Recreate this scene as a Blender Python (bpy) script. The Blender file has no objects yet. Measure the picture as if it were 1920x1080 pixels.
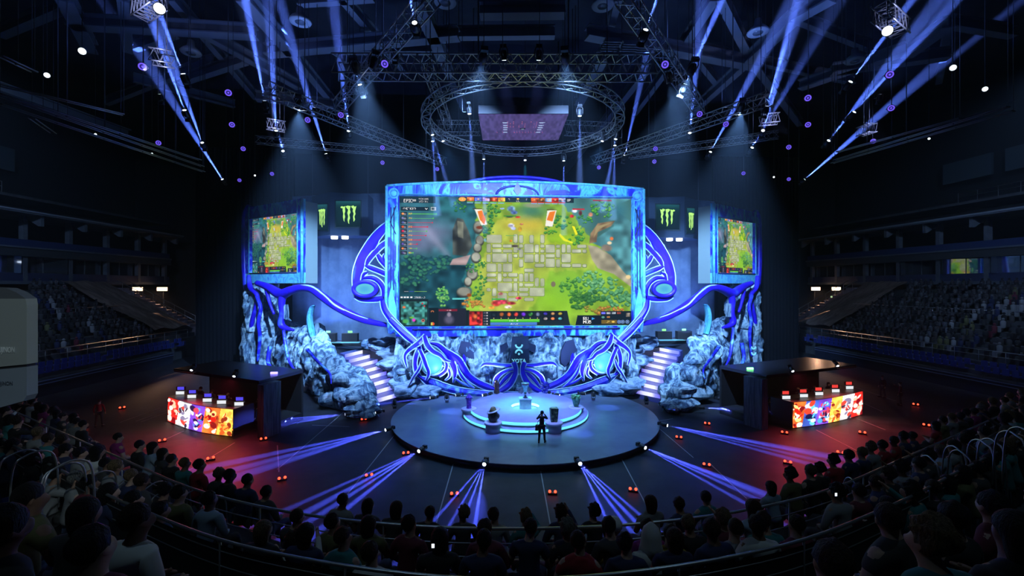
import bpy, bmesh, math, random
import numpy as np
from mathutils import Vector, Matrix, noise as mnoise

SC = bpy.context.scene
COL = SC.collection
PI = math.pi
random.seed(7)
RNG = np.random.RandomState(11)

# ------------------------------------------------------------------ camera
F = 830.0
CAM = Vector((-2.58, 0.0, 9.0))
YAW = 0.0583
HY = 535.0
cd = bpy.data.cameras.new('camera')
cam = bpy.data.objects.new('camera', cd)
COL.objects.link(cam)
cam.location = CAM
cam.rotation_euler = (PI / 2, 0, -YAW)
cd.sensor_width = 36.0
cd.lens = F / 1920 * 36.0
cd.shift_y = -(540 - HY) / 1920.0
cd.clip_start = 0.05
cd.clip_end = 400
SC.camera = cam

# ------------------------------------------------------------------ world, haze, exposure
w = bpy.data.worlds.new('arena_air')
SC.world = w
w.use_nodes = True
nt = w.node_tree
nt.nodes.clear()
wo = nt.nodes.new('ShaderNodeOutputWorld')
wb = nt.nodes.new('ShaderNodeBackground')
wb.inputs['Color'].default_value = (0.05, 0.12, 0.3, 1)
wb.inputs['Strength'].default_value = 0.012
vs = nt.nodes.new('ShaderNodeVolumeScatter')
vs.inputs['Color'].default_value = (0.62, 0.78, 1.0, 1)
vs.inputs['Density'].default_value = 0.0013
vs.inputs['Anisotropy'].default_value = 0.15
nt.links.new(wb.outputs[0], wo.inputs['Surface'])
nt.links.new(vs.outputs[0], wo.inputs['Volume'])

SC.view_settings.view_transform = 'Standard'
SC.view_settings.look = 'None'
SC.view_settings.exposure = 0.0
SC.view_settings.gamma = 1.0
SC.view_settings.use_curve_mapping = False
cy = SC.cycles
cy.use_denoising = True
cy.max_bounces = 5
cy.diffuse_bounces = 2
cy.glossy_bounces = 3
cy.transmission_bounces = 4
cy.transparent_max_bounces = 6
cy.volume_bounces = 0
cy.use_light_tree = True
cy.sample_clamp_indirect = 3.0
cy.caustics_reflective = False
cy.caustics_refractive = False

# ------------------------------------------------------------------ helpers
FWD = Vector((math.sin(YAW), math.cos(YAW), 0))
RGT = Vector((math.cos(YAW), -math.sin(YAW), 0))

def ray(px, py):
    return RGT * ((px - 960) / F) + FWD + Vector((0, 0, (HY - py) / F))

def P(px, py, y=None, z=None, D=None):
    """the point of the place that stands at this spot: on the plane y, on the level z, or at the distance D"""
    d = ray(px, py)
    if D is not None: t = D
    elif y is not None: t = (y - CAM.y) / d.y
    else: t = (z - CAM.z) / d.z
    return CAM + d * t

def PX(p):
    v = Vector(p) - CAM
    t = v.dot(FWD)
    return (960 + F * v.dot(RGT) / t, HY - F * v.z / t, t)

def mir(p):
    return Vector((-p[0], p[1], p[2]))

def spot(name, loc, target, energy, size_deg, color=(0.25, 0.35, 1.0), blend=0.3, radius=0.05, parent=None):
    l = bpy.data.lights.new(name, 'SPOT')
    l.energy = energy
    l.spot_size = math.radians(size_deg)
    l.spot_blend = blend
    l.color = color
    l.shadow_soft_size = radius
    o = bpy.data.objects.new(name, l)
    COL.objects.link(o)
    loc = Vector(loc)
    o.rotation_euler = (Vector(target) - loc).to_track_quat('-Z', 'Y').to_euler()
    o.location = loc
    if parent is not None:
        bpy.context.view_layer.update()
        o.parent = parent
        o.matrix_parent_inverse = parent.matrix_world.inverted()
    return o

# ---- materials
MATS = {}
def mat(name, color, rough=0.6, metal=0.0, emit=None, estr=1.0, spec=0.5):
    if name in MATS: return MATS[name]
    m = bpy.data.materials.new(name)
    m.use_nodes = True
    b = m.node_tree.nodes['Principled BSDF']
    b.inputs['Base Color'].default_value = (*color, 1)
    b.inputs['Roughness'].default_value = rough
    b.inputs['Metallic'].default_value = metal
    b.inputs['Specular IOR Level'].default_value = spec
    if emit:
        b.inputs['Emission Color'].default_value = (*emit, 1)
        b.inputs['Emission Strength'].default_value = estr
        if not name.startswith('cyan_led'): m.cycles.emission_sampling = 'NONE'
    MATS[name] = m
    return m

def noise_mat(name, cols, scale=2.0, rough=0.7, stretch=(1, 1, 1), detail=6, bump=0.0, spec=0.4, metal=0.0, distort=0.0, bscale=None, rot=(0,0,0)):
    """cols: [(pos, rgb), ...] over a noise field in object coordinates"""
    if name in MATS: return MATS[name]
    m = bpy.data.materials.new(name)
    m.use_nodes = True
    t = m.node_tree
    b = t.nodes['Principled BSDF']
    tc = t.nodes.new('ShaderNodeTexCoord')
    mp = t.nodes.new('ShaderNodeMapping')
    mp.inputs['Scale'].default_value = stretch
    mp.inputs['Rotation'].default_value = rot
    nz = t.nodes.new('ShaderNodeTexNoise')
    nz.inputs['Scale'].default_value = scale
    nz.inputs['Detail'].default_value = detail
    nz.inputs['Roughness'].default_value = 0.6
    nz.inputs['Distortion'].default_value = distort
    cr = t.nodes.new('ShaderNodeValToRGB')
    e = cr.color_ramp.elements
    while len(e) > 1: e.remove(e[-1])
    e[0].position = cols[0][0]; e[0].color = (*cols[0][1], 1)
    for p, c in cols[1:]:
        k = e.new(p); k.color = (*c, 1)
    t.links.new(tc.outputs['Object'], mp.inputs['Vector'])
    t.links.new(mp.outputs['Vector'], nz.inputs['Vector'])
    t.links.new(nz.outputs['Fac'], cr.inputs['Fac'])
    t.links.new(cr.outputs['Color'], b.inputs['Base Color'])
    b.inputs['Roughness'].default_value = rough
    b.inputs['Specular IOR Level'].default_value = spec
    b.inputs['Metallic'].default_value = metal
    if bump:
        bp = t.nodes.new('ShaderNodeBump')
        bp.inputs['Strength'].default_value = bump
        bp.inputs['Distance'].default_value = 0.1
        if bscale:
            n2 = t.nodes.new('ShaderNodeTexNoise')
            n2.inputs['Scale'].default_value = bscale
            n2.inputs['Detail'].default_value = 5
            t.links.new(mp.outputs['Vector'], n2.inputs['Vector'])
            t.links.new(n2.outputs['Fac'], bp.inputs['Height'])
        else:
            t.links.new(nz.outputs['Fac'], bp.inputs['Height'])
        t.links.new(bp.outputs['Normal'], b.inputs['Normal'])
    MATS[name] = m
    return m

def screen_mat(name, estr=1.0):
    if name in MATS: return MATS[name]
    m = bpy.data.materials.new(name)
    m.use_nodes = True
    t = m.node_tree
    t.nodes.clear()
    o = t.nodes.new('ShaderNodeOutputMaterial')
    e = t.nodes.new('ShaderNodeEmission')
    a = t.nodes.new('ShaderNodeAttribute')
    a.attribute_name = 'Col'
    e.inputs['Strength'].default_value = estr
    t.links.new(a.outputs['Color'], e.inputs['Color'])
    t.links.new(e.outputs[0], o.inputs['Surface'])
    m.cycles.emission_sampling = 'NONE'
    MATS[name] = m
    return m

# ---- objects
def tag(o, label=None, cat=None, group=None, kind=None):
    if label: o['label'] = label
    if cat: o['category'] = cat
    if group: o['group'] = group
    if kind: o['kind'] = kind
    return o

def empty(name, loc=(0, 0, 0), rz=0.0, label=None, cat=None, group=None, kind=None, sc=None):
    o = bpy.data.objects.new(name, None)
    o.empty_display_size = 0.1
    COL.objects.link(o)
    o.location = loc
    o.rotation_euler = (0, 0, rz)
    if sc: o.scale = (sc, sc, sc)
    return tag(o, label, cat, group, kind)

class MB:
    """collects geometry for ONE mesh"""
    def __init__(s): s.v = []; s.f = []; s.smooth = []
    def add(s, verts, faces, smooth=False, M=None):
        n = len(s.v)
        if M is not None: verts = [M @ Vector(p) for p in verts]
        s.v.extend([tuple(p) for p in verts])
        s.f.extend([tuple(i + n for i in f) for f in faces])
        s.smooth.extend([smooth] * len(faces))
        return s
    def box(s, c, d, rz=0.0, M=None, taper=1.0):
        x, y, z = d[0] / 2, d[1] / 2, d[2] / 2
        vs = [(-x, -y, -z), (x, -y, -z), (x, y, -z), (-x, y, -z), (-x * taper, -y * taper, z), (x * taper, -y * taper, z), (x * taper, y * taper, z), (-x * taper, y * taper, z)]
        R = Matrix.Rotation(rz, 4, 'Z')
        vs = [R @ Vector(p) + Vector(c) for p in vs]
        return s.add(vs, [(0, 3, 2, 1), (4, 5, 6, 7), (0, 1, 5, 4), (1, 2, 6, 5), (2, 3, 7, 6), (3, 0, 4, 7)], M=M)
    def bar(s, a, b, r, n=6, r2=None, cap=True, smooth=True):
        """round bar from a to b"""
        a = Vector(a); b = Vector(b)
        return s.tube([a, b], [r, r if r2 is None else r2], n, cap, smooth)
    def tube(s, pts, radii, n=8, cap=True, smooth=True, closed=False, flat=1.0, up=None, jag=None):
        """sweep of an ellipse (radius r across, r*flat deep) along pts"""
        pts = [Vector(p) for p in pts]
        if not hasattr(radii, '__len__'): radii = [radii] * len(pts)
        N = len(pts)
        rings = []
        prev = None
        for i, p in enumerate(pts):
            if closed: t = pts[(i + 1) % N] - pts[i - 1]
            else: t = pts[min(i + 1, N - 1)] - pts[max(i - 1, 0)]
            if t.length < 1e-9: t = Vector((0, 0, 1))
            t.normalize()
            if up is not None:
                u = Vector(up) if not callable(up) else Vector(up(p))
                a = u - t * u.dot(t)
                if a.length < 1e-6: a = t.orthogonal()
            elif prev is None:
                a = t.orthogonal() if abs(t.z) > 0.9 else Vector((0, 0, 1)) - t * t.z
            else:
                a = prev - t * prev.dot(t)
                if a.length < 1e-6: a = t.orthogonal()
            a.normalize(); prev = a
            bvec = t.cross(a)
            r = radii[i]
            ring = []
            for k in range(n):
                th = 2 * PI * (k + 0.5) / n
                ring.append(p + bvec * (r * math.cos(th)) + a * (r * flat * math.sin(th)))
            rings.append(ring)
        vs = [v for ring in rings for v in ring]
        fs = []
        for i in range(N if closed else N - 1):
            j = (i + 1) % N
            for k in range(n):
                l = (k + 1) % n
                fs.append((i * n + k, j * n + k, j * n + l, i * n + l))
        if cap and not closed:
            fs.append(tuple(range(n)))
            fs.append(tuple((N - 1) * n + k for k in reversed(range(n))))
        return s.add(vs, fs, smooth)
    def lathe(s, prof, n=32, c=(0, 0, 0), smooth=True, a0=0.0, a1=2 * PI, M=None, caps=True):
        """prof: [(r, z), ...] from bottom to top"""
        full = abs(a1 - a0 - 2 * PI) < 1e-6
        cols = n if full else n + 1
        vs = []
        for (r, z) in prof:
            for k in range(cols):
                a = a0 + (a1 - a0) * k / n
                vs.append(Vector((c[0] + r * math.cos(a), c[1] + r * math.sin(a), c[2] + z)))
        fs = []
        for i in range(len(prof) - 1):
            for k in range(n):
                l = (k + 1) % cols
                fs.append((i * cols + k, i * cols + l, (i + 1) * cols + l, (i + 1) * cols + k))
        if full and caps:
            if prof[0][0] > 1e-6: fs.append(tuple(reversed(range(cols))))
            if prof[-1][0] > 1e-6: fs.append(tuple((len(prof) - 1) * cols + k for k in range(cols)))
        return s.add(vs, fs, smooth, M)
    def prism(s, poly, depth, M=None, bev=0.0):
        """poly in xz, extruded along +y by depth"""
        n = len(poly)
        area = sum(poly[i][0] * poly[(i + 1) % n][1] - poly[(i + 1) % n][0] * poly[i][1] for i in range(n))
        if area < 0: poly = poly[::-1]
        vs = [(p[0], 0, p[1]) for p in poly] + [(p[0], depth, p[1]) for p in poly]
        fs = [tuple(range(n)), tuple(n + k for k in reversed(range(n)))]
        for k in range(n):
            l = (k + 1) % n
            fs.append((k, n + k, n + l, l))
        return s.add(vs, fs, False, M)
    def sphere(s, c, r, n=12, m=8, sc=(1, 1, 1), M=None, smooth=True):
        vs = [Vector((0, 0, -r))]
        for i in range(1, m):
            ph = -PI / 2 + PI * i / m
            for k in range(n):
                a = 2 * PI * k / n
                vs.append(Vector((r * math.cos(ph) * math.cos(a), r * math.cos(ph) * math.sin(a), r * math.sin(ph))))
        vs.append(Vector((0, 0, r)))
        vs = [Vector((v.x * sc[0] + c[0], v.y * sc[1] + c[1], v.z * sc[2] + c[2])) for v in vs]
        fs = []
        for k in range(n):
            fs.append((0, 1 + (k + 1) % n, 1 + k))
        for i in range(m - 2):
            for k in range(n):
                l = (k + 1) % n
                a = 1 + i * n
                fs.append((a + k, a + l, a + n + l, a + n + k))
        top = len(vs) - 1
        a = 1 + (m - 2) * n
        for k in range(n):
            fs.append((a + k, a + (k + 1) % n, top))
        return s.add(vs, fs, smooth, M)
    def mesh(s, name):
        me = bpy.data.meshes.new(name)
        me.from_pydata(s.v, [], s.f)
        me.polygons.foreach_set('use_smooth', s.smooth)
        me.update()
        return me
    def build(s, name, m, parent=None, local=False, label=None, cat=None, group=None, kind=None):
        """one mesh object; geometry is in world coordinates unless local; the origin moves to the geometry's base"""
        me = s.mesh(name)
        if m is not None: me.materials.append(m)
        o = bpy.data.objects.new(name, me)
        COL.objects.link(o)
        if parent is not None:
            o.parent = parent
            if not local:
                pm = Matrix.Translation(parent.location) @ parent.rotation_euler.to_matrix().to_4x4() @ Matrix.Diagonal((*parent.scale, 1))
                me.transform(pm.inverted())
        elif not local and s.v:
            a = np.array(s.v)
            c = Vector(((a[:, 0].min() + a[:, 0].max()) / 2, (a[:, 1].min() + a[:, 1].max()) / 2, a[:, 2].min()))
            me.transform(Matrix.Translation(-c))
            o.location = c
        return tag(o, label, cat, group, kind)

KIDS = {}
def dup(o, loc=None, rz=None, parent=None, label=None, cat=None, group=None, sc=None, kids=None):
    """a copy of a thing, its parts and sub-parts"""
    c = o.copy()
    COL.objects.link(c)
    if parent is not None: c.parent = parent
    if loc is not None: c.location = loc
    if rz is not None: c.rotation_euler = (c.rotation_euler[0], c.rotation_euler[1], rz)
    if sc is not None: c.scale = (sc, sc, sc) if not hasattr(sc, '__len__') else sc
    tag(c, label, cat, group)
    for ch in (kids if kids is not None else list(o.children)):
        dup(ch, parent=c)
    return c

def grid_faces(nu, nv, off=0):
    return [(off + i * nv + j, off + i * nv + j + 1, off + (i + 1) * nv + j + 1, off + (i + 1) * nv + j) for i in range(nu - 1) for j in range(nv - 1)]

def smoothpath(pts, n=6):
    """Catmull-Rom through points of any dimension"""
    pts = [tuple(p) for p in pts]
    out = []
    N = len(pts)
    for i in range(N - 1):
        p0 = pts[max(i - 1, 0)]; p1 = pts[i]; p2 = pts[i + 1]; p3 = pts[min(i + 2, N - 1)]
        for k in range(n):
            t = k / n
            out.append(tuple(0.5 * ((2 * b) + (-a + c) * t + (2 * a - 5 * b + 4 * c - d) * t * t + (-a + 3 * b - 3 * c + d) * t ** 3) for a, b, c, d in zip(p0, p1, p2, p3)))
    out.append(pts[-1])
    return out
# ================================================================== THE FLOOR AND THE ROUND STAGE
def build_floor():
    m = noise_mat('arena_floor_paint', [(0.35, (0.022, 0.024, 0.03)), (0.65, (0.04, 0.042, 0.05))], scale=0.8, rough=0.55, detail=8, bump=0.03, spec=0.2)
    b = MB()
    b.add([(-60, -7, 0), (60, -7, 0), (60, 76, 0), (-60, 76, 0)], [(0, 1, 2, 3)])
    b.build('floor', m, kind='structure')
    # tape lines laid on the floor
    lm = mat('floor_tape', (0.42, 0.40, 0.40), 0.6)
    b = MB()
    def line(a, c, wd=0.05):
        a = Vector(a); c = Vector(c)
        d = (c - a); L = d.length; d.normalize()
        s = Vector((-d.y, d.x, 0)) * wd / 2
        z = Vector((0, 0, 0.004))
        vs = [a - s, c - s, c + s, a + s]
        vs = [Vector((v.x, v.y, 0)) + z for v in vs] + [Vector((v.x, v.y, 0.0)) for v in vs]
        b.add(vs, [(0, 1, 2, 3), (0, 4, 5, 1), (1, 5, 6, 2), (2, 6, 7, 3), (3, 7, 4, 0)])
    L = [((852, 862), (817, 985)), ((1012, 873), (1032, 985)), ((1160, 850), (1232, 985)), ((740, 815), (625, 960)), ((645, 772), (520, 880)),
         ((225, 792), (300, 765)), ((265, 791), (312, 774)), ((330, 897), (440, 830)), ((270, 842), (345, 808)),
         ((1232, 800), (1300, 858)), ((1330, 868), (1400, 935)), ((1232, 790), (1262, 785)), ((1530, 806), (1640, 862)), ((1607, 785), (1660, 806)),
         ((1617, 755), (1655, 772)), ((1600, 725), (1680, 752)), ((585, 797), (655, 800)), ((520, 835), (523, 885)), ((255, 790), (315, 768))]
    for p, q in L:
        line(P(*p, z=0), P(*q, z=0))
    b.build('floor_line_markings', lm, kind='structure')
build_floor()

DC = Vector((0.0, 30.0, 0.0))     # centre of the round stage
ZD = 0.35                         # its top
def build_disc():
    m = noise_mat('stage_deck_sheen', [(0.4, (0.16, 0.20, 0.28)), (0.62, (0.22, 0.27, 0.34))], scale=0.5, rough=0.3, detail=4, bump=0.01)
    t = empty('stage_platform', DC, 0, 'large low round stage deck in front of the giant screen, dark satin top', 'stage')
    b = MB(); b.lathe([(0.0, 0.30), (8.75, 0.30), (8.75, ZD), (0.0, ZD)], 128, DC, smooth=False); b.build('deck', m, t)
    b = MB(); b.lathe([(8.68, 0.0), (8.68, 0.299)], 128, DC, smooth=True); b.build('rim', mat('black_skirt', (0.012, 0.012, 0.015), 0.7), t)
    # inner two-step platform
    PC = DC + Vector((0.05, -0.3, ZD))
    pm = noise_mat('white_gloss_platform', [(0.4, (0.34, 0.36, 0.62)), (0.6, (0.40, 0.42, 0.70))], scale=1.0, rough=0.25)  # presumed white; blue of the stage lighting is mixed into its colour
    t = empty('podium', PC, 0, 'glowing two-step round podium at the centre of the stage with cyan light strips', 'podium')
    R0, R1 = 4.15, 3.72
    b = MB(); b.lathe([(R0 - 0.12, 0), (R0 - 0.12, 0.08), (R0, 0.1), (R0, 0.26), (R1 - 0.1, 0.26)], 96, PC, smooth=False); b.build('lower_step', pm, t)
    b = MB(); b.lathe([(R1 - 0.1, 0.26), (R1 - 0.1, 0.40), (R1, 0.42), (R1, 0.56), (0.95, 0.56), (0.95, 0.3), (0.0, 0.3)], 96, PC, smooth=False); b.build('upper_step', pm, t)
    glow = mat('cyan_led_strip', (0.1, 0.3, 0.4), 0.5, emit=(0.16, 0.78, 1.0), estr=1.15)
    b = MB(); b.lathe([(R0 + 0.012, 0.10), (R0 + 0.02, 0.12), (R0 + 0.02, 0.23), (R0 + 0.0, 0.25)], 96, PC, caps=False); b.build('lower_light_strip', glow, t)
    b = MB(); b.lathe([(R1 + 0.01, 0.38), (R1 + 0.02, 0.40), (R1 + 0.02, 0.54), (R1, 0.56)], 96, PC, caps=False); b.build('upper_light_strip', glow, t)
    b = MB(); b.lathe([(0.94, 0.34), (0.935, 0.36), (0.935, 0.50), (0.94, 0.53)], 64, PC, caps=False); b.build('well_light_strip', mat('cyan_led_well', (0.1, 0.3, 0.4), 0.5, emit=(0.2, 0.8, 1.0), estr=4.0), t)
    # well contents: small pale boxes beside the plinth
    tz = PC + Vector((0, 0, 0.30))
    # central square plinth
    pl = empty('plinth', tz, 0, 'grey square plinth rising from the lit well of the podium', 'plinth')
    b = MB(); b.box(tz + Vector((0, 0, 0.36)), (0.76, 0.62, 0.72)); b.build('column', noise_mat('plinth_steel', [(0.4, (0.22, 0.23, 0.33)), (0.6, (0.3, 0.31, 0.42))], scale=3, rough=0.4, metal=0.3), pl)
    b = MB(); b.box(tz + Vector((0, 0, 0.745)), (0.86, 0.72, 0.05)); b.build('top_plate', mat('plinth_top', (0.5, 0.6, 0.75), 0.3), pl)
    return PC
PC = build_disc()
TOPZ = PC.z + 0.56

# ---- round pedestals with trophies
def pedestal(x, y, r, h, label):
    c = Vector((x, y, ZD))
    t = empty('display_pedestal', c, 0, label, 'pedestal', 'round display pedestals around the podium')
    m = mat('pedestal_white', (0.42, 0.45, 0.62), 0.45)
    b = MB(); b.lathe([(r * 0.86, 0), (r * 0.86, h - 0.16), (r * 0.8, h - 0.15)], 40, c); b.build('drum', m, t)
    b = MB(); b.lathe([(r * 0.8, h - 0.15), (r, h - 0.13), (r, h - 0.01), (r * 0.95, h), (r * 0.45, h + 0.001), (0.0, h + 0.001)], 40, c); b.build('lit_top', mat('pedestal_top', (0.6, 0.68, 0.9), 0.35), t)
    return c + Vector((0, 0, h))

def rock_lump(b, c, sx, sy, sz, seed, n=10, m=8, amp=0.25, smooth=False, taper=0.0):
    vs0 = len(b.v)
    tmp = MB(); tmp.sphere((0, 0, 0), 1.0, n, m)
    out = []
    for v in tmp.v:
        v = Vector(v)
        k = 1 + amp * mnoise.noise(v * 1.3 + Vector((seed * 3.1, seed * 1.7, seed)))
        q = v * k
        tz = 1 - taper * (q.z * 0.5 + 0.5)
        out.append((c[0] + q.x * sx * tz, c[1] + q.y * sy * tz, c[2] + (q.z + 1) * sz))
    b.add(out, tmp.f, smooth)

def build_pedestals():
    spec = [
        ('front_hat', (924, 815), 0.52, 0.62, 'white round pedestal carrying the dark lump with a tilted hat brim'),
        ('front_block', (1040, 815), 0.52, 0.62, 'white round pedestal beside the photographer carrying the green-black stone block'),
        ('west', (878, 786), 0.50, 0.60, 'white round pedestal carrying the purple hooded figure'),
        ('east', (1082, 783), 0.50, 0.60, 'white round pedestal carrying the bright green crystals'),
        ('nw', (931, 752), 0.52, 0.45, 'white round pedestal behind the podium carrying the dark brown figure'),
        ('ne', (1023, 751), 0.52, 0.45, 'white round pedestal behind the podium carrying the shiny blue cluster'),
    ]
    tops = {}
    for k, (px, py), r, h, lab in spec:
        c = P(px, py, z=ZD)
        # the foot mark is the near edge of the drum
        c = c + FWD * r * 0.86
        tops[k] = pedestal(c.x, c.y, r, h, lab)
    # dark lump with a tilted brim
    c = tops['front_hat']
    t = empty('trophy_figure', c, 0, 'squat dark trophy figure with a tilted pale hat brim on the front pedestal', 'trophy', 'trophies on the pedestals')
    dk = noise_mat('dark_bronze', [(0.35, (0.02, 0.03, 0.035)), (0.65, (0.12, 0.14, 0.11))], scale=4, rough=0.35, bump=0.4)
    b = MB(); b.lathe([(0.28, 0.0), (0.42, 0.12), (0.56, 0.45), (0.54, 0.8), (0.40, 1.1), (0.28, 1.25)], 20, c); rock_lump(b, c + Vector((0.45, 0, 0.3)), 0.22, 0.3, 0.3, 2); b.build('body', dk, t)
    b = MB(); b.lathe([(0.06, 1.55), (0.14, 1.6), (0.24, 1.5), (0.34, 1.3), (0.38, 1.12)][::-1], 18, c); b.build('hat_crown', noise_mat('old_gold', [(0.35, (0.08, 0.09, 0.03)), (0.65, (0.3, 0.28, 0.1))], scale=5, rough=0.4), t)
    b = MB(); M = Matrix.Translation(c + Vector((0.05, 0, 1.12))) @ Matrix.Rotation(math.radians(-18), 4, 'Y'); b.lathe([(0.3, -0.02), (0.74, 0.0), (0.74, 0.05), (0.3, 0.06)], 24, (0, 0, 0), M=M); b.build('hat_brim', mat('pale_brim', (0.5, 0.6, 0.55), 0.4), t)
    # stone block
    c = tops['front_block']
    gm = noise_mat('green_black_stone', [(0.38, (0.01, 0.02, 0.02)), (0.52, (0.03, 0.09, 0.06)), (0.6, (0.25, 0.4, 0.2))], scale=3.2, rough=0.3, bump=0.5)
    t = empty('trophy_block', c, 0, 'tall green and black stone trophy block on the pedestal beside the photographer', 'trophy', 'trophies on the pedestals')
    b = MB(); b.box(c + Vector((0, 0, 0.06)), (0.66, 0.5, 0.12)); b.build('foot', gm, t)
    b = MB(); b.box(c + Vector((0, 0, 0.75)), (0.66, 0.56, 1.28), rz=0.1, taper=1.28); b.build('block', gm, t)
    b = MB(); rock_lump(b, c + Vector((0.0, 0, 1.36)), 0.45, 0.38, 0.09, 5); b.build('cap', noise_mat('pale_green_stone', [(0.4, (0.1, 0.25, 0.12)), (0.6, (0.35, 0.55, 0.3))], scale=6), t)
    # purple hooded figure
    c = tops['west']
    vm = noise_mat('purple_crystal', [(0.4, (0.08, 0.03, 0.5)), (0.6, (0.25, 0.12, 0.85))], scale=4, rough=0.2)
    t = empty('trophy_figure', c, 0, 'slim purple hooded trophy figure on the pedestal', 'trophy', 'trophies on the pedestals')
    b = MB(); b.lathe([(0.3, 0.0), (0.26, 0.3), (0.3, 0.9), (0.34, 1.15), (0.2, 1.3)], 8, c, smooth=False); b.build('robe', vm, t)
    b = MB(); b.lathe([(0.36, 1.15), (0.38, 1.25), (0.2, 1.5), (0.06, 1.72), (0.0, 1.78)], 8, c, smooth=False); b.add([c + Vector(p) for p in ((-0.5, 0, 1.1), (0.5, 0, 1.1), (0, -0.1, 1.45), (0, 0.2, 1.2))], [(0, 1, 2), (0, 3, 1), (0, 2, 3), (1, 3, 2)]); b.build('hood', vm, t)
    # green crystals
    c = tops['east']
    t = empty('trophy_crystals', c, 0, 'bright green crystal trophy on the pedestal', 'trophy', 'trophies on the pedestals')
    b = MB(); b.lathe([(0.25, 0.0), (0.38, 0.35), (0.48, 0.85), (0.3, 1.1)], 6, c, smooth=False); b.build('stem_block', noise_mat('deep_green_glass', [(0.4, (0.03, 0.2, 0.12)), (0.6, (0.15, 0.5, 0.3))], scale=4, rough=0.2), t)
    gm2 = noise_mat('bright_green_stone', [(0.4, (0.08, 0.55, 0.15)), (0.6, (0.35, 0.9, 0.4))], scale=5, rough=0.3)
    for i, (dx, dz, s) in enumerate([(-0.28, 0.95, 0.42), (0.28, 0.9, 0.36), (0.05, 0.7, 0.3)]):
        b = MB(); rock_lump(b, c + Vector((dx, -0.1, dz)), s * 0.8, s * 0.7, s * 0.72, 3 + i, 7, 5, 0.6); b.build('crystal', gm2, t)
    # brown figure behind
    c = tops['nw']
    bm_ = noise_mat('dark_brown_bronze', [(0.4, (0.02, 0.012, 0.02)), (0.6, (0.14, 0.06, 0.04))], scale=4, rough=0.35, bump=0.4)
    t = empty('trophy_figure', c, 0, 'dark brown caped trophy figure on the pedestal behind the podium', 'trophy', 'trophies on the pedestals')
    b = MB(); b.lathe([(0.2, 0.0), (0.42, 0.12), (0.36, 0.5), (0.28, 0.8), (0.42, 1.15), (0.3, 1.5), (0.22, 1.55)], 14, c); b.build('body', bm_, t)
    b = MB(); rock_lump(b, c + Vector((-0.1, 0, 1.5)), 0.25, 0.22, 0.2, 9); b.build('head', bm_, t)
    # blue cluster
    c = tops['ne']
    bl = noise_mat('blue_chrome', [(0.4, (0.03, 0.03, 0.6)), (0.55, (0.1, 0.1, 0.9)), (0.66, (0.8, 0.75, 1.0))], scale=3, rough=0.12, bump=0.6, metal=0.4)
    t = empty('trophy_cluster', c, 0, 'shiny blue knobbly trophy cluster on the pedestal behind the podium', 'trophy', 'trophies on the pedestals')
    b = MB(); b.lathe([(0.3, 0.0), (0.45, 0.2), (0.3, 0.5)], 10, c); b.build('base', bl, t)
    for i, (dx, dz, s) in enumerate([(-0.35, 0.5, 0.4), (0.35, 0.5, 0.4), (0.0, 0.85, 0.48), (-0.4, 1.1, 0.22), (0.38, 1.05, 0.25), (0.0, 0.4, 0.42)]):
        b = MB(); rock_lump(b, c + Vector((dx, -0.05, dz)), s * 0.8, s * 0.7, s * 0.75, 13 + i, 10, 7, 0.5, True); b.build('lobe', bl, t)
    # silver trophy on the plinth
    c = PC + Vector((0, 0, 0.30 + 0.771))
    st = noise_mat('silver_trophy', [(0.4, (0.3, 0.4, 0.5)), (0.6, (0.8, 0.9, 1.0))], scale=3, rough=0.15, metal=0.8)
    t = empty('silver_trophy', c, 0, 'silver winged trophy cup on the square plinth', 'trophy')
    b = MB(); b.lathe([(0.34, 0), (0.34, 0.1), (0.16, 0.2), (0.14, 0.55), (0.22, 0.7)], 20, c); b.build('foot', st, t)
    b = MB(); b.lathe([(0.22, 0.7), (0.3, 1.0), (0.35, 1.35), (0.52, 1.7), (0.56, 1.95), (0.5, 2.05), (0.2, 2.08)], 20, c); b.build('cup', st, t)
    for s in (-1, 1):
        b = MB()
        b.prism([(s * 0.2, 0.9), (s * 0.5, 0.5), (s * 0.95, 0.75), (s * 0.9, 1.1), (s * 0.4, 1.6)], 0.12, Matrix.Translation(c + Vector((0, -0.06, 0))))
        b.build('wing', st, t)
build_pedestals()
for o in list(COL.objects):
    if o.parent is None and (o.name.startswith('trophy_') or o.name.startswith('silver_trophy')):
        k = 0.50 if o.name.startswith('silver') else 0.56
        o.scale = (k, k, k)
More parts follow.
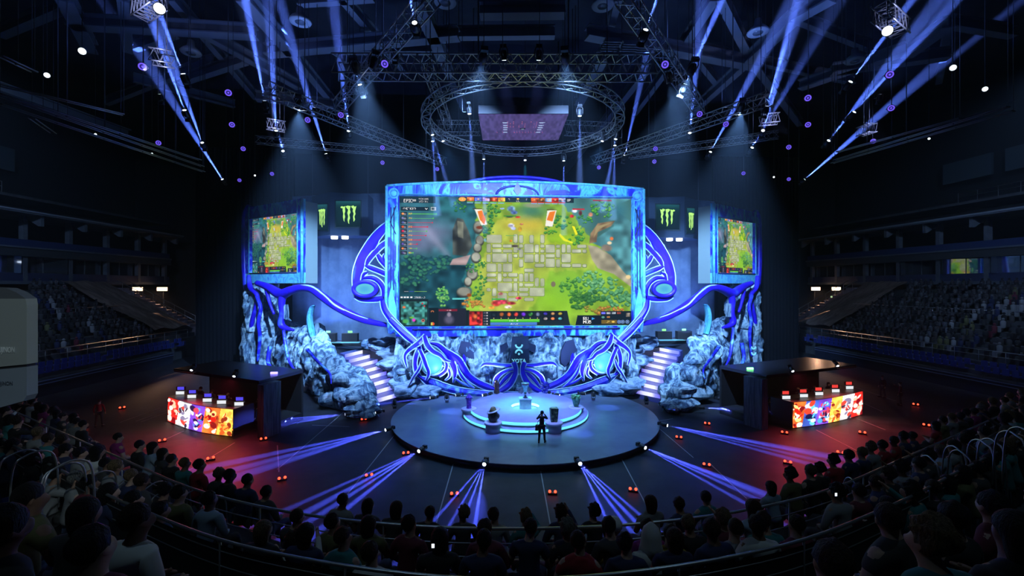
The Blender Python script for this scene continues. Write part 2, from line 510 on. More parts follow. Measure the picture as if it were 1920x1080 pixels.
# ================================================================== PICTURES SHOWN ON LED SCREENS (painted by code into a mesh's colours)
FONT = {'A':'01110 10001 10001 11111 10001 10001 10001','B':'11110 10001 11110 10001 10001 10001 11110','C':'01111 10000 10000 10000 10000 10000 01111','E':'11111 10000 11110 10000 10000 10000 11111',
'H':'10001 10001 11111 11111 10001 10001 10001','I':'111 010 010 010 010 010 111','N':'10001 11001 10101 10011 10001 10001 10001','O':'01110 10001 10001 10001 10001 10001 01110','P':'11110 10001 10001 11110 10000 10000 10000',
'R':'11110 10001 10001 11110 10100 10010 10001','S':'01111 10000 01110 00001 00001 10001 01110','T':'11111 00100 00100 00100 00100 00100 00100','U':'10001 10001 10001 10001 10001 10001 01110','W':'10001 10001 10001 10101 10101 11011 10001',
'1':'010 110 010 010 010 010 111','2':'1110 0001 0001 0110 1000 1000 1111','3':'1110 0001 0110 0001 0001 0001 1110','4':'1001 1001 1001 1111 0001 0001 0001','5':'1111 1000 1110 0001 0001 0001 1110','6':'0110 1000 1110 1001 1001 1001 0110',
'7':'1111 0001 0010 0010 0100 0100 0100','8':'0110 1001 0110 1001 1001 1001 0110','9':'0110 1001 1001 0111 0001 0001 0110','0':'0110 1001 1001 1001 1001 1001 0110','/':'001 001 010 010 010 100 100',' ':'00 00 00 00 00 00 00','D':'11110 10001 10001 10001 10001 10001 11110',
'(':'01 10 10 10 10 10 01', ')':'10 01 01 01 01 01 10'}
class Canvas:
    def __init__(s, W, H, box):
        s.W, s.H, s.box = W, H, box
        s.a = np.zeros((H, W, 3))
        x0, y0, x1, y1 = box
        xs = x0 + (np.arange(W) + 0.5) / W * (x1 - x0)
        ys = y0 + (np.arange(H) + 0.5) / H * (y1 - y0)
        s.X, s.Y = np.meshgrid(xs, ys)
        s.n1 = s.noise(14); s.n2 = s.noise(40); s.n3 = s.noise(90)
    def noise(s, k, ky=None):
        ky = ky or max(2, int(k * s.H / s.W))
        g = RNG.rand(ky + 2, k + 2)
        u = np.linspace(0, k, s.W); v = np.linspace(0, ky, s.H)
        iu = u.astype(int); iv = v.astype(int); fu = u - iu; fv = v - iv
        fu = fu * fu * (3 - 2 * fu); fv = fv * fv * (3 - 2 * fv)
        A = g[np.ix_(iv, iu)]; B = g[np.ix_(iv, iu + 1)]; C_ = g[np.ix_(iv + 1, iu)]; D_ = g[np.ix_(iv + 1, iu + 1)]
        return (A * (1 - fu) + B * fu) * (1 - fv[:, None]) + (C_ * (1 - fu) + D_ * fu) * fv[:, None]
    def put(s, m, c, var=0.0, n=None):
        c = np.array(c, float) / 255
        col = np.ones_like(s.a) * c
        if var: col = np.clip(col * (1 + var * ((s.n2 if n is None else n) - 0.5)[..., None] * 2), 0, 1)
        m = np.clip(m, 0, 1)[..., None]
        s.a = s.a * (1 - m) + col * m
    def poly(s, pts, c, soft=0, var=0.0, al=1.0, warp=0.0, n=None):
        X, Y = s.X, s.Y
        if warp:
            X = X + (s.n2 - 0.5) * warp * 2; Y = Y + (s.n3 - 0.5) * warp * 2
        m = np.zeros(X.shape, bool)
        k = len(pts)
        for i in range(k):
            x1, y1 = pts[i]; x2, y2 = pts[(i + 1) % k]
            if y1 == y2: continue
            cnd = ((Y < y1) != (Y < y2)) & (X < (x2 - x1) * (Y - y1) / (y2 - y1) + x1)
            m ^= cnd
        m = m.astype(float)
        if soft:
            for _ in range(int(soft)):
                q = np.pad(m, 1, mode='edge')
                m = (q[1:-1, 1:-1] * 2 + q[:-2, 1:-1] + q[2:, 1:-1] + q[1:-1, :-2] + q[1:-1, 2:]) / 6
        s.put(m * al, c, var, n)
    def rect(s, x0, y0, x1, y1, c, **k): s.poly([(x0, y0), (x1, y0), (x1, y1), (x0, y1)], c, **k)
    def ell(s, x, y, rx, ry, c, soft=0.15, var=0.0, al=1.0, rot=0.0, n=None):
        dx = s.X - x; dy = s.Y - y
        if rot:
            cr, sr = math.cos(rot), math.sin(rot)
            dx, dy = dx * cr + dy * sr, -dx * sr + dy * cr
        d = np.sqrt((dx / rx) ** 2 + (dy / ry) ** 2)
        s.put(np.clip((1 - d) / max(soft, 1e-3), 0, 1) * al, c, var, n)
    def glow(s, x, y, rx, ry, c, al=1.0):
        d = ((s.X - x) / rx) ** 2 + ((s.Y - y) / ry) ** 2
        s.put(np.exp(-d) * al, c)
    def clump(s, x, y, rx, ry, cols, n=40, size=18, seed=0):
        r = random.Random(seed)
        pts = []
        for i in range(n):
            a = r.uniform(0, 2 * PI); q = math.sqrt(r.random())
            pts.append((x + rx * q * math.cos(a), y + ry * q * math.sin(a)))
        pts.sort(key=lambda p: p[1])
        for i, (px, py) in enumerate(pts):
            sz = size * r.uniform(0.5, 1.1)
            s.ell(px, py + sz * 0.3, sz, sz * 0.8, cols[0], soft=0.5)
            s.ell(px, py, sz * 0.85, sz * 0.6, cols[1 + r.randrange(len(cols) - 1)], soft=0.5, rot=r.uniform(-0.6, 0.6))
    def text(s, x, y, h, txt, c, sp=1.0):
        u = h / 7.0
        for ch in txt:
            g = FONT.get(ch, FONT[' ']).split()
            for j, row in enumerate(g):
                for i, bit in enumerate(row):
                    if bit == '1': s.rect(x + i * u * sp, y + j * u, x + (i + 1) * u * sp, y + (j + 1) * u, c)
            x += (len(g[0]) + 1) * u * sp
        return x
    def small(s, k):
        c = Canvas.__new__(Canvas)
        H, W = s.H // k, s.W // k
        c.W, c.H, c.box = W, H, s.box
        c.a = s.a[:H * k, :W * k].reshape(H, k, W, k, 3).mean(axis=(1, 3))
        return c
    def mesh(s, name, corner):
        """corner(u, v) -> point; u to the right, v down"""
        W, H = s.W, s.H
        vs = [corner(i / W, j / H) for j in range(H + 1) for i in range(W + 1)]
        fs = [(j * (W + 1) + i, (j + 1) * (W + 1) + i, (j + 1) * (W + 1) + i + 1, j * (W + 1) + i + 1) for j in range(H) for i in range(W)]
        me = bpy.data.meshes.new(name)
        me.from_pydata(vs, [], fs)
        lin = np.where(s.a <= 0.04045, s.a / 12.92, ((s.a + 0.055) / 1.055) ** 2.4)
        col = np.ones((W * H, 4, 4))
        col[:, :, :3] = lin.reshape(W * H, 1, 3)
        ca = me.color_attributes.new('Col', 'FLOAT_COLOR', 'CORNER')
        ca.data.foreach_set('color', col.ravel())
        me.update()
        return me

def paint_game():
    c = Canvas(660, 370, (120, 138, 1680, 1015))
    c.rect(0, 0, 2000, 1200, (74, 128, 128), var=0.25, n=c.n1)
    # dark forest on the left side, mist
    c.poly([(100, 130), (640, 130), (620, 420), (560, 700), (500, 1015), (100, 1015)], (40, 96, 104), soft=6, var=0.3)
    c.glow(300, 380, 190, 90, (126, 124, 160), 0.8)
    c.glow(240, 470, 120, 60, (120, 110, 150), 0.6)
    for q in range(9): c.glow(285 + q * 19, 350 + q * 23, 34 - q * 1.5, 26, (168, 168, 200), 0.34)
    c.glow(230, 200, 110, 50, (60, 120, 140), 0.8)
    # grass
    c.poly([(600, 130), (1180, 130), (1420, 430), (1680, 640), (1680, 1015), (560, 1015), (600, 700), (650, 420)], (132, 172, 54), soft=5, var=0.22, warp=22)
    # sand on the lane, up the picture
    c.poly([(760, 300), (940, 250), (1060, 300), (1120, 440), (1400, 450), (1450, 640), (1130, 640), (1080, 760), (900, 1015), (660, 1015), (650, 600), (700, 460)], (170, 184, 72), soft=6, var=0.15, warp=16)
    c.glow(960, 320, 150, 60, (206, 182, 60), 0.9)
    c.glow(1000, 230, 120, 50, (60, 120, 110), 0.8)
    c.ell(1010, 190, 80, 22, (140, 150, 120), soft=0.5)
    # dark ground left of the wall
    c.poly([(120, 560), (460, 540), (560, 640), (520, 800), (600, 1015), (120, 1015)], (26, 66, 78), soft=4, var=0.4, warp=20)
    for (x, y, rx, ry, n, k) in [(210, 580, 90, 50, 26, 1), (340, 640, 90, 60, 26, 2), (220, 700, 90, 50, 24, 3), (400, 580, 70, 40, 18, 4), (250, 640, 60, 30, 14, 31)]:
        c.clump(x, y, rx, ry, [(22, 60, 66), (48, 110, 92), (60, 128, 96), (38, 92, 88)], n, 22, k)
    for (x, y, k) in [(405, 830, 5), (400, 790, 6)]:
        c.clump(x, y, 42, 46, [(50, 120, 70), (90, 170, 90), (130, 190, 100)], 22, 15, k)
    # old stone figure on the left: plain weathered rock
    c.poly([(470, 360), (500, 280), (540, 290), (580, 380), (600, 470), (560, 540), (470, 530)], (70, 76, 72), soft=2, var=0.5)
    c.poly([(500, 300), (540, 310), (540, 420), (505, 410)], (120, 124, 108), soft=2, var=0.3)
    c.poly([(470, 560), (590, 530), (560, 600), (450, 600)], (150, 130, 130), soft=2, var=0.3)
    # stones of the wall
    for (x, y, w_, h_) in [(640, 340, 34, 50), (650, 430, 28, 40), (635, 480, 28, 36), (625, 545, 34, 42), (600, 660, 38, 46), (572, 710, 26, 38), (545, 780, 52, 40)]:
        c.ell(x, y + 6, w_ + 4, h_, (60, 62, 58), soft=0.2)
        c.ell(x, y, w_, h_ * 0.85, (148, 150, 138), soft=0.3, var=0.3)
    c.ell(650, 345, 30, 14, (120, 60, 40), soft=0.4)
    c.ell(690, 430, 18, 16, (120, 170, 180), soft=0.4)
    # bushes along the wall
    for (x, y, rx, ry, n, k, sz) in [(740, 220, 60, 60, 22, 7, 16), (700, 290, 50, 70, 22, 8, 16), (520, 200, 45, 50, 14, 9, 15), (700, 380, 40, 40, 14, 10, 14), (665, 590, 26, 40, 14, 11, 11), (665, 690, 30, 60, 20, 12, 12), (640, 800, 40, 60, 20, 13, 14), (600, 620, 50, 30, 14, 14, 12)]:
        c.clump(x, y, rx, ry, [(30, 84, 50), (64, 140, 62), (90, 164, 72), (50, 120, 70)], n, sz, k)
    for (x, y, k) in [(600, 860, 15), (570, 850, 16), (640, 870, 17)]:
        c.clump(x, y, 46, 26, [(140, 84, 40), (206, 140, 60), (180, 150, 70)], 12, 14, k)
    # right side: bushes, grass glow
    c.glow(1250, 430, 130, 60, (150, 190, 30), 0.9)
    for (x, y, rx, ry, n, k, sz) in [(1200, 300, 60, 50, 20, 18, 16), (1130, 350, 50, 40, 16, 19, 14), (1300, 400, 60, 60, 20, 20, 16), (1480, 210, 90, 60, 34, 21, 17), (1360, 290, 50, 40, 14, 22, 14)]:
        c.clump(x, y, rx, ry, [(34, 92, 44), (80, 160, 60), (110, 180, 50), (60, 140, 70)], n, sz, k)
    c.glow(1300, 740, 230, 120, (132, 186, 50), 0.95)
    c.glow(1180, 840, 150, 110, (140, 196, 40), 0.9)
    # paving stones
    r = random.Random(5)
    CW, CH = 36, 33
    occ = {}
    for j in range(14):
        for i in range(20):
            if (i, j) in occ: continue
            opts = [(1, 1), (2, 1), (2, 1), (1, 2), (1, 2), (2, 2), (3, 2)]
            r.shuffle(opts)
            for (a_, b_) in opts:
                if all((i + p, j + q) not in occ for p in range(a_) for q in range(b_)): break
            else: a_, b_ = 1, 1
            for p in range(a_):
                for q in range(b_): occ[(i + p, j + q)] = 1
            y = 388 + j * CH; x = 692 + i * CW
            xm = 1110 if (y < 430 or y > 600) else 1400
            if x + a_ * CW > xm or y + b_ * CH > 850 or r.random() < (0.30 if y < 450 else 0.10): continue
            sh = r.uniform(-3, 3); k = 5
            x0, y0, x1, y1 = x + 4, y + 4 + sh, x + a_ * CW - 3, y + b_ * CH - 4
            P8 = lambda d: [(x0 + k + d, y0 + d), (x1 - k - d, y0 + d), (x1 - d, y0 + k + d), (x1 - d, y1 - k - d), (x1 - k - d, y1 - d), (x0 + k + d, y1 - d), (x0 + d, y1 - k - d), (x0 + d, y0 + k + d)]
            g = r.uniform(-14, 12)
            c.poly(P8(-1), (104, 124, 78), soft=1)
            c.poly([(px_, py_ - 1) for px_, py_ in P8(1.5)], (190 + g, 194 + g, 170 + g), soft=1, var=0.14, al=0.9)
    c.glow(1230, 760, 120, 90, (120, 180, 60), 0.5)
    # cliff and water on the right
    c.poly([(1400, 440), (1470, 470), (1560, 560), (1620, 640), (1680, 720), (1680, 300), (1560, 200), (1680, 138), (1680, 138), (1600, 138), (1560, 330)], (76, 132, 140), soft=4, var=0.3)
    c.poly([(1380, 460), (1440, 470), (1540, 530), (1625, 640), (1680, 700), (1680, 750), (1560, 660), (1450, 620), (1410, 560)], (158, 152, 128), soft=2, var=0.25)
    c.poly([(1400, 380), (1450, 310), (1570, 290), (1540, 330), (1450, 370), (1440, 440), (1390, 450)], (126, 104, 76), soft=2, var=0.35)
    c.poly([(1440, 330), (1560, 298), (1460, 350), (1420, 410)], (160, 144, 100), soft=2)
    c.ell(1510, 480, 45, 30, (130, 118, 104), soft=0.4, var=0.4)
    c.ell(1530, 445, 20, 14, (230, 210, 170), soft=0.4); c.ell(1545, 415, 16, 16, (230, 120, 60), soft=0.5)
    c.ell(1660, 680, 22, 18, (230, 205, 150), soft=0.4)
    c.glow(1600, 220, 50, 60, (50, 110, 130), 0.7)
    # big trees bottom right
    for (x, y, rx, ry, n, k, sz, cs) in [
            (1280, 760, 90, 80, 40, 23, 18, [(40, 100, 44), (84, 150, 60), (110, 176, 70), (70, 130, 60)]),
            (1400, 690, 90, 50, 40, 24, 18, [(50, 110, 70), (110, 180, 120), (130, 196, 130), (90, 160, 100)]),
            (1500, 740, 130, 70, 60, 25, 20, [(50, 110, 70), (104, 172, 116), (90, 160, 100), (130, 190, 130)]),
            (1600, 830, 90, 60, 44, 26, 20, [(40, 96, 64), (84, 150, 100), (110, 176, 120)]),
            (1330, 840, 90, 60, 36, 27, 20, [(34, 86, 40), (60, 120, 54), (84, 140, 60)]),
            (1420, 810, 80, 40, 22, 28, 20, [(30, 80, 44), (56, 110, 60), (70, 130, 70)])]:
        c.clump(x, y, rx, ry, cs, n, sz, k)
    c.clump(1530, 910, 100, 34, [(120, 70, 34), (186, 130, 60), (206, 150, 70), (150, 100, 50)], 40, 16, 29)
    c.clump(1410, 900, 60, 24, [(80, 90, 34), (140, 140, 50), (170, 150, 60)], 16, 14, 30)
    c.ell(1145, 730, 18, 22, (120, 110, 90), soft=0.3)
    # banners
    c.poly([(615, 222), (665, 220), (700, 325), (660, 330)], (236, 232, 222), soft=1)
    c.poly([(635, 235), (665, 228), (690, 290), (680, 325), (650, 290)], (232, 124, 40), soft=1)
    c.poly([(1105, 225), (1168, 222), (1140, 335), (1090, 332)], (236, 232, 222), soft=1)
    c.poly([(1120, 235), (1160, 228), (1140, 300), (1100, 290)], (232, 124, 40), soft=1)
    c.poly([(602, 215), (680, 218), (680, 222), (602, 220)], (80, 50, 30)); c.poly([(1100, 216), (1172, 218), (1172, 222), (1100, 221)], (80, 50, 30))
    # little figures: plain coloured blobs
    for (x, y, rx, ry, col) in [(860, 215, 34, 24, (130, 170, 230)), (880, 240, 30, 18, (90, 120, 190)), (905, 272, 22, 10, (200, 70, 50)), (850, 270, 30, 8, (60, 60, 60)), (860, 330, 28, 20, (200, 200, 226)), (875, 350, 22, 14, (150, 160, 210)),
                                (920, 355, 16, 22, (190, 150, 40)), (930, 320, 16, 8, (200, 120, 90)), (800, 215, 20, 8, (150, 180, 230)), (858, 435, 12, 10, (236, 150, 40)), (885, 470, 30, 10, (80, 70, 60)), (912, 490, 18, 8, (150, 150, 160)),
                                (1290, 225, 24, 18, (190, 190, 210)), (1330, 240, 16, 22, (120, 60, 60)), (1272, 262, 18, 14, (190, 40, 50)), (1400, 250, 20, 18, (180, 120, 90)),
                                (760, 860, 40, 26, (214, 60, 60)), (800, 850, 50, 22, (190, 60, 80)), (860, 860, 40, 14, (170, 50, 60)), (910, 825, 26, 12, (200, 60, 90)), (790, 795, 20, 14, (220, 130, 130)), (840, 885, 30, 14, (220, 200, 200)), (730, 890, 26, 14, (230, 160, 60)), (580, 805, 20, 16, (210, 110, 40))]:
        c.ell(x, y, rx, ry, col, soft=0.5, var=0.4, n=c.n3)
    c.rect(1275, 210, 1358, 218, (190, 40, 50)); c.rect(810, 262, 895, 268, (60, 140, 50)); c.rect(730, 828, 820, 838, (60, 170, 60)); c.rect(468, 824, 556, 834, (90, 190, 190)); c.rect(825, 396, 890, 401, (110, 170, 90))
    c.poly([(1272, 330), (1290, 332), (1312, 385), (1298, 392)], (236, 230, 30)); c.poly([(1190, 380), (1230, 420), (1280, 440), (1276, 452), (1215, 432), (1184, 396)], (224, 226, 40), soft=1)
    # ------------ overlays
    c.rect(120, 138, 356, 182, (20, 40, 50), al=0.85)
    c.text(148, 157, 22, 'EPIC', (255, 255, 255), 0.85); c.rect(206, 160, 228, 163, (200, 200, 200)); c.rect(206, 167, 228, 170, (200, 200, 200))
    c.text(248, 150, 11, '4/0/4  1/1/0', (220, 220, 220), 0.8); c.text(248, 167, 11, '10/30  30/1', (200, 200, 200), 0.8)
    c.rect(130, 208, 312, 234, (16, 30, 38), al=0.9); c.text(144, 214, 13, '(7)NET WORTH', (225, 225, 225), 0.75)
    c.poly([(288, 216), (296, 224), (304, 216), (304, 220), (296, 229), (288, 220)], (240, 240, 240))
    c.rect(326, 210, 360, 232, (170, 180, 180)); c.rect(330, 214, 350, 228, (60, 80, 90))
    cols = [(190, 120, 60), (110, 120, 170), (110, 130, 210), (210, 80, 40), (190, 40, 70), (210, 110, 70), (180, 120, 70), (110, 90, 190), (200, 110, 60), (110, 100, 170)]
    bars = [(362, 'g'), (342, 'g'), (336, 'r'), (304, 'r'), (298, 'g'), (293, 'r'), (258, 'r'), (235, 'r'), (232, 'g'), (208, 'g')]
    nums = ['3987', '3517', '', '2723', '2647', '2588', '2335', '1457', '1351', '968']
    for i in range(10):
        y = 256 + i * 29.2
        c.rect(128, y - 12, 170, y + 12, (30, 40, 50)); c.ell(142, y, 12, 10, cols[i], soft=0.5, var=0.5, n=c.n3); c.ell(156, y + 3, 11, 9, (200, 200, 220), soft=0.6, al=0.6)
        x1, k = bars[i]
        colr = (90, 190, 80) if k == 'g' else (210, 40, 70)
        c.rect(176, y - 1, x1, y + 2, colr); c.ell(x1, y, 5, 5, colr)
        c.text(180, y - 6, 11, nums[i], (230, 180, 70), 0.8)
    # top bar
    c.rect(506, 138, 850, 172, (30, 56, 62)); c.rect(850, 138, 970, 172, (40, 60, 74)); c.rect(970, 138, 1285, 172, (30, 50, 60))
    c.ell(534, 154, 28, 16, (244, 170, 80), soft=0.2); c.text(524, 149, 9, '33', (250, 240, 220))
    pc = [(200, 110, 50), (90, 110, 200), (150, 130, 200), (190, 70, 40), (220, 150, 60), (210, 90, 40), (200, 120, 60), (120, 160, 210), (220, 60, 50), (170, 180, 220)]
    for i in range(10):
        x = 565 + i * 52 if i < 5 else 994 + (i - 5) * 47
        c.rect(x, 140, x + 46, 166, pc[i], var=0.7, n=c.n3); c.rect(x, 168, x + 44, 174, (100, 200, 80) if i < 5 else (230, 60, 60)); c.rect(x, 175, x + 40, 180, (130, 170, 230))
        c.ell(x + 24, 152, 10, 9, (240, 190, 150), soft=0.6, al=0.8)
    c.text(842, 145, 13, '5', (220, 200, 230)); c.text(962, 145, 13, '8', (220, 200, 230)); c.ell(906, 148, 9, 6, (250, 210, 90)); c.text(896, 159, 9, '8/00', (230, 230, 230))
    c.text(1240, 146, 15, 'OP', (240, 240, 240)); c.rect(1415, 148, 1545, 158, (150, 60, 80)); c.rect(826, 176, 868, 184, (150, 150, 40))
    # map bottom left
    c.rect(120, 830, 310, 1012, (24, 40, 46)); c.rect(130, 846, 302, 1006, (52, 110, 106), var=0.8, n=c.n3)
    for (x, y, rx, ry, col) in [(160, 980, 26, 18, (80, 170, 90)), (150, 885, 14, 10, (230, 120, 70)), (240, 870, 30, 16, (60, 130, 140)), (214, 972, 14, 14, (230, 60, 200)), (275, 975, 13, 13, (240, 90, 70)), (270, 860, 8, 8, (200, 50, 60)), (284, 878, 7, 7, (210, 60, 70)), (240, 940, 26, 16, (40, 90, 90)), (190, 920, 22, 20, (70, 130, 130)), (200, 955, 20, 8, (110, 180, 60))]:
        c.ell(x, y, rx, ry, col, soft=0.5)
    c.ell(275, 975, 6, 6, (30, 60, 70))
    for i, x in enumerate((128, 148, 168, 190)): c.rect(x, 814, x + 14, 824, (235, 235, 240))
    c.text(214, 814, 11, 'DOTA2RUHUB', (190, 190, 200), 0.8)
    c.rect(150, 777, 178, 781, (180, 180, 190)); c.rect(185, 777, 214, 781, (70, 70, 200)); c.rect(218, 777, 300, 781, (140, 200, 90))
    # portrait panel
    c.rect(312, 890, 375, 1012, (20, 34, 40)); c.ell(336, 915, 13, 9, (210, 120, 70), soft=0.4); c.ell(336, 918, 7, 6, (30, 34, 40)); c.ell(338, 998, 13, 12, (220, 80, 50)); c.rect(326, 988, 338, 1008, (190, 190, 90))
    c.rect(375, 895, 560, 1012, (34, 38, 52)); c.rect(378, 900, 500, 914, (120, 34, 50)); c.text(415, 903, 8, 'STATION', (220, 190, 200))
    c.ell(446, 970, 42, 40, (90, 88, 112), soft=0.6); c.ell(446, 935, 18, 20, (140, 130, 150), soft=0.5); c.rect(560, 905, 580, 1012, (24, 36, 38))
    # centre panel
    c.poly([(575, 912), (1240, 912), (1260, 1012), (570, 1012)], (28, 42, 48))
    c.rect(582, 915, 668, 1010, (176, 44, 40), var=0.9, n=c.n3); c.ell(620, 950, 20, 24, (230, 120, 60), soft=0.7); c.ell(650, 985, 18, 18, (110, 24, 34), soft=0.6)
    for i in range(5): c.rect(676, 922 + i * 19, 706, 928 + i * 19, (120, 110, 120)); c.rect(696, 920 + i * 19, 702, 930 + i * 19, (230, 220, 220))
    sk = [(40, 60, 70), (206, 110, 50), (210, 90, 40), (200, 60, 50), (110, 50, 210), (70, 160, 70), (80, 90, 110)]
    for i, col in enumerate(sk):
        x = 726 + i * 49
        c.rect(x, 916, x + 42, 956, (22, 28, 36)); c.ell(x + 21, 936, 19, 18, col, soft=0.6, var=0.6, n=c.n3); c.ell(x + 18, 962, 4, 3, (230, 200, 120))
    c.rect(720, 970, 1052, 989, (70, 190, 60)); c.rect(720, 970, 1052, 976, (130, 220, 70)); c.text(850, 975, 10, '1197 / 1197', (240, 250, 230), 0.9)
    c.rect(720, 992, 1035, 1010, (70, 120, 200)); c.rect(720, 992, 1035, 997, (90, 140, 220)); c.text(856, 995, 10, '387 / 387', (230, 240, 250), 0.9)
    it = [(80, 70, 220), (190, 140, 90), (200, 180, 60), (190, 180, 180), (220, 120, 70), (80, 170, 180)]
    for i, col in enumerate(it):
        x = 1070 + (i % 3) * 50; y = 918 + (i // 3) * 34
        c.rect(x, y, x + 44, y + 28, (20, 26, 32)); c.ell(x + 22, y + 14, 17, 12, col, soft=0.5, var=0.4, n=c.n3)
    # the corner marks
    c.poly([(1310, 945), (1470, 945), (1470, 1012), (1296, 1012)], (20, 30, 44))
    c.text(1350, 955, 22, 'RU', (245, 245, 245), 1.0); c.poly([(1408, 958), (1430, 967), (1408, 977)], (60, 160, 230)); c.text(1350, 979, 22, 'HUB', (245, 245, 245), 1.0)
    c.rect(1470, 915, 1680, 1012, (22, 36, 46)); 
    for i, col in enumerate([(90, 90, 200), (150, 150, 160), (120, 130, 140), (150, 70, 60)]): c.rect(1474 + i * 36, 922, 1502 + i * 36, 936, col, var=0.5, n=c.n3)
    c.ell(1486, 958, 12, 8, (90, 150, 140)); c.rect(1512, 950, 1534, 964, (170, 110, 60)); c.rect(1645, 930, 1672, 955, (140, 130, 120), var=0.5, n=c.n3)
    c.rect(1474, 976, 1580, 1004, (110, 90, 40)); c.text(1510, 984, 11, '137', (250, 220, 120)); c.ell(1556, 990, 12, 6, (240, 200, 90))
    for x in (1597, 1622, 1654): c.ell(x, 990, 15, 14, (120, 150, 210), soft=0.2); c.ell(x, 990, 10, 9, (40, 56, 90), soft=0.2); c.ell(x, 990, 5, 4, (160, 190, 230))
    # rendition of a lit wall: soft grain, a little lift
    g = RNG.rand(*c.a.shape[:2])[..., None]
    c.a = np.clip(c.a * (0.97 + 0.06 * g), 0, 1)
    return c

def paint_booth(seed, order):
    """bright abstract posters side by side on a booth's LED front"""
    c = Canvas(150, 60, (0, 0, 500, 200))
    r = random.Random(seed)
    base = {'o': (226, 96, 40), 'w': (238, 236, 240), 'v': (108, 60, 190), 'y': (244, 176, 70), 'r': (206, 36, 30), 'b': (60, 90, 190)}
    n = len(order)
    x = 0
    ws = [500.0 / n] * n
    for i, k in enumerate(order):
        x0 = i * ws[i]; x1 = x0 + ws[i]; sl = 14
        c.poly([(x0 + sl, 0), (x1 + sl, 0), (x1 - sl, 200), (x0 - sl, 200)], base[k], var=0.3, n=c.n1)
        xc = (x0 + x1) / 2
        pal = {'o': [(250, 200, 120), (190, 30, 20), (250, 230, 200), (120, 20, 20)], 'w': [(50, 40, 60), (210, 60, 50), (120, 110, 140), (250, 250, 255)], 'v': [(230, 230, 255), (70, 150, 220), (40, 20, 60), (200, 60, 80)],
               'y': [(250, 220, 130), (200, 80, 30), (250, 150, 60), (130, 40, 20)], 'r': [(250, 170, 140), (240, 240, 230), (120, 10, 20), (250, 210, 190)], 'b': [(90, 190, 220), (230, 60, 40), (20, 20, 60), (220, 220, 250)]}[k]
        for q in range(16):
            c.ell(xc + r.uniform(-0.36, 0.36) * ws[i], r.uniform(20, 190), r.uniform(8, 26), r.uniform(8, 34), pal[q % 4], soft=0.25, rot=r.uniform(-1, 1))
        for q in range(7):
            xx = xc + r.uniform(-0.4, 0.4) * ws[i]; yy = r.uniform(30, 170); dx = r.uniform(-30, 30); dy = r.uniform(-40, 40)
            c.poly([(xx, yy), (xx + dx, yy + dy), (xx + dx + 6, yy + dy + 9), (xx + 8, yy + 5)], pal[(q + 1) % 4])
    return c
# ================================================================== THE SET: SCREENS, FRAMES, RIBS, ROCKS, STAIRS
YS = 37.0
M_BLUE = noise_mat('ultramarine_projected_light', [(0.30, (0.02, 0.008, 0.45)), (0.58, (0.04, 0.012, 0.80)), (0.68, (0.06, 0.12, 0.85)), (0.80, (0.2, 0.6, 0.9))], scale=0.55, rough=0.35, detail=2, distort=0.6, bump=0.1, bscale=2.0)  # blue of the projected light put into the base colour
M_BLUE2 = noise_mat('ultramarine_projected_streaks', [(0.30, (0.015, 0.02, 0.35)), (0.50, (0.03, 0.02, 0.85)), (0.60, (0.12, 0.35, 0.9)), (0.70, (0.4, 0.8, 0.95))], scale=0.8, rough=0.35, detail=4, distort=1.5, bump=0.2, bscale=3.0)  # same projected blue, its bright streaks held in the colour too
M_EDGE = mat('pale_cyan_outline', (0.50, 0.72, 1.0), 0.4)  # pale colour standing in for projected outlines of light
M_FRAME = noise_mat('frame_projected_cyan_blue', [(0.36, (0.02, 0.015, 0.6)), (0.47, (0.03, 0.03, 0.85)), (0.52, (0.08, 0.35, 0.95)), (0.60, (0.16, 0.75, 0.9)), (0.75, (0.03, 0.05, 0.7))], scale=0.9, rough=0.4, detail=3, distort=1.2, stretch=(1, 1, 0.5))  # frame pattern thrown by projection, coloured into the surface
M_FRAMEC = noise_mat('frame_projected_pale', [(0.38, (0.12, 0.50, 0.85)), (0.55, (0.22, 0.8, 0.9)), (0.7, (0.08, 0.2, 0.85))], scale=1.1, rough=0.4, detail=3, distort=1.0)  # paler part of the projected frame pattern, kept as base colour
M_DARKBLUE = mat('dark_blue_recess', (0.02, 0.03, 0.12), 0.6)
M_BLACK = mat('matt_black', (0.012, 0.012, 0.014), 0.8)
M_ROCK = noise_mat('sculpted_rock_paint_shade', [(0.36, (0.02, 0.04, 0.09)), (0.45, (0.09, 0.17, 0.27)), (0.52, (0.30, 0.44, 0.52)), (0.64, (0.58, 0.70, 0.74))], scale=1.1, rough=0.8, detail=9, distort=1.1, stretch=(1.6, 1.6, 0.7), bump=0.8, rot=(0.1, 0.35, 0))  # rock streaks, with contrast raised to carry shade in the crevices
M_ROCK2 = noise_mat('boulder_rock_paint', [(0.36, (0.03, 0.06, 0.12)), (0.46, (0.13, 0.22, 0.34)), (0.54, (0.34, 0.46, 0.60)), (0.66, (0.55, 0.68, 0.78))], scale=0.9, rough=0.8, detail=8, distort=0.8, stretch=(0.8, 0.8, 2.2), bump=0.7)
M_GLOW = mat('eye_glow', (0.02, 0.10, 0.12), 0.5, emit=(0.10, 0.66, 0.74), estr=0.9)

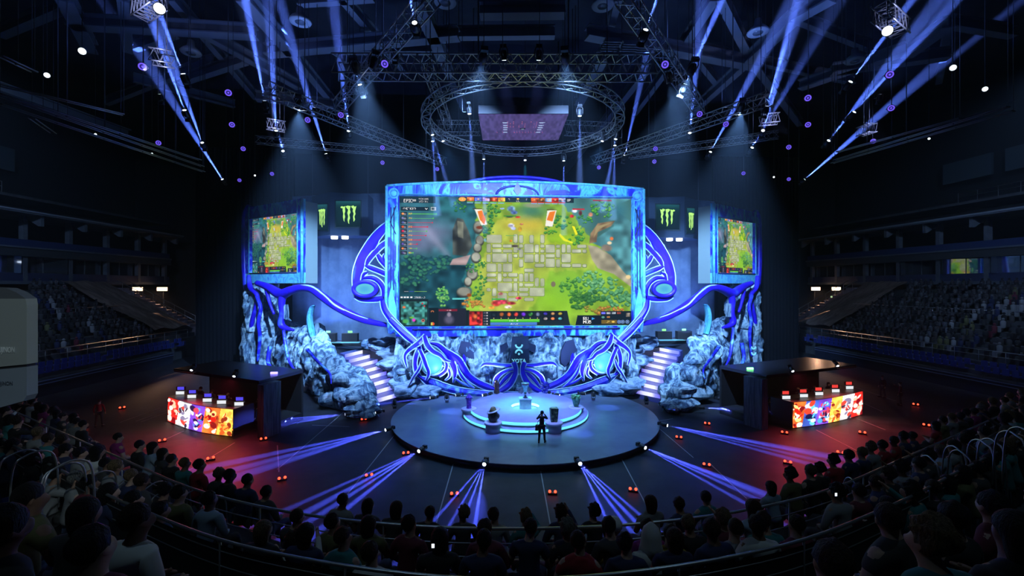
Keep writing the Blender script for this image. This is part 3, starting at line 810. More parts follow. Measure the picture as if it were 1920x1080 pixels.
def ribs(name, parent, pts, Y=None, flat=0.3, mirror=False, m=None, edge=True, conv=None, n=6):
    """a flat scenic band following (x, y, width[, Y]) marks; width in picture units at its distance"""
    m = m or M_BLUE
    P3 = []
    for q in pts:
        x, y = conv(q[0], q[1]) if conv else (q[0], q[1])
        wd = q[2] / (conv.s if conv else 1.0)
        yy = q[3] if len(q) > 3 else Y
        p = P(x, y, y=yy)
        r = wd * 0.5 * ((p - CAM).dot(FWD)) / F
        if mirror: p = mir(p)
        P3.append((p.x, p.y, p.z, r))
    sp = smoothpath(P3, n)
    path = [Vector(q[:3]) for q in sp]
    rr = [max(q[3], 0.02) for q in sp]
    b = MB()
    b.tube(path, rr, 8, flat=1.0, up=(0, 1, 0)) if flat >= 1 else rib_strip(b, path, rr, flat)
    o = b.build(name, m, parent)
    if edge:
        e = MB()  # thin pale tubes added in place of outlines of projected light
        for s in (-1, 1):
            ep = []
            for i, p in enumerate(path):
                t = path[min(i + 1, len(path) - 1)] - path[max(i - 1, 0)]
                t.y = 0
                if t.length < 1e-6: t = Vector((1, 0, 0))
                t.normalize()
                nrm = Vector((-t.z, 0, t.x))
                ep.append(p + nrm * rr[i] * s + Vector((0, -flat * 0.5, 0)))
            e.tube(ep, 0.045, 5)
        e.build('edge_outline', M_EDGE, o, local=False) if False else attach_sub(e, 'edge_outline', M_EDGE, o, parent)
    return o

def attach_sub(b, name, m, part, thing_):
    """a sub-part: its geometry is given in world coordinates, its parent part sits at the thing's origin"""
    me = b.mesh(name)
    me.materials.append(m)
    o = bpy.data.objects.new(name, me)
    COL.objects.link(o)
    pm = Matrix.Translation(thing_.location) @ thing_.rotation_euler.to_matrix().to_4x4()
    me.transform(pm.inverted())
    o.parent = part
    return o

def rib_strip(b, path, rr, thick):
    """flat band facing -y with a slightly raised middle"""
    N = len(path)
    vs = []
    for i, p in enumerate(path):
        t = path[min(i + 1, N - 1)] - path[max(i - 1, 0)]
        t.y = 0
        if t.length < 1e-6: t = Vector((1, 0, 0))
        t.normalize()
        n_ = Vector((-t.z, 0, t.x))
        r = rr[i]
        h = thick
        for (a, d) in ((-1, 0), (-0.75, -h * 0.6), (0, -h), (0.75, -h * 0.6), (1, 0), (0.8, h * 0.5), (-0.8, h * 0.5)):
            vs.append(p + n_ * (a * r) + Vector((0, d, 0)))
    k = 7
    fs = []
    for i in range(N - 1):
        for j in range(k):
            l = (j + 1) % k
            fs.append((i * k + j, i * k + l, (i + 1) * k + l, (i + 1) * k + j))
    fs.append(tuple(reversed(range(k)))); fs.append(tuple((N - 1) * k + j for j in range(k)))
    b.add(vs, fs, False)

class Conv:
    def __init__(s, x0, y0, sc): s.x0, s.y0, s.s = x0, y0, sc
    def __call__(s, x, y): return s.x0 + x / s.s, s.y0 + y / s.s
CA = Conv(640, 380, 4.154); CB = Conv(740, 600, 6.75); CC = Conv(440, 500, 3.6)

GAME = paint_game()
GAME_SMALL = GAME.small(3)
M_SCREEN = screen_mat('led_screen_light', 1.15)

def ellipse_pts(cx, cy, rx, ry, n=40, a0=0, a1=2 * PI, rot=0):
    out = []
    for k in range(n):
        a = a0 + (a1 - a0) * k / n
        x = rx * math.cos(a); y = ry * math.sin(a)
        out.append((cx + x * math.cos(rot) - y * math.sin(rot), cy + x * math.sin(rot) + y * math.cos(rot)))
    return out

def dome(b, c, rx, rz, depth, n=32, m=7):
    """a bulging oval facing -y"""
    vs = [Vector(c) + Vector((0, -depth, 0))]
    for i in range(1, m + 1):
        t = i / m * PI / 2
        for k in range(n):
            a = 2 * PI * k / n
            vs.append(Vector(c) + Vector((rx * math.sin(t) * math.cos(a), -depth * math.cos(t), rz * math.sin(t) * math.sin(a))))
    fs = [(0, 1 + k, 1 + (k + 1) % n) for k in range(n)]
    for i in range(m - 1):
        for k in range(n):
            l = (k + 1) % n
            fs.append((1 + i * n + k, 1 + (i + 1) * n + k, 1 + (i + 1) * n + l, 1 + i * n + l))
    # back
    for k in range(n):
        pass
    fs.append(tuple(1 + (m - 1) * n + k for k in range(n)))
    b.add(vs, fs, True)

def ring(b, c, rx, rz, r, n=40, flat=1.0):
    b.tube([Vector(c) + Vector((rx * math.cos(2 * PI * k / n), 0, rz * math.sin(2 * PI * k / n))) for k in range(n)], r, 8, closed=True, up=(0, 1, 0), flat=flat)

def build_main_screen():
    a = P(754, 368, y=YS); bR = P(1187.5, 368, y=YS)
    hx = (bR.x - a.x) / 2; cx = (bR.x + a.x) / 2
    cx = 0.0
    zt = a.z; zb = P(970, 611, y=YS).z
    t = empty('main_screen', (0, YS, zb), 0, 'giant central screen in a blue and cyan frame showing a stone path through green woods', 'screen')
    me = GAME.mesh('display', lambda u, v: (-hx + 2 * hx * u, -0.05, (zt - zb) * (1 - v)))
    me.materials.append(M_SCREEN)
    o = bpy.data.objects.new('display', me); COL.objects.link(o); o.parent = t
    b = MB(); b.box((0, YS + 0.35, (zt + zb) / 2), (2 * hx + 1.4, 0.6, zt - zb + 1.2)); b.build('back_box', M_DARKBLUE, t)
    # outer outline
    fl = (P(1206.5, 351, y=YS).x - P(731.5, 351, y=YS).x) / 2
    zo = P(731, 351, y=YS).z; zc = P(970, 344, y=YS).z; zl = P(970, 622, y=YS).z
    W_ = hx
    def band(name, poly, m, y0=-0.45, dep=0.5):
        b = MB(); b.prism(poly, dep, Matrix.Translation((0, YS + y0, 0))); return b.build(name, m, t)
    band('top_frame', [(-fl, zt), (-fl, zo), (-fl + 1.2, zo + 0.1), (-4, zc - 0.02), (0, zc), (4, zc - 0.02), (fl - 1.2, zo + 0.1), (fl, zo), (fl, zt), (W_, zt), (-W_, zt)], M_FRAME)
    band('bottom_frame', [(-W_ - 0.4, zb), (W_ + 0.4, zb), (W_ + 0.2, zl - 0.3), (-W_ - 0.2, zl - 0.3)], M_FRAME)
    for s in (-1, 1):
        band('side_frame', [(s * W_, zt), (s * fl, zt), (s * (fl + 0.05), zb + 2), (s * (fl - 0.25), zb - 0.6), (s * W_, zb - 0.3)], M_FRAME)
        e = MB(); e.tube([Vector((s * (fl + 0.02), YS - 0.5, zo)), Vector((s * (fl + 0.06), YS - 0.5, zb + 2)), Vector((s * (fl - 0.2), YS - 0.5, zb - 0.5))], 0.11, 8)
        e.build('side_edge', M_FRAMEC, t)
        e = MB(); e.tube([Vector((s * (W_ + 0.10), YS - 0.5, zt)), Vector((s * (W_ + 0.10), YS - 0.5, zb))], 0.07, 6); e.build('inner_edge', M_FRAMEC, t)
        # slim upright mouldings and the corner boss
        for k, (dx, rr) in enumerate(((0.36, 0.05), (0.6, 0.05))):
            e = MB(); e.tube([Vector((s * (W_ + dx), YS - 0.47, zt - 1.0)), Vector((s * (W_ + dx + 0.03), YS - 0.47, zb + 3))], rr, 6); e.build('upright_moulding', M_DARKBLUE, t)
        e = MB(); ring(e, (s * (fl - 0.55), YS - 0.5, zo - 0.6), 0.36, 0.36, 0.08, 24); e.build('corner_ring', M_FRAMEC, t)
        e = MB(); dome(e, (s * (fl - 0.55), YS - 0.47, zo - 0.6), 0.25, 0.25, 0.12, 20); e.build('corner_boss', mat('boss_cyan', (0.2, 0.75, 0.9), 0.3), t)
        e = MB(); e.tube([Vector((s * (W_ + 0.2), YS - 0.5, zt - 0.9)), Vector((s * (W_ + 0.65), YS - 0.5, zt - 2.2)), Vector((s * (W_ + 0.2), YS - 0.5, zt - 3.2))], 0.05, 6); e.build('diagonal_moulding', M_DARKBLUE, t)
        # pale cracked plate near the foot
        e = MB(); e.prism([(s * (W_ + 0.15), zb - 0.2), (s * (fl - 0.1), zb - 0.3), (s * (fl - 0.15), zb + 2.4), (s * (W_ + 0.55), zb + 3.3), (s * (W_ + 0.15), zb + 1.5)], 0.1, Matrix.Translation((0, YS - 0.55, 0))); e.build('cracked_plate', M_FRAMEC, t)
    e = MB(); e.tube([Vector((x, YS - 0.5, zo + 0.02 + (zc - zo) * (1 - (x / fl) ** 2))) for x in np.linspace(-fl, fl, 25)], 0.1, 6); e.build('top_edge', M_FRAMEC, t)
    e = MB(); e.tube([Vector((x, YS - 0.5, zt + 0.06)) for x in (-W_, W_)], 0.06, 6); e.build('lower_top_edge', M_FRAMEC, t)
    # crest: two arcs at the middle of the top
    for s in (-1, 1):
        e = MB(); e.tube([Vector((s * (0.15 + 1.6 * math.sin(a)), YS - 0.5, zt + 0.1 + 0.75 * math.cos(a))) for a in np.linspace(0, PI / 2, 9)], 0.09, 6); e.build('crest_arc', mat('crest_navy', (0.03, 0.03, 0.3), 0.4), t)
        e = MB(); e.prism([(s * 2.2, zt + 0.15), (s * 4.6, zt + 0.35), (s * 4.0, zt + 0.6), (s * 2.6, zt + 0.5)], 0.08, Matrix.Translation((0, YS - 0.5, 0))); e.build('crest_leaf', mat('crest_navy', (0.03, 0.03, 0.3)), t)
    e = MB(); e.prism([(0, zc + 0.05), (0.35, zt + 0.5), (0, zt + 0.05), (-0.35, zt + 0.5)], 0.15, Matrix.Translation((0, YS - 0.6, 0))); e.build('crest_jewel', M_BLUE, t)
    e = MB()
    for s in (-1, 1): e.tube([Vector((s * x, YS - 0.5, zl + 0.25 + 0.12 * math.sin(x * 1.1))) for x in np.linspace(0.6, 8.5, 18)], 0.07, 6)
    for s in (-1, 1):
        pass
    half = MB(); half.tube([Vector((x, YS - 0.5, zl + 0.3)) for x in np.linspace(-8.6, 8.6, 30)], 0.07, 6); half.build('bottom_moulding', M_DARKBLUE, t)
    # arch rising behind the top edge
    b = MB()
    p0 = P(862, 347, y=YS + 0.6); top = P(970, 331, y=YS + 0.6)
    R = 5.2
    for k, (dr, dz) in enumerate(((0, 0), (0.25, -0.28))):
        b = MB(); b.tube([Vector((-(R - dr) * math.cos(a), YS + 0.7, p0.z - 0.5 + dz + (top.z - p0.z + 0.5) * math.sin(a))) for a in np.linspace(0, PI, 25)], 0.13, 8); b.build('arch', M_BLUE, t)
    b = MB(); b.prism([(-R + 0.3, zc - 0.3), (R - 0.3, zc - 0.3)] + [((R - 0.3) * math.cos(a), p0.z - 0.5 + (top.z - p0.z + 0.2) * math.sin(a)) for a in np.linspace(0.1, PI - 0.1, 16)], 0.1, Matrix.Translation((0, YS + 0.8, 0))); b.build('arch_panel', mat('arch_lilac', (0.10, 0.08, 0.5), 0.5), t)
    return fl, zt, zb, zl
FL, ZT, ZB, ZL = build_main_screen()

def build_wing(s):
    """the fan of ribs with a glowing oval beside the screen; s = -1 the one left of it"""
    c = P(*CA(190, 672), y=36.7)
    if s > 0: c = mir(c)
    t = empty('rib_fan', (c.x, 36.7, c.z - 1.5), 0, ('blue ribbed fan with a glowing oval on the side of the stairs to the far left wall' if False else ('blue ribbed fan with a glowing oval at the left edge of the giant screen' if s < 0 else 'blue ribbed fan with a glowing oval at the right edge of the giant screen')), 'set piece', 'ribbed fans beside the giant screen')
    k = dict(conv=CA, mirror=s > 0, Y=36.9)
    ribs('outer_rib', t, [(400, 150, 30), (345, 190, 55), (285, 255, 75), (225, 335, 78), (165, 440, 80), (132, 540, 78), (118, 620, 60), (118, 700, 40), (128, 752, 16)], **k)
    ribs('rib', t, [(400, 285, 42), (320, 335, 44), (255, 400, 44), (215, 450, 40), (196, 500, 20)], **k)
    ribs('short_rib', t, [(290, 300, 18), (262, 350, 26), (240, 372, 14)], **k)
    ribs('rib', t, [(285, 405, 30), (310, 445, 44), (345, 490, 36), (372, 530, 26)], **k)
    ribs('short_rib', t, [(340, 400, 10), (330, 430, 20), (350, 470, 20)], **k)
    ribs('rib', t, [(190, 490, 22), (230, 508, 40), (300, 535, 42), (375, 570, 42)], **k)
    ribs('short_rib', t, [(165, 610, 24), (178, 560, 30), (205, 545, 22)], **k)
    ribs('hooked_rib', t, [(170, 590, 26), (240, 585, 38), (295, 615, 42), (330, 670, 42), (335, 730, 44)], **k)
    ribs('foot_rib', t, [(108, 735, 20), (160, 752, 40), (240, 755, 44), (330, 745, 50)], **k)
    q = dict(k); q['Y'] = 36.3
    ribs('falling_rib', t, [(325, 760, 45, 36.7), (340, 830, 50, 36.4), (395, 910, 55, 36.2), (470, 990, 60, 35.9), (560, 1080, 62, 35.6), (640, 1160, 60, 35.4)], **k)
    rx = 92 / 4.154 * 37.5 / F; rz = 60 / 4.154 * 37.5 / F
    b = MB(); ring(b, (c.x, 36.45, c.z), rx * 0.9, rz * 0.9, 0.17, 40); b.build('oval_rim', M_BLUE, t)
    b = MB(); dome(b, (c.x, 36.6, c.z), rx * 0.78, rz * 0.78, 0.3); o = b.build('glowing_oval', eye_mat(), t); o['label'] = 'glowing pale cyan oval'
    b = MB(); b.prism([(c.x + math.cos(a) * rx * 1.1, c.z + math.sin(a) * rz * 1.15) for a in np.linspace(0, 2 * PI, 24, endpoint=False)], 0.25, Matrix.Translation((0, 36.65, 0))); b.build('oval_back', M_DARKBLUE, t)

def eye_mat():
    if 'eye_radial' in MATS: return MATS['eye_radial']
    m = bpy.data.materials.new('eye_radial'); m.use_nodes = True
    t = m.node_tree; t.nodes.clear()
    o = t.nodes.new('ShaderNodeOutputMaterial'); e = t.nodes.new('ShaderNodeEmission')
    tc = t.nodes.new('ShaderNodeTexCoord'); mp = t.nodes.new('ShaderNodeMapping'); g = t.nodes.new('ShaderNodeTexGradient'); g.gradient_type = 'SPHERICAL'
    mp.inputs['Location'].default_value = (-1, -1, -1); mp.inputs['Scale'].default_value = (2, 2, 2)
    cr = t.nodes.new('ShaderNodeValToRGB')
    el = cr.color_ramp.elements
    el[0].position = 0.0; el[0].color = (0.08, 0.45, 0.85, 1)
    el[1].position = 0.75; el[1].color = (0.62, 0.85, 0.72, 1)
    k = el.new(0.3); k.color = (0.16, 0.72, 0.8, 1)
    t.links.new(tc.outputs['Generated'], mp.inputs[0]); t.links.new(mp.outputs[0], g.inputs[0]); t.links.new(g.outputs['Fac'], cr.inputs[0]); t.links.new(cr.outputs[0], e.inputs['Color'])
    t.links.new(e.outputs[0], o.inputs[0])
    m.cycles.emission_sampling = 'NONE'
    MATS['eye_radial'] = m
    return m

for s in (-1, 1): build_wing(s)

def build_claw(s):
    """the writhing lower half with the big round eye"""
    c = P(*CB(480, 545), y=35.0)
    if s > 0: c = mir(c)
    side = 'left' if s < 0 else 'right'
    t = empty('tendril_eye', (c.x, 35.0, 0.4), 0, f'tangle of blue tendrils round a glowing cyan eye beside the {side} boulders', 'set piece', 'tendril eyes below the giant screen')
    k = dict(conv=CB, mirror=s > 0, Y=35.0)
    f = lambda nm, pts, yy=35.0, **kw: ribs(nm, t, pts, **{**k, 'Y': yy, **kw})
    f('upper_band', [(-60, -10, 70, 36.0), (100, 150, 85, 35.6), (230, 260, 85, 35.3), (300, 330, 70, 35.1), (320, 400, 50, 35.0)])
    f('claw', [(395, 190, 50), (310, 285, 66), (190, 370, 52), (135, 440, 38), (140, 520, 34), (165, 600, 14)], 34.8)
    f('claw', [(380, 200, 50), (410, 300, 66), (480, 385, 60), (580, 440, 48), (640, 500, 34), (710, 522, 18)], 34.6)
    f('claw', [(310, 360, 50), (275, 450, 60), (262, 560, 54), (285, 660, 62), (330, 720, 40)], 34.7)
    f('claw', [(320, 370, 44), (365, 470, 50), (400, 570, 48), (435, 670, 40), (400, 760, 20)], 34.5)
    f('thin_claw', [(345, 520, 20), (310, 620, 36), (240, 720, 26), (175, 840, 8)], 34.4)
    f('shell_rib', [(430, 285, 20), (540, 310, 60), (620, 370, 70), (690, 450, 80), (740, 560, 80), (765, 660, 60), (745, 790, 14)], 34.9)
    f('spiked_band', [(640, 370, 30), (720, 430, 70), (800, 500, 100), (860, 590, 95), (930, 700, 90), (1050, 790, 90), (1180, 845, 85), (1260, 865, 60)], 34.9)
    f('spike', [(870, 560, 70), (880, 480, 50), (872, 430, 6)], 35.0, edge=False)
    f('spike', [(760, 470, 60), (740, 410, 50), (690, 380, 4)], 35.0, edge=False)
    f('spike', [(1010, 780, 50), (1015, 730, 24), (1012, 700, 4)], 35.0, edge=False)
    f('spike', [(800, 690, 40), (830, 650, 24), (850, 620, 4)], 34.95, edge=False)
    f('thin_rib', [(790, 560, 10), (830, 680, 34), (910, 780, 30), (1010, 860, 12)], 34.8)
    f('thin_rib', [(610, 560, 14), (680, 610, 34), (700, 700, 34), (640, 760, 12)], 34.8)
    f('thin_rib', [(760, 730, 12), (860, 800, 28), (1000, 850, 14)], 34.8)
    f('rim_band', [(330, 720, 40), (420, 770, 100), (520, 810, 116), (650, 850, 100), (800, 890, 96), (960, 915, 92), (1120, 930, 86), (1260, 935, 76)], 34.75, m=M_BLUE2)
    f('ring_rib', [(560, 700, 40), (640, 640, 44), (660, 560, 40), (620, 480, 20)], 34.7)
    # eye
    D = 36.5; u = D / F / 6.75
    b = MB(); ring(b, (c.x, 34.9, c.z), 150 * u, 150 * u, 0.16, 40); b.build('eye_socket', M_DARKBLUE, t)
    b = MB(); ring(b, (c.x, 34.8, c.z), 130 * u, 135 * u, 0.1, 40); b.build('eye_ring', M_EDGE, t)
    b = MB(); dome(b, (c.x, 34.95, c.z), 122 * u, 130 * u, 0.55); o = b.build('eye', M_GLOW, t); o['label'] = 'glowing cyan eye'
    b = MB(); b.prism([(c.x + math.cos(a) * 1.05, c.z + math.sin(a) * 1.05) for a in np.linspace(0, 2 * PI, 24, endpoint=False)], 0.4, Matrix.Translation((0, 35.0, 0))); b.build('eye_back', M_DARKBLUE, t)
for s in (-1, 1): build_claw(s)

def build_centre_knot():
    t = empty('knot_ornament', (0, 34.8, ZD), 0, 'pair of mirrored blue loops standing at the back of the stage behind the silver trophy', 'set piece')
    for s in (-1, 1):
        k = dict(conv=CB, mirror=s > 0, Y=34.75)
        f = lambda nm, pts, yy=34.75, **kw: ribs(nm, t, pts, **{**k, 'Y': yy, **kw})
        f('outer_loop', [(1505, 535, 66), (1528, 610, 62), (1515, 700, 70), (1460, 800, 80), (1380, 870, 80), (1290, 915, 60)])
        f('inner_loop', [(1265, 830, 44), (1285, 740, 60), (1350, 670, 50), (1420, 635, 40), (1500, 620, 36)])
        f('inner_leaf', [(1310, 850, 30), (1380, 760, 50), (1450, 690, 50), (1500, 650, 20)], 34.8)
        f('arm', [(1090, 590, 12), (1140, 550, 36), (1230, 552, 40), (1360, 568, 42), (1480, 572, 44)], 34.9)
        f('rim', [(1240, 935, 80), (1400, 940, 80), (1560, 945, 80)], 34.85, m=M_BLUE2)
build_centre_knot()

# ---- rock wall under the screen, with the sign
def rough_sheet(b, fn, nu, nv, amp, freq=0.5, seed=0.0, smooth=False, ridge=0.0):
    vs = []
    pts = [[Vector(fn(i / (nu - 1), j / (nv - 1))) for j in range(nv)] for i in range(nu)]
    for i in range(nu):
        for j in range(nv):
            p = pts[i][j]
            du = pts[min(i + 1, nu - 1)][j] - pts[max(i - 1, 0)][j]
            dv = pts[i][min(j + 1, nv - 1)] - pts[i][max(j - 1, 0)]
            n_ = du.cross(dv)
            if n_.length > 1e-9: n_.normalize()
            q = p * freq + Vector((seed, seed * 0.7, 0))
            k = mnoise.noise(q) + 0.5 * mnoise.noise(q * 2.1) + 0.3 * mnoise.noise(q * 4.3) + 0.16 * mnoise.noise(q * 8.9)
            if ridge:
                k += ridge * (abs(mnoise.noise(Vector((q.x * 1.5, q.y * 1.5, q.z * 0.35)))) * 2 - 0.4)
            vs.append(p + n_ * amp * k)
    b.add(vs, grid_faces(nu, nv), smooth)

def build_rock_wall():
    x0 = P(742, 650, y=36.6).x
    t = empty('rock_wall', (0, 36.6, 0), 0, 'broad sculpted rock wall beneath the giant screen carrying a small pale logo', 'rock wall')
    zt = ZL - 0.15
    def fn(u, v):
        x = x0 + (-2 * x0) * u
        z = v * zt
        y = 36.75 - 0.5 * math.sin(v * PI) - 0.9 * (1 - v) ** 2 + 0.0
        return (x, y, z)
    # normals point to -y: u along +x, v along +z  ->  x cross z = -y
    b = MB(); rough_sheet(b, fn, 190, 60, 0.6, 0.55, 3.0, ridge=0.5)
    b.build('rock_face', M_ROCK, t)
    b = MB(); b.box((0, 37.3, zt / 2 - 0.1), (-2 * x0, 0.5, zt - 0.2)); b.build('backing', M_BLACK, t)
    # cave-like dark plates set in the wall
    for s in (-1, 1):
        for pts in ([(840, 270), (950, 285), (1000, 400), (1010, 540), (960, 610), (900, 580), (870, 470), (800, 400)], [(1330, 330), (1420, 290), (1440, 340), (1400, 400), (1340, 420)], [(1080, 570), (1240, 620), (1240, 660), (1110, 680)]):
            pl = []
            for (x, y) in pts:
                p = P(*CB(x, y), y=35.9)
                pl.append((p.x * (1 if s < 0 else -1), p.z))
            b = MB(); b.prism(pl, 0.5, Matrix.Translation((0, 35.95, 0))); b.build('dark_plate', mat('dark_plate', (0.03, 0.04, 0.10), 0.9), t)
    # rock shelves at the foot
    for i, (x, z, sx, sz) in enumerate([(-8.6, 0.8, 1.2, 0.9), (-6.8, 0.5, 1.2, 0.6), (-3.2, 0.6, 1.3, 0.8), (3.2, 0.6, 1.3, 0.8), (6.8, 0.5, 1.2, 0.6), (8.6, 0.8, 1.2, 0.9), (0, 0.3, 1.2, 0.5)]):
        b = MB(); rock_lump(b, (x, 35.9, 0.0), sx, 0.5, sz, i * 2.3, 18, 12, 0.6, False); b.build('rock_ledge', M_ROCK, t)
    # logo
    wm = mat('logo_pale_cyan', (0.35, 0.85, 0.9), 0.4, emit=(0.25, 0.75, 0.8), estr=0.45)
    YL = 35.3
    dk = mat('logo_dark_ground', (0.02, 0.035, 0.08), 0.8)
    p0 = P(955, 632, y=YL + 0.05); p1 = P(993, 684, y=YL + 0.05)
    pl = MB(); pl.prism([(p0.x, p1.z), (p1.x, p1.z), (p1.x - 0.1, p0.z), (p0.x + 0.25, p0.z)], 0.35, Matrix.Translation((0, YL + 0.06, 0))); pl.build('logo_panel', dk, t)
    def arc(cx, cz, r, a0, a1, w_):
        b = MB(); b.tube([Vector((cx + r * math.cos(a), YL, cz + r * math.sin(a))) for a in np.linspace(a0, a1, 14)], w_, 6, up=(0, 1, 0)); return b
    cz = P(973, 646, y=YL); cl = P(973, 661, y=YL)
    arc(cz.x, cz.z, 0.26, PI, 2 * PI, 0.075).build('logo_mark', wm, t)
    arc(cl.x, cl.z - 0.05, 0.26, 0, PI, 0.075).build('logo_mark', wm, t)
    b = MB(); b.sphere((cl.x, YL, cl.z - 0.12), 0.09, 12, 8); b.build('logo_mark', wm, t)
    tp = P(973, 680, y=YL)
    text_obj('YOTA', (tp.x, YL, tp.z), 0.42, wm, t, 'logo_letters')
def text_obj(txt, loc, size, m, parent, name, rot=(PI / 2, 0, 0), ext=0.02, local=False, align='CENTER', bold=0.012, xs=1.0):
    cu = bpy.data.curves.new(name, 'FONT')
    cu.body = txt; cu.size = size; cu.align_x = align; cu.extrude = ext; cu.offset = bold
    o = bpy.data.objects.new(name, cu); COL.objects.link(o)
    bpy.context.view_layer.update()
    me = bpy.data.meshes.new_from_object(o)
    bpy.data.objects.remove(o)
    me.materials.clear(); me.materials.append(m)
    from mathutils import Euler
    me.transform(Matrix.Translation(loc) @ Euler(rot).to_matrix().to_4x4() @ Matrix.Diagonal((xs, 1, 1, 1)))
    if parent and not local:
        me.transform((Matrix.Translation(parent.location) @ parent.rotation_euler.to_matrix().to_4x4()).inverted())
    o = bpy.data.objects.new(name, me); COL.objects.link(o)
    o.parent = parent
    return o
build_rock_wall()

# ---- the black riser behind the stairs
RZ = 3.1
def build_riser():
    for s in (-1, 1):
        b = MB()
        pl = [(9.6, 38.4), (12.0, 40.0), (18.0, 43.6), (24.5, 47.5), (24.5, 48.6), (9.6, 48.6)]
        vs = [(s * x, y, 0) for x, y in pl] + [(s * x, y, RZ) for x, y in pl]
        n = len(pl)
        fs = [tuple(range(n)), tuple(n + i for i in reversed(range(n)))] + [(i, n + i, n + (i + 1) % n, (i + 1) % n) for i in range(n)]
        if s < 0: fs = [tuple(reversed(f)) for f in fs]
        b.add(vs, [tuple(reversed(f)) for f in fs])
        o = b.build('stage_riser', mat('riser_black', (0.03, 0.035, 0.05), 0.5), kind=None)
        tag(o, f'raised black deck at the head of the {"left" if s < 0 else "right"} lit stairs', 'stage deck', 'raised decks')
build_riser()

def build_stairs(s):
    B0 = P(703, 757, z=ZD); B1 = P(749, 744, z=ZD); T0 = P(637, 662, z=RZ); T1 = P(697, 648, z=RZ)
    if s > 0: B0, B1, T0, T1 = [mir(v) for v in (B0, B1, T0, T1)]
    side = 'left' if s < 0 else 'right'
    t = empty('staircase', ((B0.x + B1.x) / 2, (B0.y + B1.y) / 2, 0.0), 0, f'flight of steps with glowing white risers beside the {side} rock outcrop', 'stairs', 'lit stairs')
    N = 8
    tread = mat('stair_tread', (0.06, 0.06, 0.22), 0.3)
    rm = noise_mat_emit()
    for i in range(N):
        a = i / N; c = (i + 1) / N
        L0 = B0.lerp(T0, a); R0 = B1.lerp(T1, a); L1 = B0.lerp(T0, c); R1 = B1.lerp(T1, c)
        z0 = ZD + (RZ - ZD) * a; z1 = ZD + (RZ - ZD) * c
        q = lambda v, z: Vector((v.x, v.y, z))
        b = MB()
        vs = [q(L0, 0), q(R0, 0), q(R1, 0), q(L1, 0), q(L0, z1), q(R0, z1), q(R1, z1), q(L1, z1)]
        fs = [(0, 3, 2, 1), (4, 5, 6, 7), (0, 1, 5, 4), (1, 2, 6, 5), (2, 3, 7, 6), (3, 0, 4, 7)]
        if s > 0: fs = [tuple(reversed(f)) for f in fs]
        b.add(vs, fs); st = b.build('step', tread, t)
        # glowing riser panel
        d = (R0 - L0); out = Vector((0, -0.02, 0))
        e0 = L0 + d * 0.04 + out; e1 = R0 - d * 0.04 + out
        b = MB()
        vs = [q(e0, z0 + 0.03), q(e1, z0 + 0.03), q(e1, z1 - 0.01), q(e0, z1 - 0.01)]
        fk = Vector((0, 0.015, 0)); vs += [v + fk for v in vs]
        b.add(vs, [(0, 1, 2, 3), (4, 7, 6, 5), (0, 4, 5, 1), (1, 5, 6, 2), (2, 6, 7, 3), (3, 7, 4, 0)])
        attach_sub(b, 'riser_light', rm, st, t)
    return t
def noise_mat_emit():
    if 'riser_glow' in MATS: return MATS['riser_glow']
    m = bpy.data.materials.new('riser_glow'); m.use_nodes = True
    t = m.node_tree; b = t.nodes['Principled BSDF']
    tc = t.nodes.new('ShaderNodeTexCoord'); sp = t.nodes.new('ShaderNodeSeparateXYZ'); cr = t.nodes.new('ShaderNodeValToRGB')
    e = cr.color_ramp.elements
    e[0].position = 0.0; e[0].color = (0.06, 0.05, 0.55, 1)
    e[1].position = 1.0; e[1].color = (0.10, 0.08, 0.6, 1)
    k = e.new(0.3); k.color = (0.62, 0.60, 0.95, 1)
    k = e.new(0.62); k.color = (0.85, 0.84, 1.0, 1)
    k = e.new(0.8); k.color = (0.22, 0.2, 0.75, 1)
    t.links.new(tc.outputs['Generated'], sp.inputs[0]); t.links.new(sp.outputs[0], cr.inputs[0])
    t.links.new(cr.outputs[0], b.inputs['Emission Color']); b.inputs['Emission Strength'].default_value = 1.2
    b.inputs['Base Color'].default_value = (0.2, 0.2, 0.4, 1)
    m.cycles.emission_sampling = 'NONE'
    MATS['riser_glow'] = m
    return m
for s in (-1, 1): build_stairs(s)

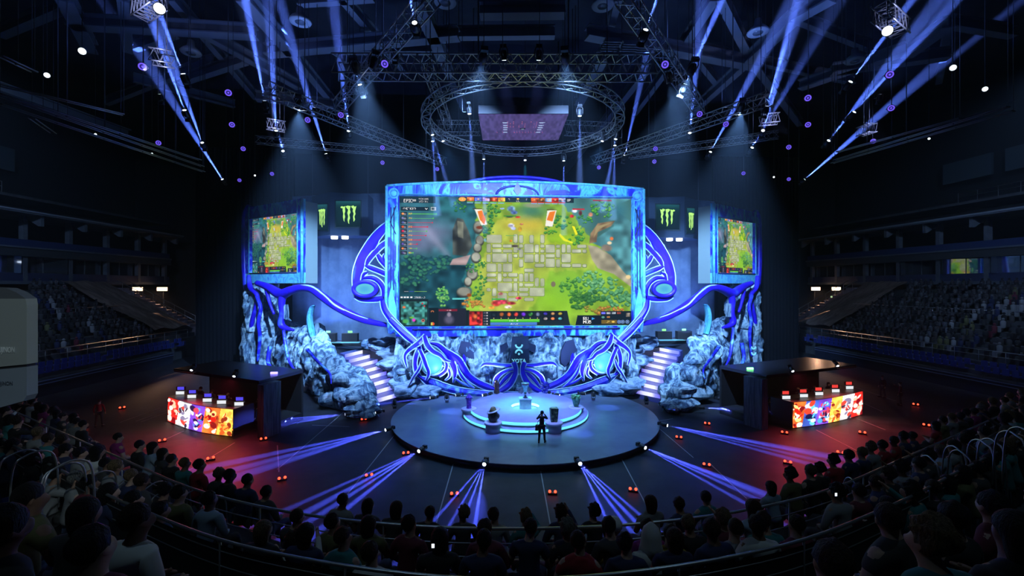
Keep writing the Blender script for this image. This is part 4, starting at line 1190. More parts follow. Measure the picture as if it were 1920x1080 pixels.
# ---- rocky wings with towers
def build_outcrop(s):
    side = 'left' if s < 0 else 'right'
    st = [  # base mark, distance, top mark, thickness
        ((712, 782), 30.2, (704, 768), 1.0),
        ((690, 783), 30.4, (690, 742), 1.2),
        ((655, 775), 31.6, (664, 706), 1.4),
        ((622, 762), 33.2, (634, 682), 1.4),
        ((592, 748), 35.2, (612, 655), 1.6),
        ((570, 735), 37.4, (592, 634), 2.0),
        ((545, 722), 39.8, (575, 622), 2.4),
        ((520, 708), 42.5, (545, 612), 2.4),
        ((498, 698), 45.0, (520, 606), 2.4),
        ((478, 692), 47.0, (490, 600), 2.4)]
    S = []
    for (bx, by), D, (tx, ty), th in st:
        p = P(bx, by, D=D); p.z = 0
        q = P(tx, ty, D=D + 1.2)
        S.append((p, q, th))
    t = empty('rock_outcrop', (S[4][0].x * (1 if s < 0 else -1), S[4][0].y, 0), 0, f'long sculpted grey-blue rock outcrop rising behind the {side} stairs under the small side screen', 'rock outcrop', 'rock outcrops')
    nu = 170
    def fn(u, v):
        f = u * (len(S) - 1)
        i = min(int(f), len(S) - 2); a = f - i
        p = S[i][0].lerp(S[i + 1][0], a); q = S[i][1].lerp(S[i + 1][1], a); th = S[i][2] * (1 - a) + S[i + 1][2] * a
        g = 4
        # direction along, outward normal (towards the left stand)
        tg = (S[i + 1][0] - S[i][0]); tg.z = 0; tg.normalize()
        out = Vector((-tg.y, tg.x, 0))
        if out.x > 0: out = -out
        zt = q.z
        if v < 0.62:
            k = v / 0.62
            r = p.lerp(Vector((q.x, q.y, 0)), k ** 1.3)
            r = r + out * 0.55 * math.sin(k * PI)
            r.z = zt * (1 - (1 - k) ** 1.4)
        elif v < 0.82:
            k = (v - 0.62) / 0.20
            r = Vector((q.x, q.y, zt)) - out * th * 0.5 * k
            r.z = zt + 0.15 * math.sin(k * PI)
        else:
            k = (v - 0.82) / 0.18
            r = Vector((q.x, q.y, zt)) - out * (th * 0.5)
            r.z = zt * (1 - k)
        if s > 0: r = Vector((-r.x, r.y, r.z))
        return r
    b = MB()
    if s < 0: rough_sheet(b, lambda u, v: fn(1 - u, v), nu, 70, 0.6, 0.5, 7.0, ridge=0.7)
    else: rough_sheet(b, fn, nu, 70, 0.6, 0.5, 21.0, ridge=0.7)
    b.build('rock_face', M_ROCK, t)
    # rounded boulders bulging from the foot and the stair side
    for i, (px, py, D, w_, h_) in enumerate([(628, 690, 34.5, 50, 40), (645, 716, 32.5, 62, 40), (668, 742, 31.0, 46, 32), (640, 745, 32.5, 60, 44), (672, 766, 30.6, 60, 24), (592, 668, 37, 50, 44), (612, 725, 34.2, 50, 46), (694, 771, 30.2, 34, 16)]):
        p = P(px, py, D=D)
        if s > 0: p = mir(p)
        k = D / F / 2
        b = MB(); rock_lump(b, (p.x, p.y, max(p.z - h_ * k, 0.0)), w_ * k, 0.9, h_ * k, i * 1.9 + (5 if s > 0 else 0), 22, 14, 0.55)
        b.build('boulder', M_ROCK, t)
    # roots running down the face
    f = lambda nm, pts, **kw: ribs(nm, t, pts, conv=CC, mirror=s > 0, flat=1.0, edge=False, m=M_BLUE2, **kw)
    f('root', [(330, 430, 20, 39.5), (345, 540, 22, 39.0), (370, 640, 18, 38.4), (420, 720, 8, 37.4)])
    f('root', [(240, 540, 30, 42.2), (225, 640, 26, 41.8), (250, 720, 20, 41), (190, 785, 10, 40.4)])
    f('root', [(490, 560, 26, 35.0), (560, 640, 20, 34.0), (640, 720, 16, 32.6), (650, 790, 8, 31.5)])
    if s > 0:  # small pale mark on the rock, as on the wall under the giant screen
        wm = MATS['logo_pale_cyan']
        c = P(1412, 655, D=42.6)
        for k in (0.28, -0.28):
            b = MB(); b.tube([c + Vector((0.2 * math.cos(a), -0.1, k + (0.24 if k < 0 else -0.24) * -1 * math.sin(a) * (1 if k > 0 else 1) * (1 if k > 0 else -1) * -1)) for a in np.linspace(0, PI, 10)], 0.07, 6); b.build('logo_mark', wm, t)
for s in (-1, 1): build_outcrop(s)

def build_boulders(s):
    spec = [(716, 650, 39.6, 46, 24), (742, 662, 38.6, 62, 26), (735, 682, 37.6, 60, 22), (760, 700, 36.4, 58, 34), (752, 722, 35.6, 50, 24), (790, 726, 35.2, 70, 30), (762, 742, 34.4, 44, 26), (800, 744, 34.2, 56, 24)]
    where = ['at the head of', 'second from the top beside', 'third from the top beside', 'with a dark seam midway down', 'low on the stair edge of', 'under the eye tendrils beside', 'at the foot of', 'nearest the round stage beside']
    side = 'left' if s < 0 else 'right'
    for i, (px, py, D, w_, h_) in enumerate(spec):
        p = P(px, py, D=D)
        if s > 0: p = mir(p)
        k = D / F / 2
        b = MB()
        zb = p.z - h_ * k
        rock_lump(b, (p.x, p.y, max(zb, 0.3)), w_ * k, 0.95, h_ * k, i * 2.7 + (31 if s > 0 else 0), 26, 16, 0.55)
        # plinth of rock below so that the pile stands on the stage
        if zb > 0.9: b.box((p.x, p.y + 0.5, zb / 2 + 0.2), (w_ * k * 1.2, 0.7, zb + 0.2))
        o = b.build('boulder', M_ROCK2)
        tag(o, f'grey-blue boulder {where[i]} the {side} lit stairs', 'boulder', 'boulders piled beside the stairs')
for s in (-1, 1): build_boulders(s)

# ---- side screens on their towers
def build_side_screen(s):
    side = 'left' if s < 0 else 'right'
    I = P(573, 450, D=41.0); O = P(466, 450, D=45.5)
    if s > 0: I, O = mir(I), mir(O)
    I.z = O.z = 0
    z0, z1 = 9.2, 17.0
    d = O - I; L = d.length; d.normalize()
    nrm = Vector((-d.y, d.x, 0))
    if nrm.y > 0: nrm = -nrm      # towards the audience
    t = empty('side_screen', (I.x, I.y, z0), 0, f'small angled screen in a blue frame on the tower above the {side} rock outcrop', 'screen', 'side screens')
    g = lambda u, z, k=0.0: I + d * u + nrm * k + Vector((0, 0, z))
    # display: u measured from the inner edge; the picture's left is at the side seen on the left
    ua, ub, za, zb = 0.75, L - 0.75, z0 + 1.0, z1 - 1.25
    if s < 0: corner = lambda u, v: (g(ub + (ua - ub) * u, zb + (za - zb) * v, 0.04) - t.location)
    else: corner = lambda u, v: (g(ua + (ub - ua) * u, zb + (za - zb) * v, 0.04) - t.location)
    me = GAME_SMALL.mesh('display', corner); me.materials.append(M_SCREEN)
    o = bpy.data.objects.new('display', me); COL.objects.link(o); o.parent = t
    def slab(name, u0, u1, za_, zb_, k0, k1, m, top=None):
        vs = [g(u0, za_, k0), g(u1, za_, k0), g(u1, za_, k1), g(u0, za_, k1), g(u0, zb_, k0), g(u1, zb_ if top is None else top, k0), g(u1, zb_ if top is None else top, k1), g(u0, zb_, k1)]
        fs = [(0, 3, 2, 1), (4, 5, 6, 7), (0, 1, 5, 4), (1, 2, 6, 5), (2, 3, 7, 6), (3, 0, 4, 7)]
        b = MB(); b.add(vs, fs)
        o = b.build(name, m, t)
        bm = bmesh.new(); bm.from_mesh(o.data); bmesh.ops.recalc_face_normals(bm, faces=bm.faces); bm.to_mesh(o.data); bm.free()
        return o
    slab('back_box', 0.05, L - 0.3, z0, z1 - 0.2, -1.3, 0.0, mat('screen_case_grey', (0.28, 0.36, 0.34), 0.6))
    slab('top_frame', 0.0, L, zb, z1, 0.0, 0.35, M_FRAME, top=z1 - 0.1)
    slab('bottom_frame', 0.0, L, z0, za, 0.0, 0.3, M_FRAMEC)
    slab('inner_upright', 0.0, ua, za, zb, 0.0, 0.32, M_FRAME)
    slab('outer_upright', ub, L, za, zb, 0.0, 0.32, M_BLUE2)
    for (u, r) in ((0.02, 0.14), (ua - 0.05, 0.05), (ub + 0.06, 0.06)):
        b = MB(); b.tube([g(u, z0, 0.36), g(u, z1, 0.36)], r, 8); b.build('edge_outline', M_FRAMEC, t)
    for zz in (zb, za):
        b = MB(); b.tube([g(ua, zz, 0.34), g(ub, zz, 0.34)], 0.05, 6); b.build('edge_outline', mat('navy_edge', (0.03, 0.04, 0.15)), t)
    b = MB(); pts = smoothpath([tuple(g(L - 0.5, z1 + 0.0, 0.2)), tuple(g(L + 0.15, z1 - 0.6, 0.2)), tuple(g(L + 0.35, z1 - 2, 0.2)), tuple(g(L + 0.4, z1 - 5, 0.2)), tuple(g(L + 0.2, z0 + 0.6, 0.2)), tuple(g(L + 0.1, z0 - 0.6, 0.1)), tuple(g(L - 0.6, z0 - 1.4, 0.0))], 5)
    b.tube(pts, 0.3, 10); b.build('outer_tendril', M_BLUE, t)
    b = MB()
    for u in (1.2, 3.0, 4.6): b.prism([(0, 0), (0.5, 0.35), (0.3, 0.7), (-0.3, 0.7), (-0.5, 0.35)], 0.1, Matrix.Translation(g(u, zb + 0.25, 0.4)))
    # tower of rock that carries it
    tt = empty('rock_tower', (g(L - 2.2, 0, -0.3).x, g(L - 2.2, 0, -0.3).y, 0), 0, f'craggy rock tower holding up the small {side} screen, wound with blue tendrils', 'rock tower', 'rock towers')
    c0 = g(L - 2.0, 0, -0.4)
    def fn(u, v):
        a = u * 2 * PI * (1 if True else -1)
        z = 4.5 + v * 4.6
        r = 1.25 + 0.5 * (1 - v) + 0.12 * math.sin(a * 3 + v * 4)
        return (c0.x + r * 1.1 * math.cos(a), c0.y + r * math.sin(a), z)
    b = MB(); rough_sheet(b, fn, 60, 30, 0.35, 0.8, 2.0, ridge=0.6); b.build('rock_shaft', M_ROCK, tt)
    b = MB()
    def fn2(u, v):
        a = u * 2 * PI
        z = v * 4.8
        r = 1.8 + 0.2 * (1 - v)
        return (c0.x + r * math.cos(a), c0.y + r * math.sin(a), z)
    rough_sheet(b, fn2, 50, 24, 0.3, 0.7, 5.0, ridge=0.6); b.build('rock_foot', M_ROCK, tt)
    # tendrils
    f = lambda nm, pts, **kw: ribs(nm, tt, pts, conv=CC, mirror=s > 0, flat=1.0, edge=False, **kw)
    f('outer_root', [(95, 60, 26, 45.0), (105, 140, 34, 44.6), (150, 190, 30, 44.0), (145, 260, 26, 44.0), (120, 360, 30, 44.5), (105, 480, 28, 45.0), (95, 600, 22, 45.2), (100, 690, 14, 45.0)])
    f('root', [(150, 200, 26, 43.4), (175, 280, 24, 43.0), (160, 380, 24, 43.0), (170, 480, 24, 43.0), (155, 640, 18, 43.2)], m=M_BLUE2)
    f('root', [(215, 150, 30, 42.8), (235, 240, 22, 42.3), (265, 320, 18, 42.0)])
    # the long arching tendril
    ar = empty('arching_tendril', (g(1.0, 0, 0).x, 41.0, RZ), 0, f'long blue tendril arching from the {side} screen tower down to the giant screen', 'set piece', 'arching tendrils')
    f2 = lambda nm, pts, **kw: ribs(nm, ar, pts, conv=CC, mirror=s > 0, flat=1.0, edge=False, **kw)
    f2('arch', [(150, 110, 36, 43.5), (230, 140, 52, 42.6), (310, 185, 70, 41.8), (380, 160, 60, 41.0), (450, 142, 50, 40.4), (520, 152, 52, 39.8), (590, 200, 56, 39.3), (670, 258, 58, 38.8), (770, 315, 54, 38.2), (880, 362, 46, 37.6), (1000, 390, 34, 37.2), (1090, 405, 22, 36.9)], m=M_BLUE)
    f2('leg', [(330, 170, 60, 41.6), (318, 240, 46, 41.5), (322, 320, 40, 41.4), (318, 400, 48, 41.3), (400, 430, 14, 41.0)], m=M_BLUE)
    f2('vein', [(440, 125, 8, 40.3), (520, 135, 14, 39.5), (600, 190, 12, 39.0), (680, 262, 14, 38.4), (800, 320, 10, 37.8), (900, 352, 6, 37.3)], m=M_EDGE)
    # horn on the deck
    h = P(*CC(530, 470), D=40.5)
    if s > 0: h = mir(h)
    hh = empty('horn_sculpture', (h.x, h.y, RZ), 0, f'tall curved pale cyan horn standing on the {side} raised deck', 'sculpture', 'horn sculptures')
    f3 = lambda nm, pts, **kw: ribs(nm, hh, pts, conv=CC, mirror=s > 0, flat=0.6, edge=False, **kw)
    f3('horn', [(535, 262, 8, 40.5), (520, 285, 26, 40.5), (508, 340, 32, 40.5), (512, 400, 38, 40.5), (530, 470, 44, 40.5)], m=M_FRAMEC)
    f3('spur', [(558, 380, 4, 40.5), (562, 430, 16, 40.5), (575, 475, 18, 40.5)], m=M_ROCK)
    f3('stub', [(350, 255, 3, 41.5), (352, 310, 14, 41.5), (350, 350, 16, 41.5)], m=M_ROCK)
for s in (-1, 1): build_side_screen(s)
# ================================================================== ROOF, TRUSSES, LAMPS, BEAMS
M_TRUSS = mat('truss_aluminium', (0.55, 0.58, 0.62), 0.35, metal=0.7)
M_TRUSSD = mat('truss_dark', (0.10, 0.11, 0.13), 0.5, metal=0.4)
M_STEEL = mat('roof_steel_paint', (0.16, 0.20, 0.26), 0.6)
M_CASE = mat('lamp_case', (0.02, 0.02, 0.025), 0.45)

def truss(path, h, r, bay, label, name='lighting_truss', m=None, closed=False, hang=None, group='straight lighting trusses'):
    """box truss: four chords, zigzag lacing; path is its centre line"""
    m = m or M_TRUSS
    path = [Vector(p) for p in path]
    c = sum(path, Vector((0, 0, 0))) / len(path)
    t = empty(name, c, 0, label, 'truss', group)
    N = len(path)
    offs = [(-h / 2, -h / 2), (h / 2, -h / 2), (h / 2, h / 2), (-h / 2, h / 2)]
    ch = [[], [], [], []]
    for i, p in enumerate(path):
        tg = (path[(i + 1) % N] - path[i - 1]) if closed else (path[min(i + 1, N - 1)] - path[max(i - 1, 0)])
        tg.normalize()
        sd = tg.cross(Vector((0, 0, 1)));
        if sd.length < 1e-4: sd = Vector((1, 0, 0))
        sd.normalize(); up = sd.cross(tg)
        for k, (a, b_) in enumerate(offs): ch[k].append(p + sd * a + up * b_)
    for k in range(4):
        b = MB(); b.tube(ch[k], r, 5, closed=closed); b.build('chord', m, t)
    b = MB()
    for k in range(4):
        A, B = ch[k], ch[(k + 1) % 4]
        L = N if closed else N - 1
        for i in range(L):
            j = (i + 1) % N
            seg = (A[j] - A[i]).length
            n = max(1, int(round(seg / bay)))
            for q in range(n):
                p0 = A[i].lerp(A[j], q / n); p1 = B[i].lerp(B[j], (q + 0.5) / n); p2 = A[i].lerp(A[j], (q + 1) / n)
                b.tube([p0, p1], r * 0.55, 4, cap=False, smooth=False); b.tube([p1, p2], r * 0.55, 4, cap=False, smooth=False)
    b.build('lacing', m, t)
    if hang:
        for q in hang:
            b = MB(); b.bar(q, (q[0], q[1], 31.0), 0.03, 5); b.build('hanging_chain', M_TRUSSD, t)
    return t

ZT_ = 20.0
def lerp_path(a, b, n=2): return [Vector(a).lerp(Vector(b), i / (n - 1)) for i in range(n)]
def build_trusses():
    tr = [
        ((628, 126), (1228, 128), 20.2, 'long straight truss hanging level in front of the ring truss', 0.95, 0.045),
        ((812, -12), (634, 200), 20.0, 'slanting truss running from the top edge down towards the round lamp left of the ring', 0.6, 0.04),
        ((1168, -12), (1312, 205), 20.0, 'slanting truss running from the top edge down to the right of the ring', 0.6, 0.04),
        ((498, 166), (832, 304), 19.6, 'long slanting truss that ends above the upper left of the giant screen', 0.65, 0.035),
        ((1444, 184), (1112, 302), 19.6, 'long slanting truss that ends above the upper right of the giant screen', 0.65, 0.035),
        ((798, 116), (842, 238), 20.6, 'short dark truss joining the level truss to the ring at its left side', 0.5, 0.03),
        ((480, 262), (800, 292), 19.8, 'thin faint truss low over the dark area left of the screen', 0.5, 0.025),
        ((1180, 292), (1460, 252), 19.8, 'thin faint truss low over the dark area right of the screen', 0.5, 0.025),
        ((820, 240), (900, 240), 21.5, 'short truss behind the left rim of the ring', 0.9, 0.03),
        ((1060, 240), (1150, 244), 21.5, 'short truss behind the right rim of the ring', 0.9, 0.03),
    ]
    for (a, b_, z, lab, h, r) in tr:
        A = P(*a, z=z); B = P(*b_, z=z)
        n = 8
        truss(lerp_path(A, B, n), h, r, 0.9, lab, hang=[A.lerp(B, 0.15), A.lerp(B, 0.85)])
    # ring truss and its brace
    c = Vector((P(984, 210, z=20).x, 29.9, 20.0))
    R = 6.45
    pts = [c + Vector((R * math.cos(a), R * math.sin(a), 0)) for a in np.linspace(0, 2 * PI, 40, endpoint=False)]
    truss(pts, 0.55, 0.04, 1.0, 'large circular truss hanging over the round stage', 'ring_truss', closed=True, group='ring truss', hang=[pts[5], pts[15], pts[25], pts[35]])
    # ceiling screen
    z = 19.4
    q = [P(897, 213, z=z), P(1066, 213, z=z), P(1047, 262, z=z), P(905, 262, z=z)]
    cc = sum(q, Vector((0, 0, 0))) / 4
    t = empty('ceiling_screen', (cc.x, cc.y, z), 0, 'violet video panel facing down inside the ring truss, edged with tiny red lights', 'screen')
    b = MB()
    b.add([p for p in q] + [p + Vector((0, 0, 0.5)) for p in q], [(0, 1, 2, 3), (4, 7, 6, 5), (0, 4, 5, 1), (1, 5, 6, 2), (2, 6, 7, 3), (3, 7, 4, 0)])
    ob = b.build('case', mat('panel_case', (0.02, 0.02, 0.03), 0.6), t)
    m = noise_mat('violet_panel', [(0.3, (0.06, 0.05, 0.16)), (0.7, (0.11, 0.09, 0.24))], scale=1.5)
    cv = Canvas(170, 50, (880, 190, 1070, 290))
    cv.rect(0, 0, 2000, 1000, (74, 66, 120), var=0.25)
    cv.glow(975, 240, 90, 60, (88, 76, 132), 0.6)
    def tri(x, y, up): cv.poly([(x, y), (x + 10, y + (4 if up else 0)), (x + 10, y + (5 if up else 1))], (150, 170, 220))
    for i in range(16):   # rotated lettering, seen edge-on as short bars
        y = 218 + i * 2.6
        for (x, w_) in ((930, 13), (1012 - i * 0.25, 13)):
            cv.rect(x + (i % 3), y, x + w_ - (i * 7 % 4), y + 1.1, (160, 180, 225))
    cv.ell(977, 242, 8, 3.2, (20, 26, 40), soft=0.3); cv.ell(977, 244, 5, 2.2, (110, 140, 160), soft=0.4)
    for x, ys in ((942, (217, 223, 230, 235)), (948, (223, 230, 235)), (955, (217, 223, 230, 235)), (974, (217, 223)), (968, (230, 235)), (981, (224, 230, 235)), (994, (217, 224, 230, 236)), (1001, (224, 236)), (1007, (218, 224, 230, 236))):
        for y in ys: cv.ell(x, y, 0.9, 1.4, (235, 130, 170), soft=0.5)
    for x in (916, 930, 957, 963, 970, 977, 984, 991, 997, 1024, 958, 1006):
        cv.ell(x, 252, 0.9, 1.3, (200, 150, 230), soft=0.5); cv.ell(x + 1, 257, 0.8, 1.2, (230, 110, 160), soft=0.5)
    def corner(u, v):
        x = 880 + 190 * u; y = 190 + 100 * v
        fu = u; fv = v
        a = q[0].lerp(q[1], fu); b_ = q[3].lerp(q[2], fu)
        return a.lerp(b_, fv) + Vector((0, 0, -0.03)) - t.location
    cv.box = (897, 213, 1066, 262)
    me = cv.mesh('display', corner); me.materials.append(screen_mat('panel_light', 1.0))
    o = bpy.data.objects.new('display', me); COL.objects.link(o); o.parent = t
    for i in (0, 1, 2, 3):
        b = MB(); b.bar(q[i] + Vector((0, 0, 0.5)), q[i] + Vector((0, 0, 7)), 0.05, 5); b.build('hanging_cable', M_TRUSSD, t)
    for (a, b_) in (((884, 178), (890, 248)), ((1078, 196), (1058, 240))):
        pass
build_trusses()

def build_roof():
    b = MB(); b.add([(-62, -8, 31), (62, -8, 31), (62, 80, 31), (-62, 80, 31)], [(3, 2, 1, 0)])
    b.build('ceiling', noise_mat('roof_deck', [(0.4, (0.012, 0.018, 0.03)), (0.6, (0.022, 0.032, 0.05))], scale=0.3, rough=0.8), kind='structure')
    # roof girders: I-section members laid out as the photograph shows them
    L = [((455, -10), (548, 96)), ((548, 96), (640, 210)), ((640, 210), (745, 330)), ((-10, 160), (240, 250)), ((0, 60), (140, 0)), ((320, -10), (480, 180)), ((480, 180), (625, 195)), ((1210, 130), (1060, 320)),
         ((640, -10), (760, 130)), ((780, -10), (830, 105)), ((830, 105), (870, 200)), ((1160, -10), (1130, 105)), ((1130, 105), (1085, 190)), ((1340, -10), (1270, 100)), ((1270, 100), (1190, 210)),
         ((500, 95), (860, 62)), ((860, 62), (1040, 60)), ((1290, 85), (1600, 150)), ((1100, 60), (1420, 120)), ((1350, -10), (1410, 110)), ((1500, -10), (1490, 30)), ((1490, 30), (1405, 110)), ((1405, 110), (1290, 215)),
         ((1490, 30), (1640, 90)), ((1490, 30), (1560, -10)), ((1410, 110), (1500, 230)), ((1290, 85), (1350, 160)), ((120, -10), (170, 90)), ((230, -10), (240, 90)), ((240, 90), (330, 60)), ((130, 40), (480, 60)),
         ((340, 150), (460, 110)), ((200, 190), (400, 110)), ((1700, 100), (1780, 40)), ((1780, 40), (1900, 60)), ((1780, 40), (1760, 150)), ((1560, 130), (1780, 100)), ((350, 40), (560, 160)), ((250, 145), (440, 195)), ((1500, 160), (1700, 90)), ((640, 90), (820, 90)), ((560, 0), (700, -10)), ((900, 20), (1060, 18))]
    for i, (a, b_) in enumerate(L):
        z = 26.5 + (i % 3) * 0.7
        A = P(*a, z=z); B = P(*b_, z=z)
        if A.y > 75 or B.y > 75 or A.y < 2: continue
        d = (B - A).normalized(); sd = d.cross(Vector((0, 0, 1))).normalized()
        b = MB()
        w_ = (0.42, 0.3, 0.24)[i % 3]
        for (dz, hw, hh) in ((0.36, w_, 0.05), (-0.36, w_, 0.05), (0, 0.05, 0.32)):
            vs = []
            for p in (A, B):
                for (sx, sz) in ((-1, -1), (1, -1), (1, 1), (-1, 1)):
                    vs.append(p + sd * hw * sx + Vector((0, 0, dz + hh * sz)))
            b.add(vs, [(0, 1, 2, 3), (4, 7, 6, 5), (0, 4, 5, 1), (1, 5, 6, 2), (2, 6, 7, 3), (3, 7, 4, 0)])
        b.build('roof_girder', M_STEEL, kind='structure')
    # louvre decks between the girders, right of the middle
    for k, (x, y) in enumerate([(1150, 75), (1185, 80), (1215, 82)]):
        p = P(x, y, z=26); b = MB()
        for j in range(5): b.box(p + Vector((0, j * 0.3, 0)), (1.2, 0.08, 0.3))
        tag(b.build('roof_louvre', M_STEEL), f'{("small","middle","outer")[k]} grey slatted louvre under the roof girders right of the level truss', 'louvre', 'roof louvres')
    # round ceiling fittings
    for k, (x, y) in enumerate([(563, 42), (835, 6), (1130, 12), (1421, 62), (358, 100), (1603, 115), (675, 174), (1290, 182), (1310, 8)][:8]):
        p = P(x, y, z=25.2)
        t = empty('roof_floodlight', p, 0, None)
        where = ['left of the slanting truss near the top', 'at the top edge beside the head of the left slanting truss', 'at the top edge beside the head of the right slanting truss', 'among crossing girders right of the right slanting truss', 'dim, beside the upper left beams', 'dim, beside the upper right beams', 'under the foot of the left slanting truss', 'beside the foot of the right slanting truss'][k]
        tag(t, f'round unlit bell floodlight {where}', 'floodlight', 'round roof floodlights')
        b = MB(); b.lathe([(0.35, 0.0), (0.62, 0.0), (0.66, 0.08), (0.5, 0.3), (0.25, 0.5), (0.2, 0.9), (0.0, 0.95)], 24, p); b.build('bell', mat('bell_grey', (0.30, 0.36, 0.42), 0.4), t)
        b = MB(); b.lathe([(0.0, -0.02), (0.3, -0.02), (0.32, 0.05)], 20, p); b.build('lens', mat('bell_lens', (0.10, 0.13, 0.16), 0.15), t)
        b = MB(); b.bar(p + Vector((0, 0, 0.9)), p + Vector((0, 0, 5.8)), 0.03, 5); b.build('stem', M_TRUSSD, t)
    # long rails (cable trays, catwalks) low along both sides
    R = [((0, 160), (232, 215)), ((0, 180), (380, 312)), ((0, 176), (375, 300)), ((1560, 306), (1900, 208)), ((1565, 300), (1890, 200)), ((1570, 285), (1800, 222)), ((60, 222), (100, 250)), ((0, 105), (65, 135)), ((0, 195), (382, 322))]
    names = ['upper catwalk rail high over the left stand', 'double catwalk rail over the left stand', 'thin catwalk rail just above the double one on the left', 'bright catwalk rail high over the right stand', 'thin rail just above the bright one on the right', 'faint inner rail high over the right stand', 'short rail stub over the left boxes', 'short rail near the upper left corner', 'lowest of the catwalk rails over the left stand']
    for k, (a, b_) in enumerate(R):
        A = P(*a, z=18.5); B = P(*b_, z=18.5)
        t = empty('catwalk_rail', (A + B) / 2, 0, names[k], 'catwalk rail', 'catwalk rails')
        d = (B - A).normalized(); sd = d.cross(Vector((0, 0, 1))).normalized()
        for q in (-0.14, 0.14):
            b = MB(); b.tube([A + sd * q, B + sd * q], 0.035, 5); b.build('rail', M_TRUSS, t)
        n = max(2, int((B - A).length / 2.5))
        for j in range(n + 1):
            b = MB(); p = A.lerp(B, j / n); b.bar(p - sd * 0.14, p + sd * 0.14, 0.03, 4); b.bar(p, p + Vector((0, 0, 12.4)), 0.02, 4)
            b.build('hanger', M_TRUSSD, t)
build_roof()

# ---- lamps
def lens_mat(name, col, st):
    return mat(name, (0.02, 0.02, 0.02), 0.3, emit=col, estr=st)
M_LENSW = lens_mat('beam_lens', (0.75, 0.85, 1.0), 6.0)
M_RING = lens_mat('violet_ring_leds', (0.17, 0.10, 0.95), 1.15)
M_CORE = lens_mat('violet_core_leds', (0.12, 0.08, 0.75), 1.0)
M_PUPIL = mat('lens_dark_ring', (0.02, 0.015, 0.12), 0.3, emit=(0.04, 0.03, 0.3), estr=0.6)
M_DISCW = lens_mat('white_disc_leds', (0.80, 0.92, 1.0), 2.4)

def aim(o, d, local_axis='-Z'):
    o.rotation_euler = Vector(d).to_track_quat('-Z', 'Y').to_euler()

def head_proto():
    """moving head lamp pointing down its -z: head > lens, yoke, base"""
    t = empty('moving_head_lamp', (0, 0, 0), 0, 'small black moving head lamp', 'stage lamp')
    b = MB(); b.lathe([(0.0, 0.35), (0.13, 0.33), (0.17, 0.2), (0.15, 0.0), (0.16, -0.12), (0.13, -0.12)], 14, (0, 0, 0)); b.build('head', M_CASE, t)
    b = MB(); b.lathe([(0.0, -0.13), (0.10, -0.128), (0.125, -0.11)], 14, (0, 0, 0)); b.build('lens', M_LENSW, t)
    b = MB(); b.tube([Vector((-0.2, 0, -0.02)), Vector((-0.21, 0, 0.3)), Vector((-0.15, 0, 0.46)), Vector((0.15, 0, 0.46)), Vector((0.21, 0, 0.3)), Vector((0.2, 0, -0.02))], 0.03, 6); b.build('yoke', M_CASE, t)
    b = MB(); b.box((0, 0, 0.54), (0.3, 0.22, 0.14)); b.build('base', M_CASE, t)
    return t
HEAD = head_proto()
USED = {'head': False}
HKIDS = list(HEAD.children)
def place_head(p, d, label, group, scale=1.0):
    if not USED['head']:
        o = HEAD; USED['head'] = True
        tag(o, label, 'stage lamp', group)
    else:
        o = dup(HEAD, label=label, group=group, kids=HKIDS)
    o.location = p; o.scale = (scale,) * 3
    o.rotation_euler = Vector(d).to_track_quat('-Z', 'Y').to_euler()
    return o

def haze_material():
    m = bpy.data.materials.new('beam_cone_haze'); m.use_nodes = True
    t = m.node_tree; t.nodes.clear()
    o = t.nodes.new('ShaderNodeOutputMaterial'); v = t.nodes.new('ShaderNodeVolumeScatter')
    v.inputs['Density'].default_value = 0.07; v.inputs['Color'].default_value = (0.9, 0.95, 1.0, 1)
    t.links.new(v.outputs[0], o.inputs['Volume'])
    return m
M_HAZE = haze_material()  # denser haze confined to added cones that make the beams show
def haze_cone(p, d, L, half, label):
    """a cone of denser haze added along a beam so that it shows"""
    d = Vector(d).normalized()
    a = d.orthogonal().normalized(); c = d.cross(a)
    k = math.tan(math.radians(half)); n = 16
    vs = []
    for q in (0.02, L):
        r = 0.035 + q * k
        for i in range(n): vs.append(Vector(p) + d * q + a * (r * math.cos(2 * PI * i / n)) + c * (r * math.sin(2 * PI * i / n)))
    fs = [(i, (i + 1) % n, n + (i + 1) % n, n + i) for i in range(n)] + [tuple(reversed(range(n))), tuple(range(n, 2 * n))]
    b = MB(); b.add(vs, fs, True)
    o = b.build('haze', M_HAZE)
    return tag(o, label, 'haze', 'added haze cones along beams', 'stuff')
BEAM = (0.10, 0.20, 1.0)
BEAMS_UP = [((345, 143), (296, 15), 1.0), ((347, 210), (312, 115), 1.0), ((380, 270), (352, 195), 0.9), ((418, 338), (368, 260), 1.0), ((497, 193), (458, -10), 1.3), ((518, 248), (512, 150), 0.8), ((531, 285), (519, 235), 0.7), ((612, 291), (565, 140), 1.1),
            ((676, 163), (645, 70), 0.9), ((654, 248), (646, 180), 0.8), ((778, 47), (768, -10), 0.9), ((1209, 61), (1238, -20), 1.0), ((1283, 162), (1345, 20), 1.2), ((1293, 252), (1300, 180), 0.8), ((1171, 294), (1208, 130), 1.2), ((1331, 287), (1370, 215), 0.9),
            ((1437, 203), (1490, 20), 1.2), ((1409, 279), (1446, 215), 0.9), ((1430, 247), (1445, 195), 0.7), ((1592, 157), (1650, 80), 0.8), ((1599, 213), (1665, 140), 0.8), ((1552, 266), (1600, 205), 0.8), ((1507, 338), (1615, 245), 1.2)]
BEAMS_DN = [((811, 262), (822, 430), 0.5), ((810, 250), (850, 380), 0.4), ((880, 210), (886, 320), 0.4), ((907, 296), (908, 345), 0.5), ((1057, 299), (1057, 345), 0.5), ((1087, 214), (1087, 320), 0.4), ((1155, 258), (1128, 400), 0.5), ((1153, 270), (1150, 380), 0.4)]
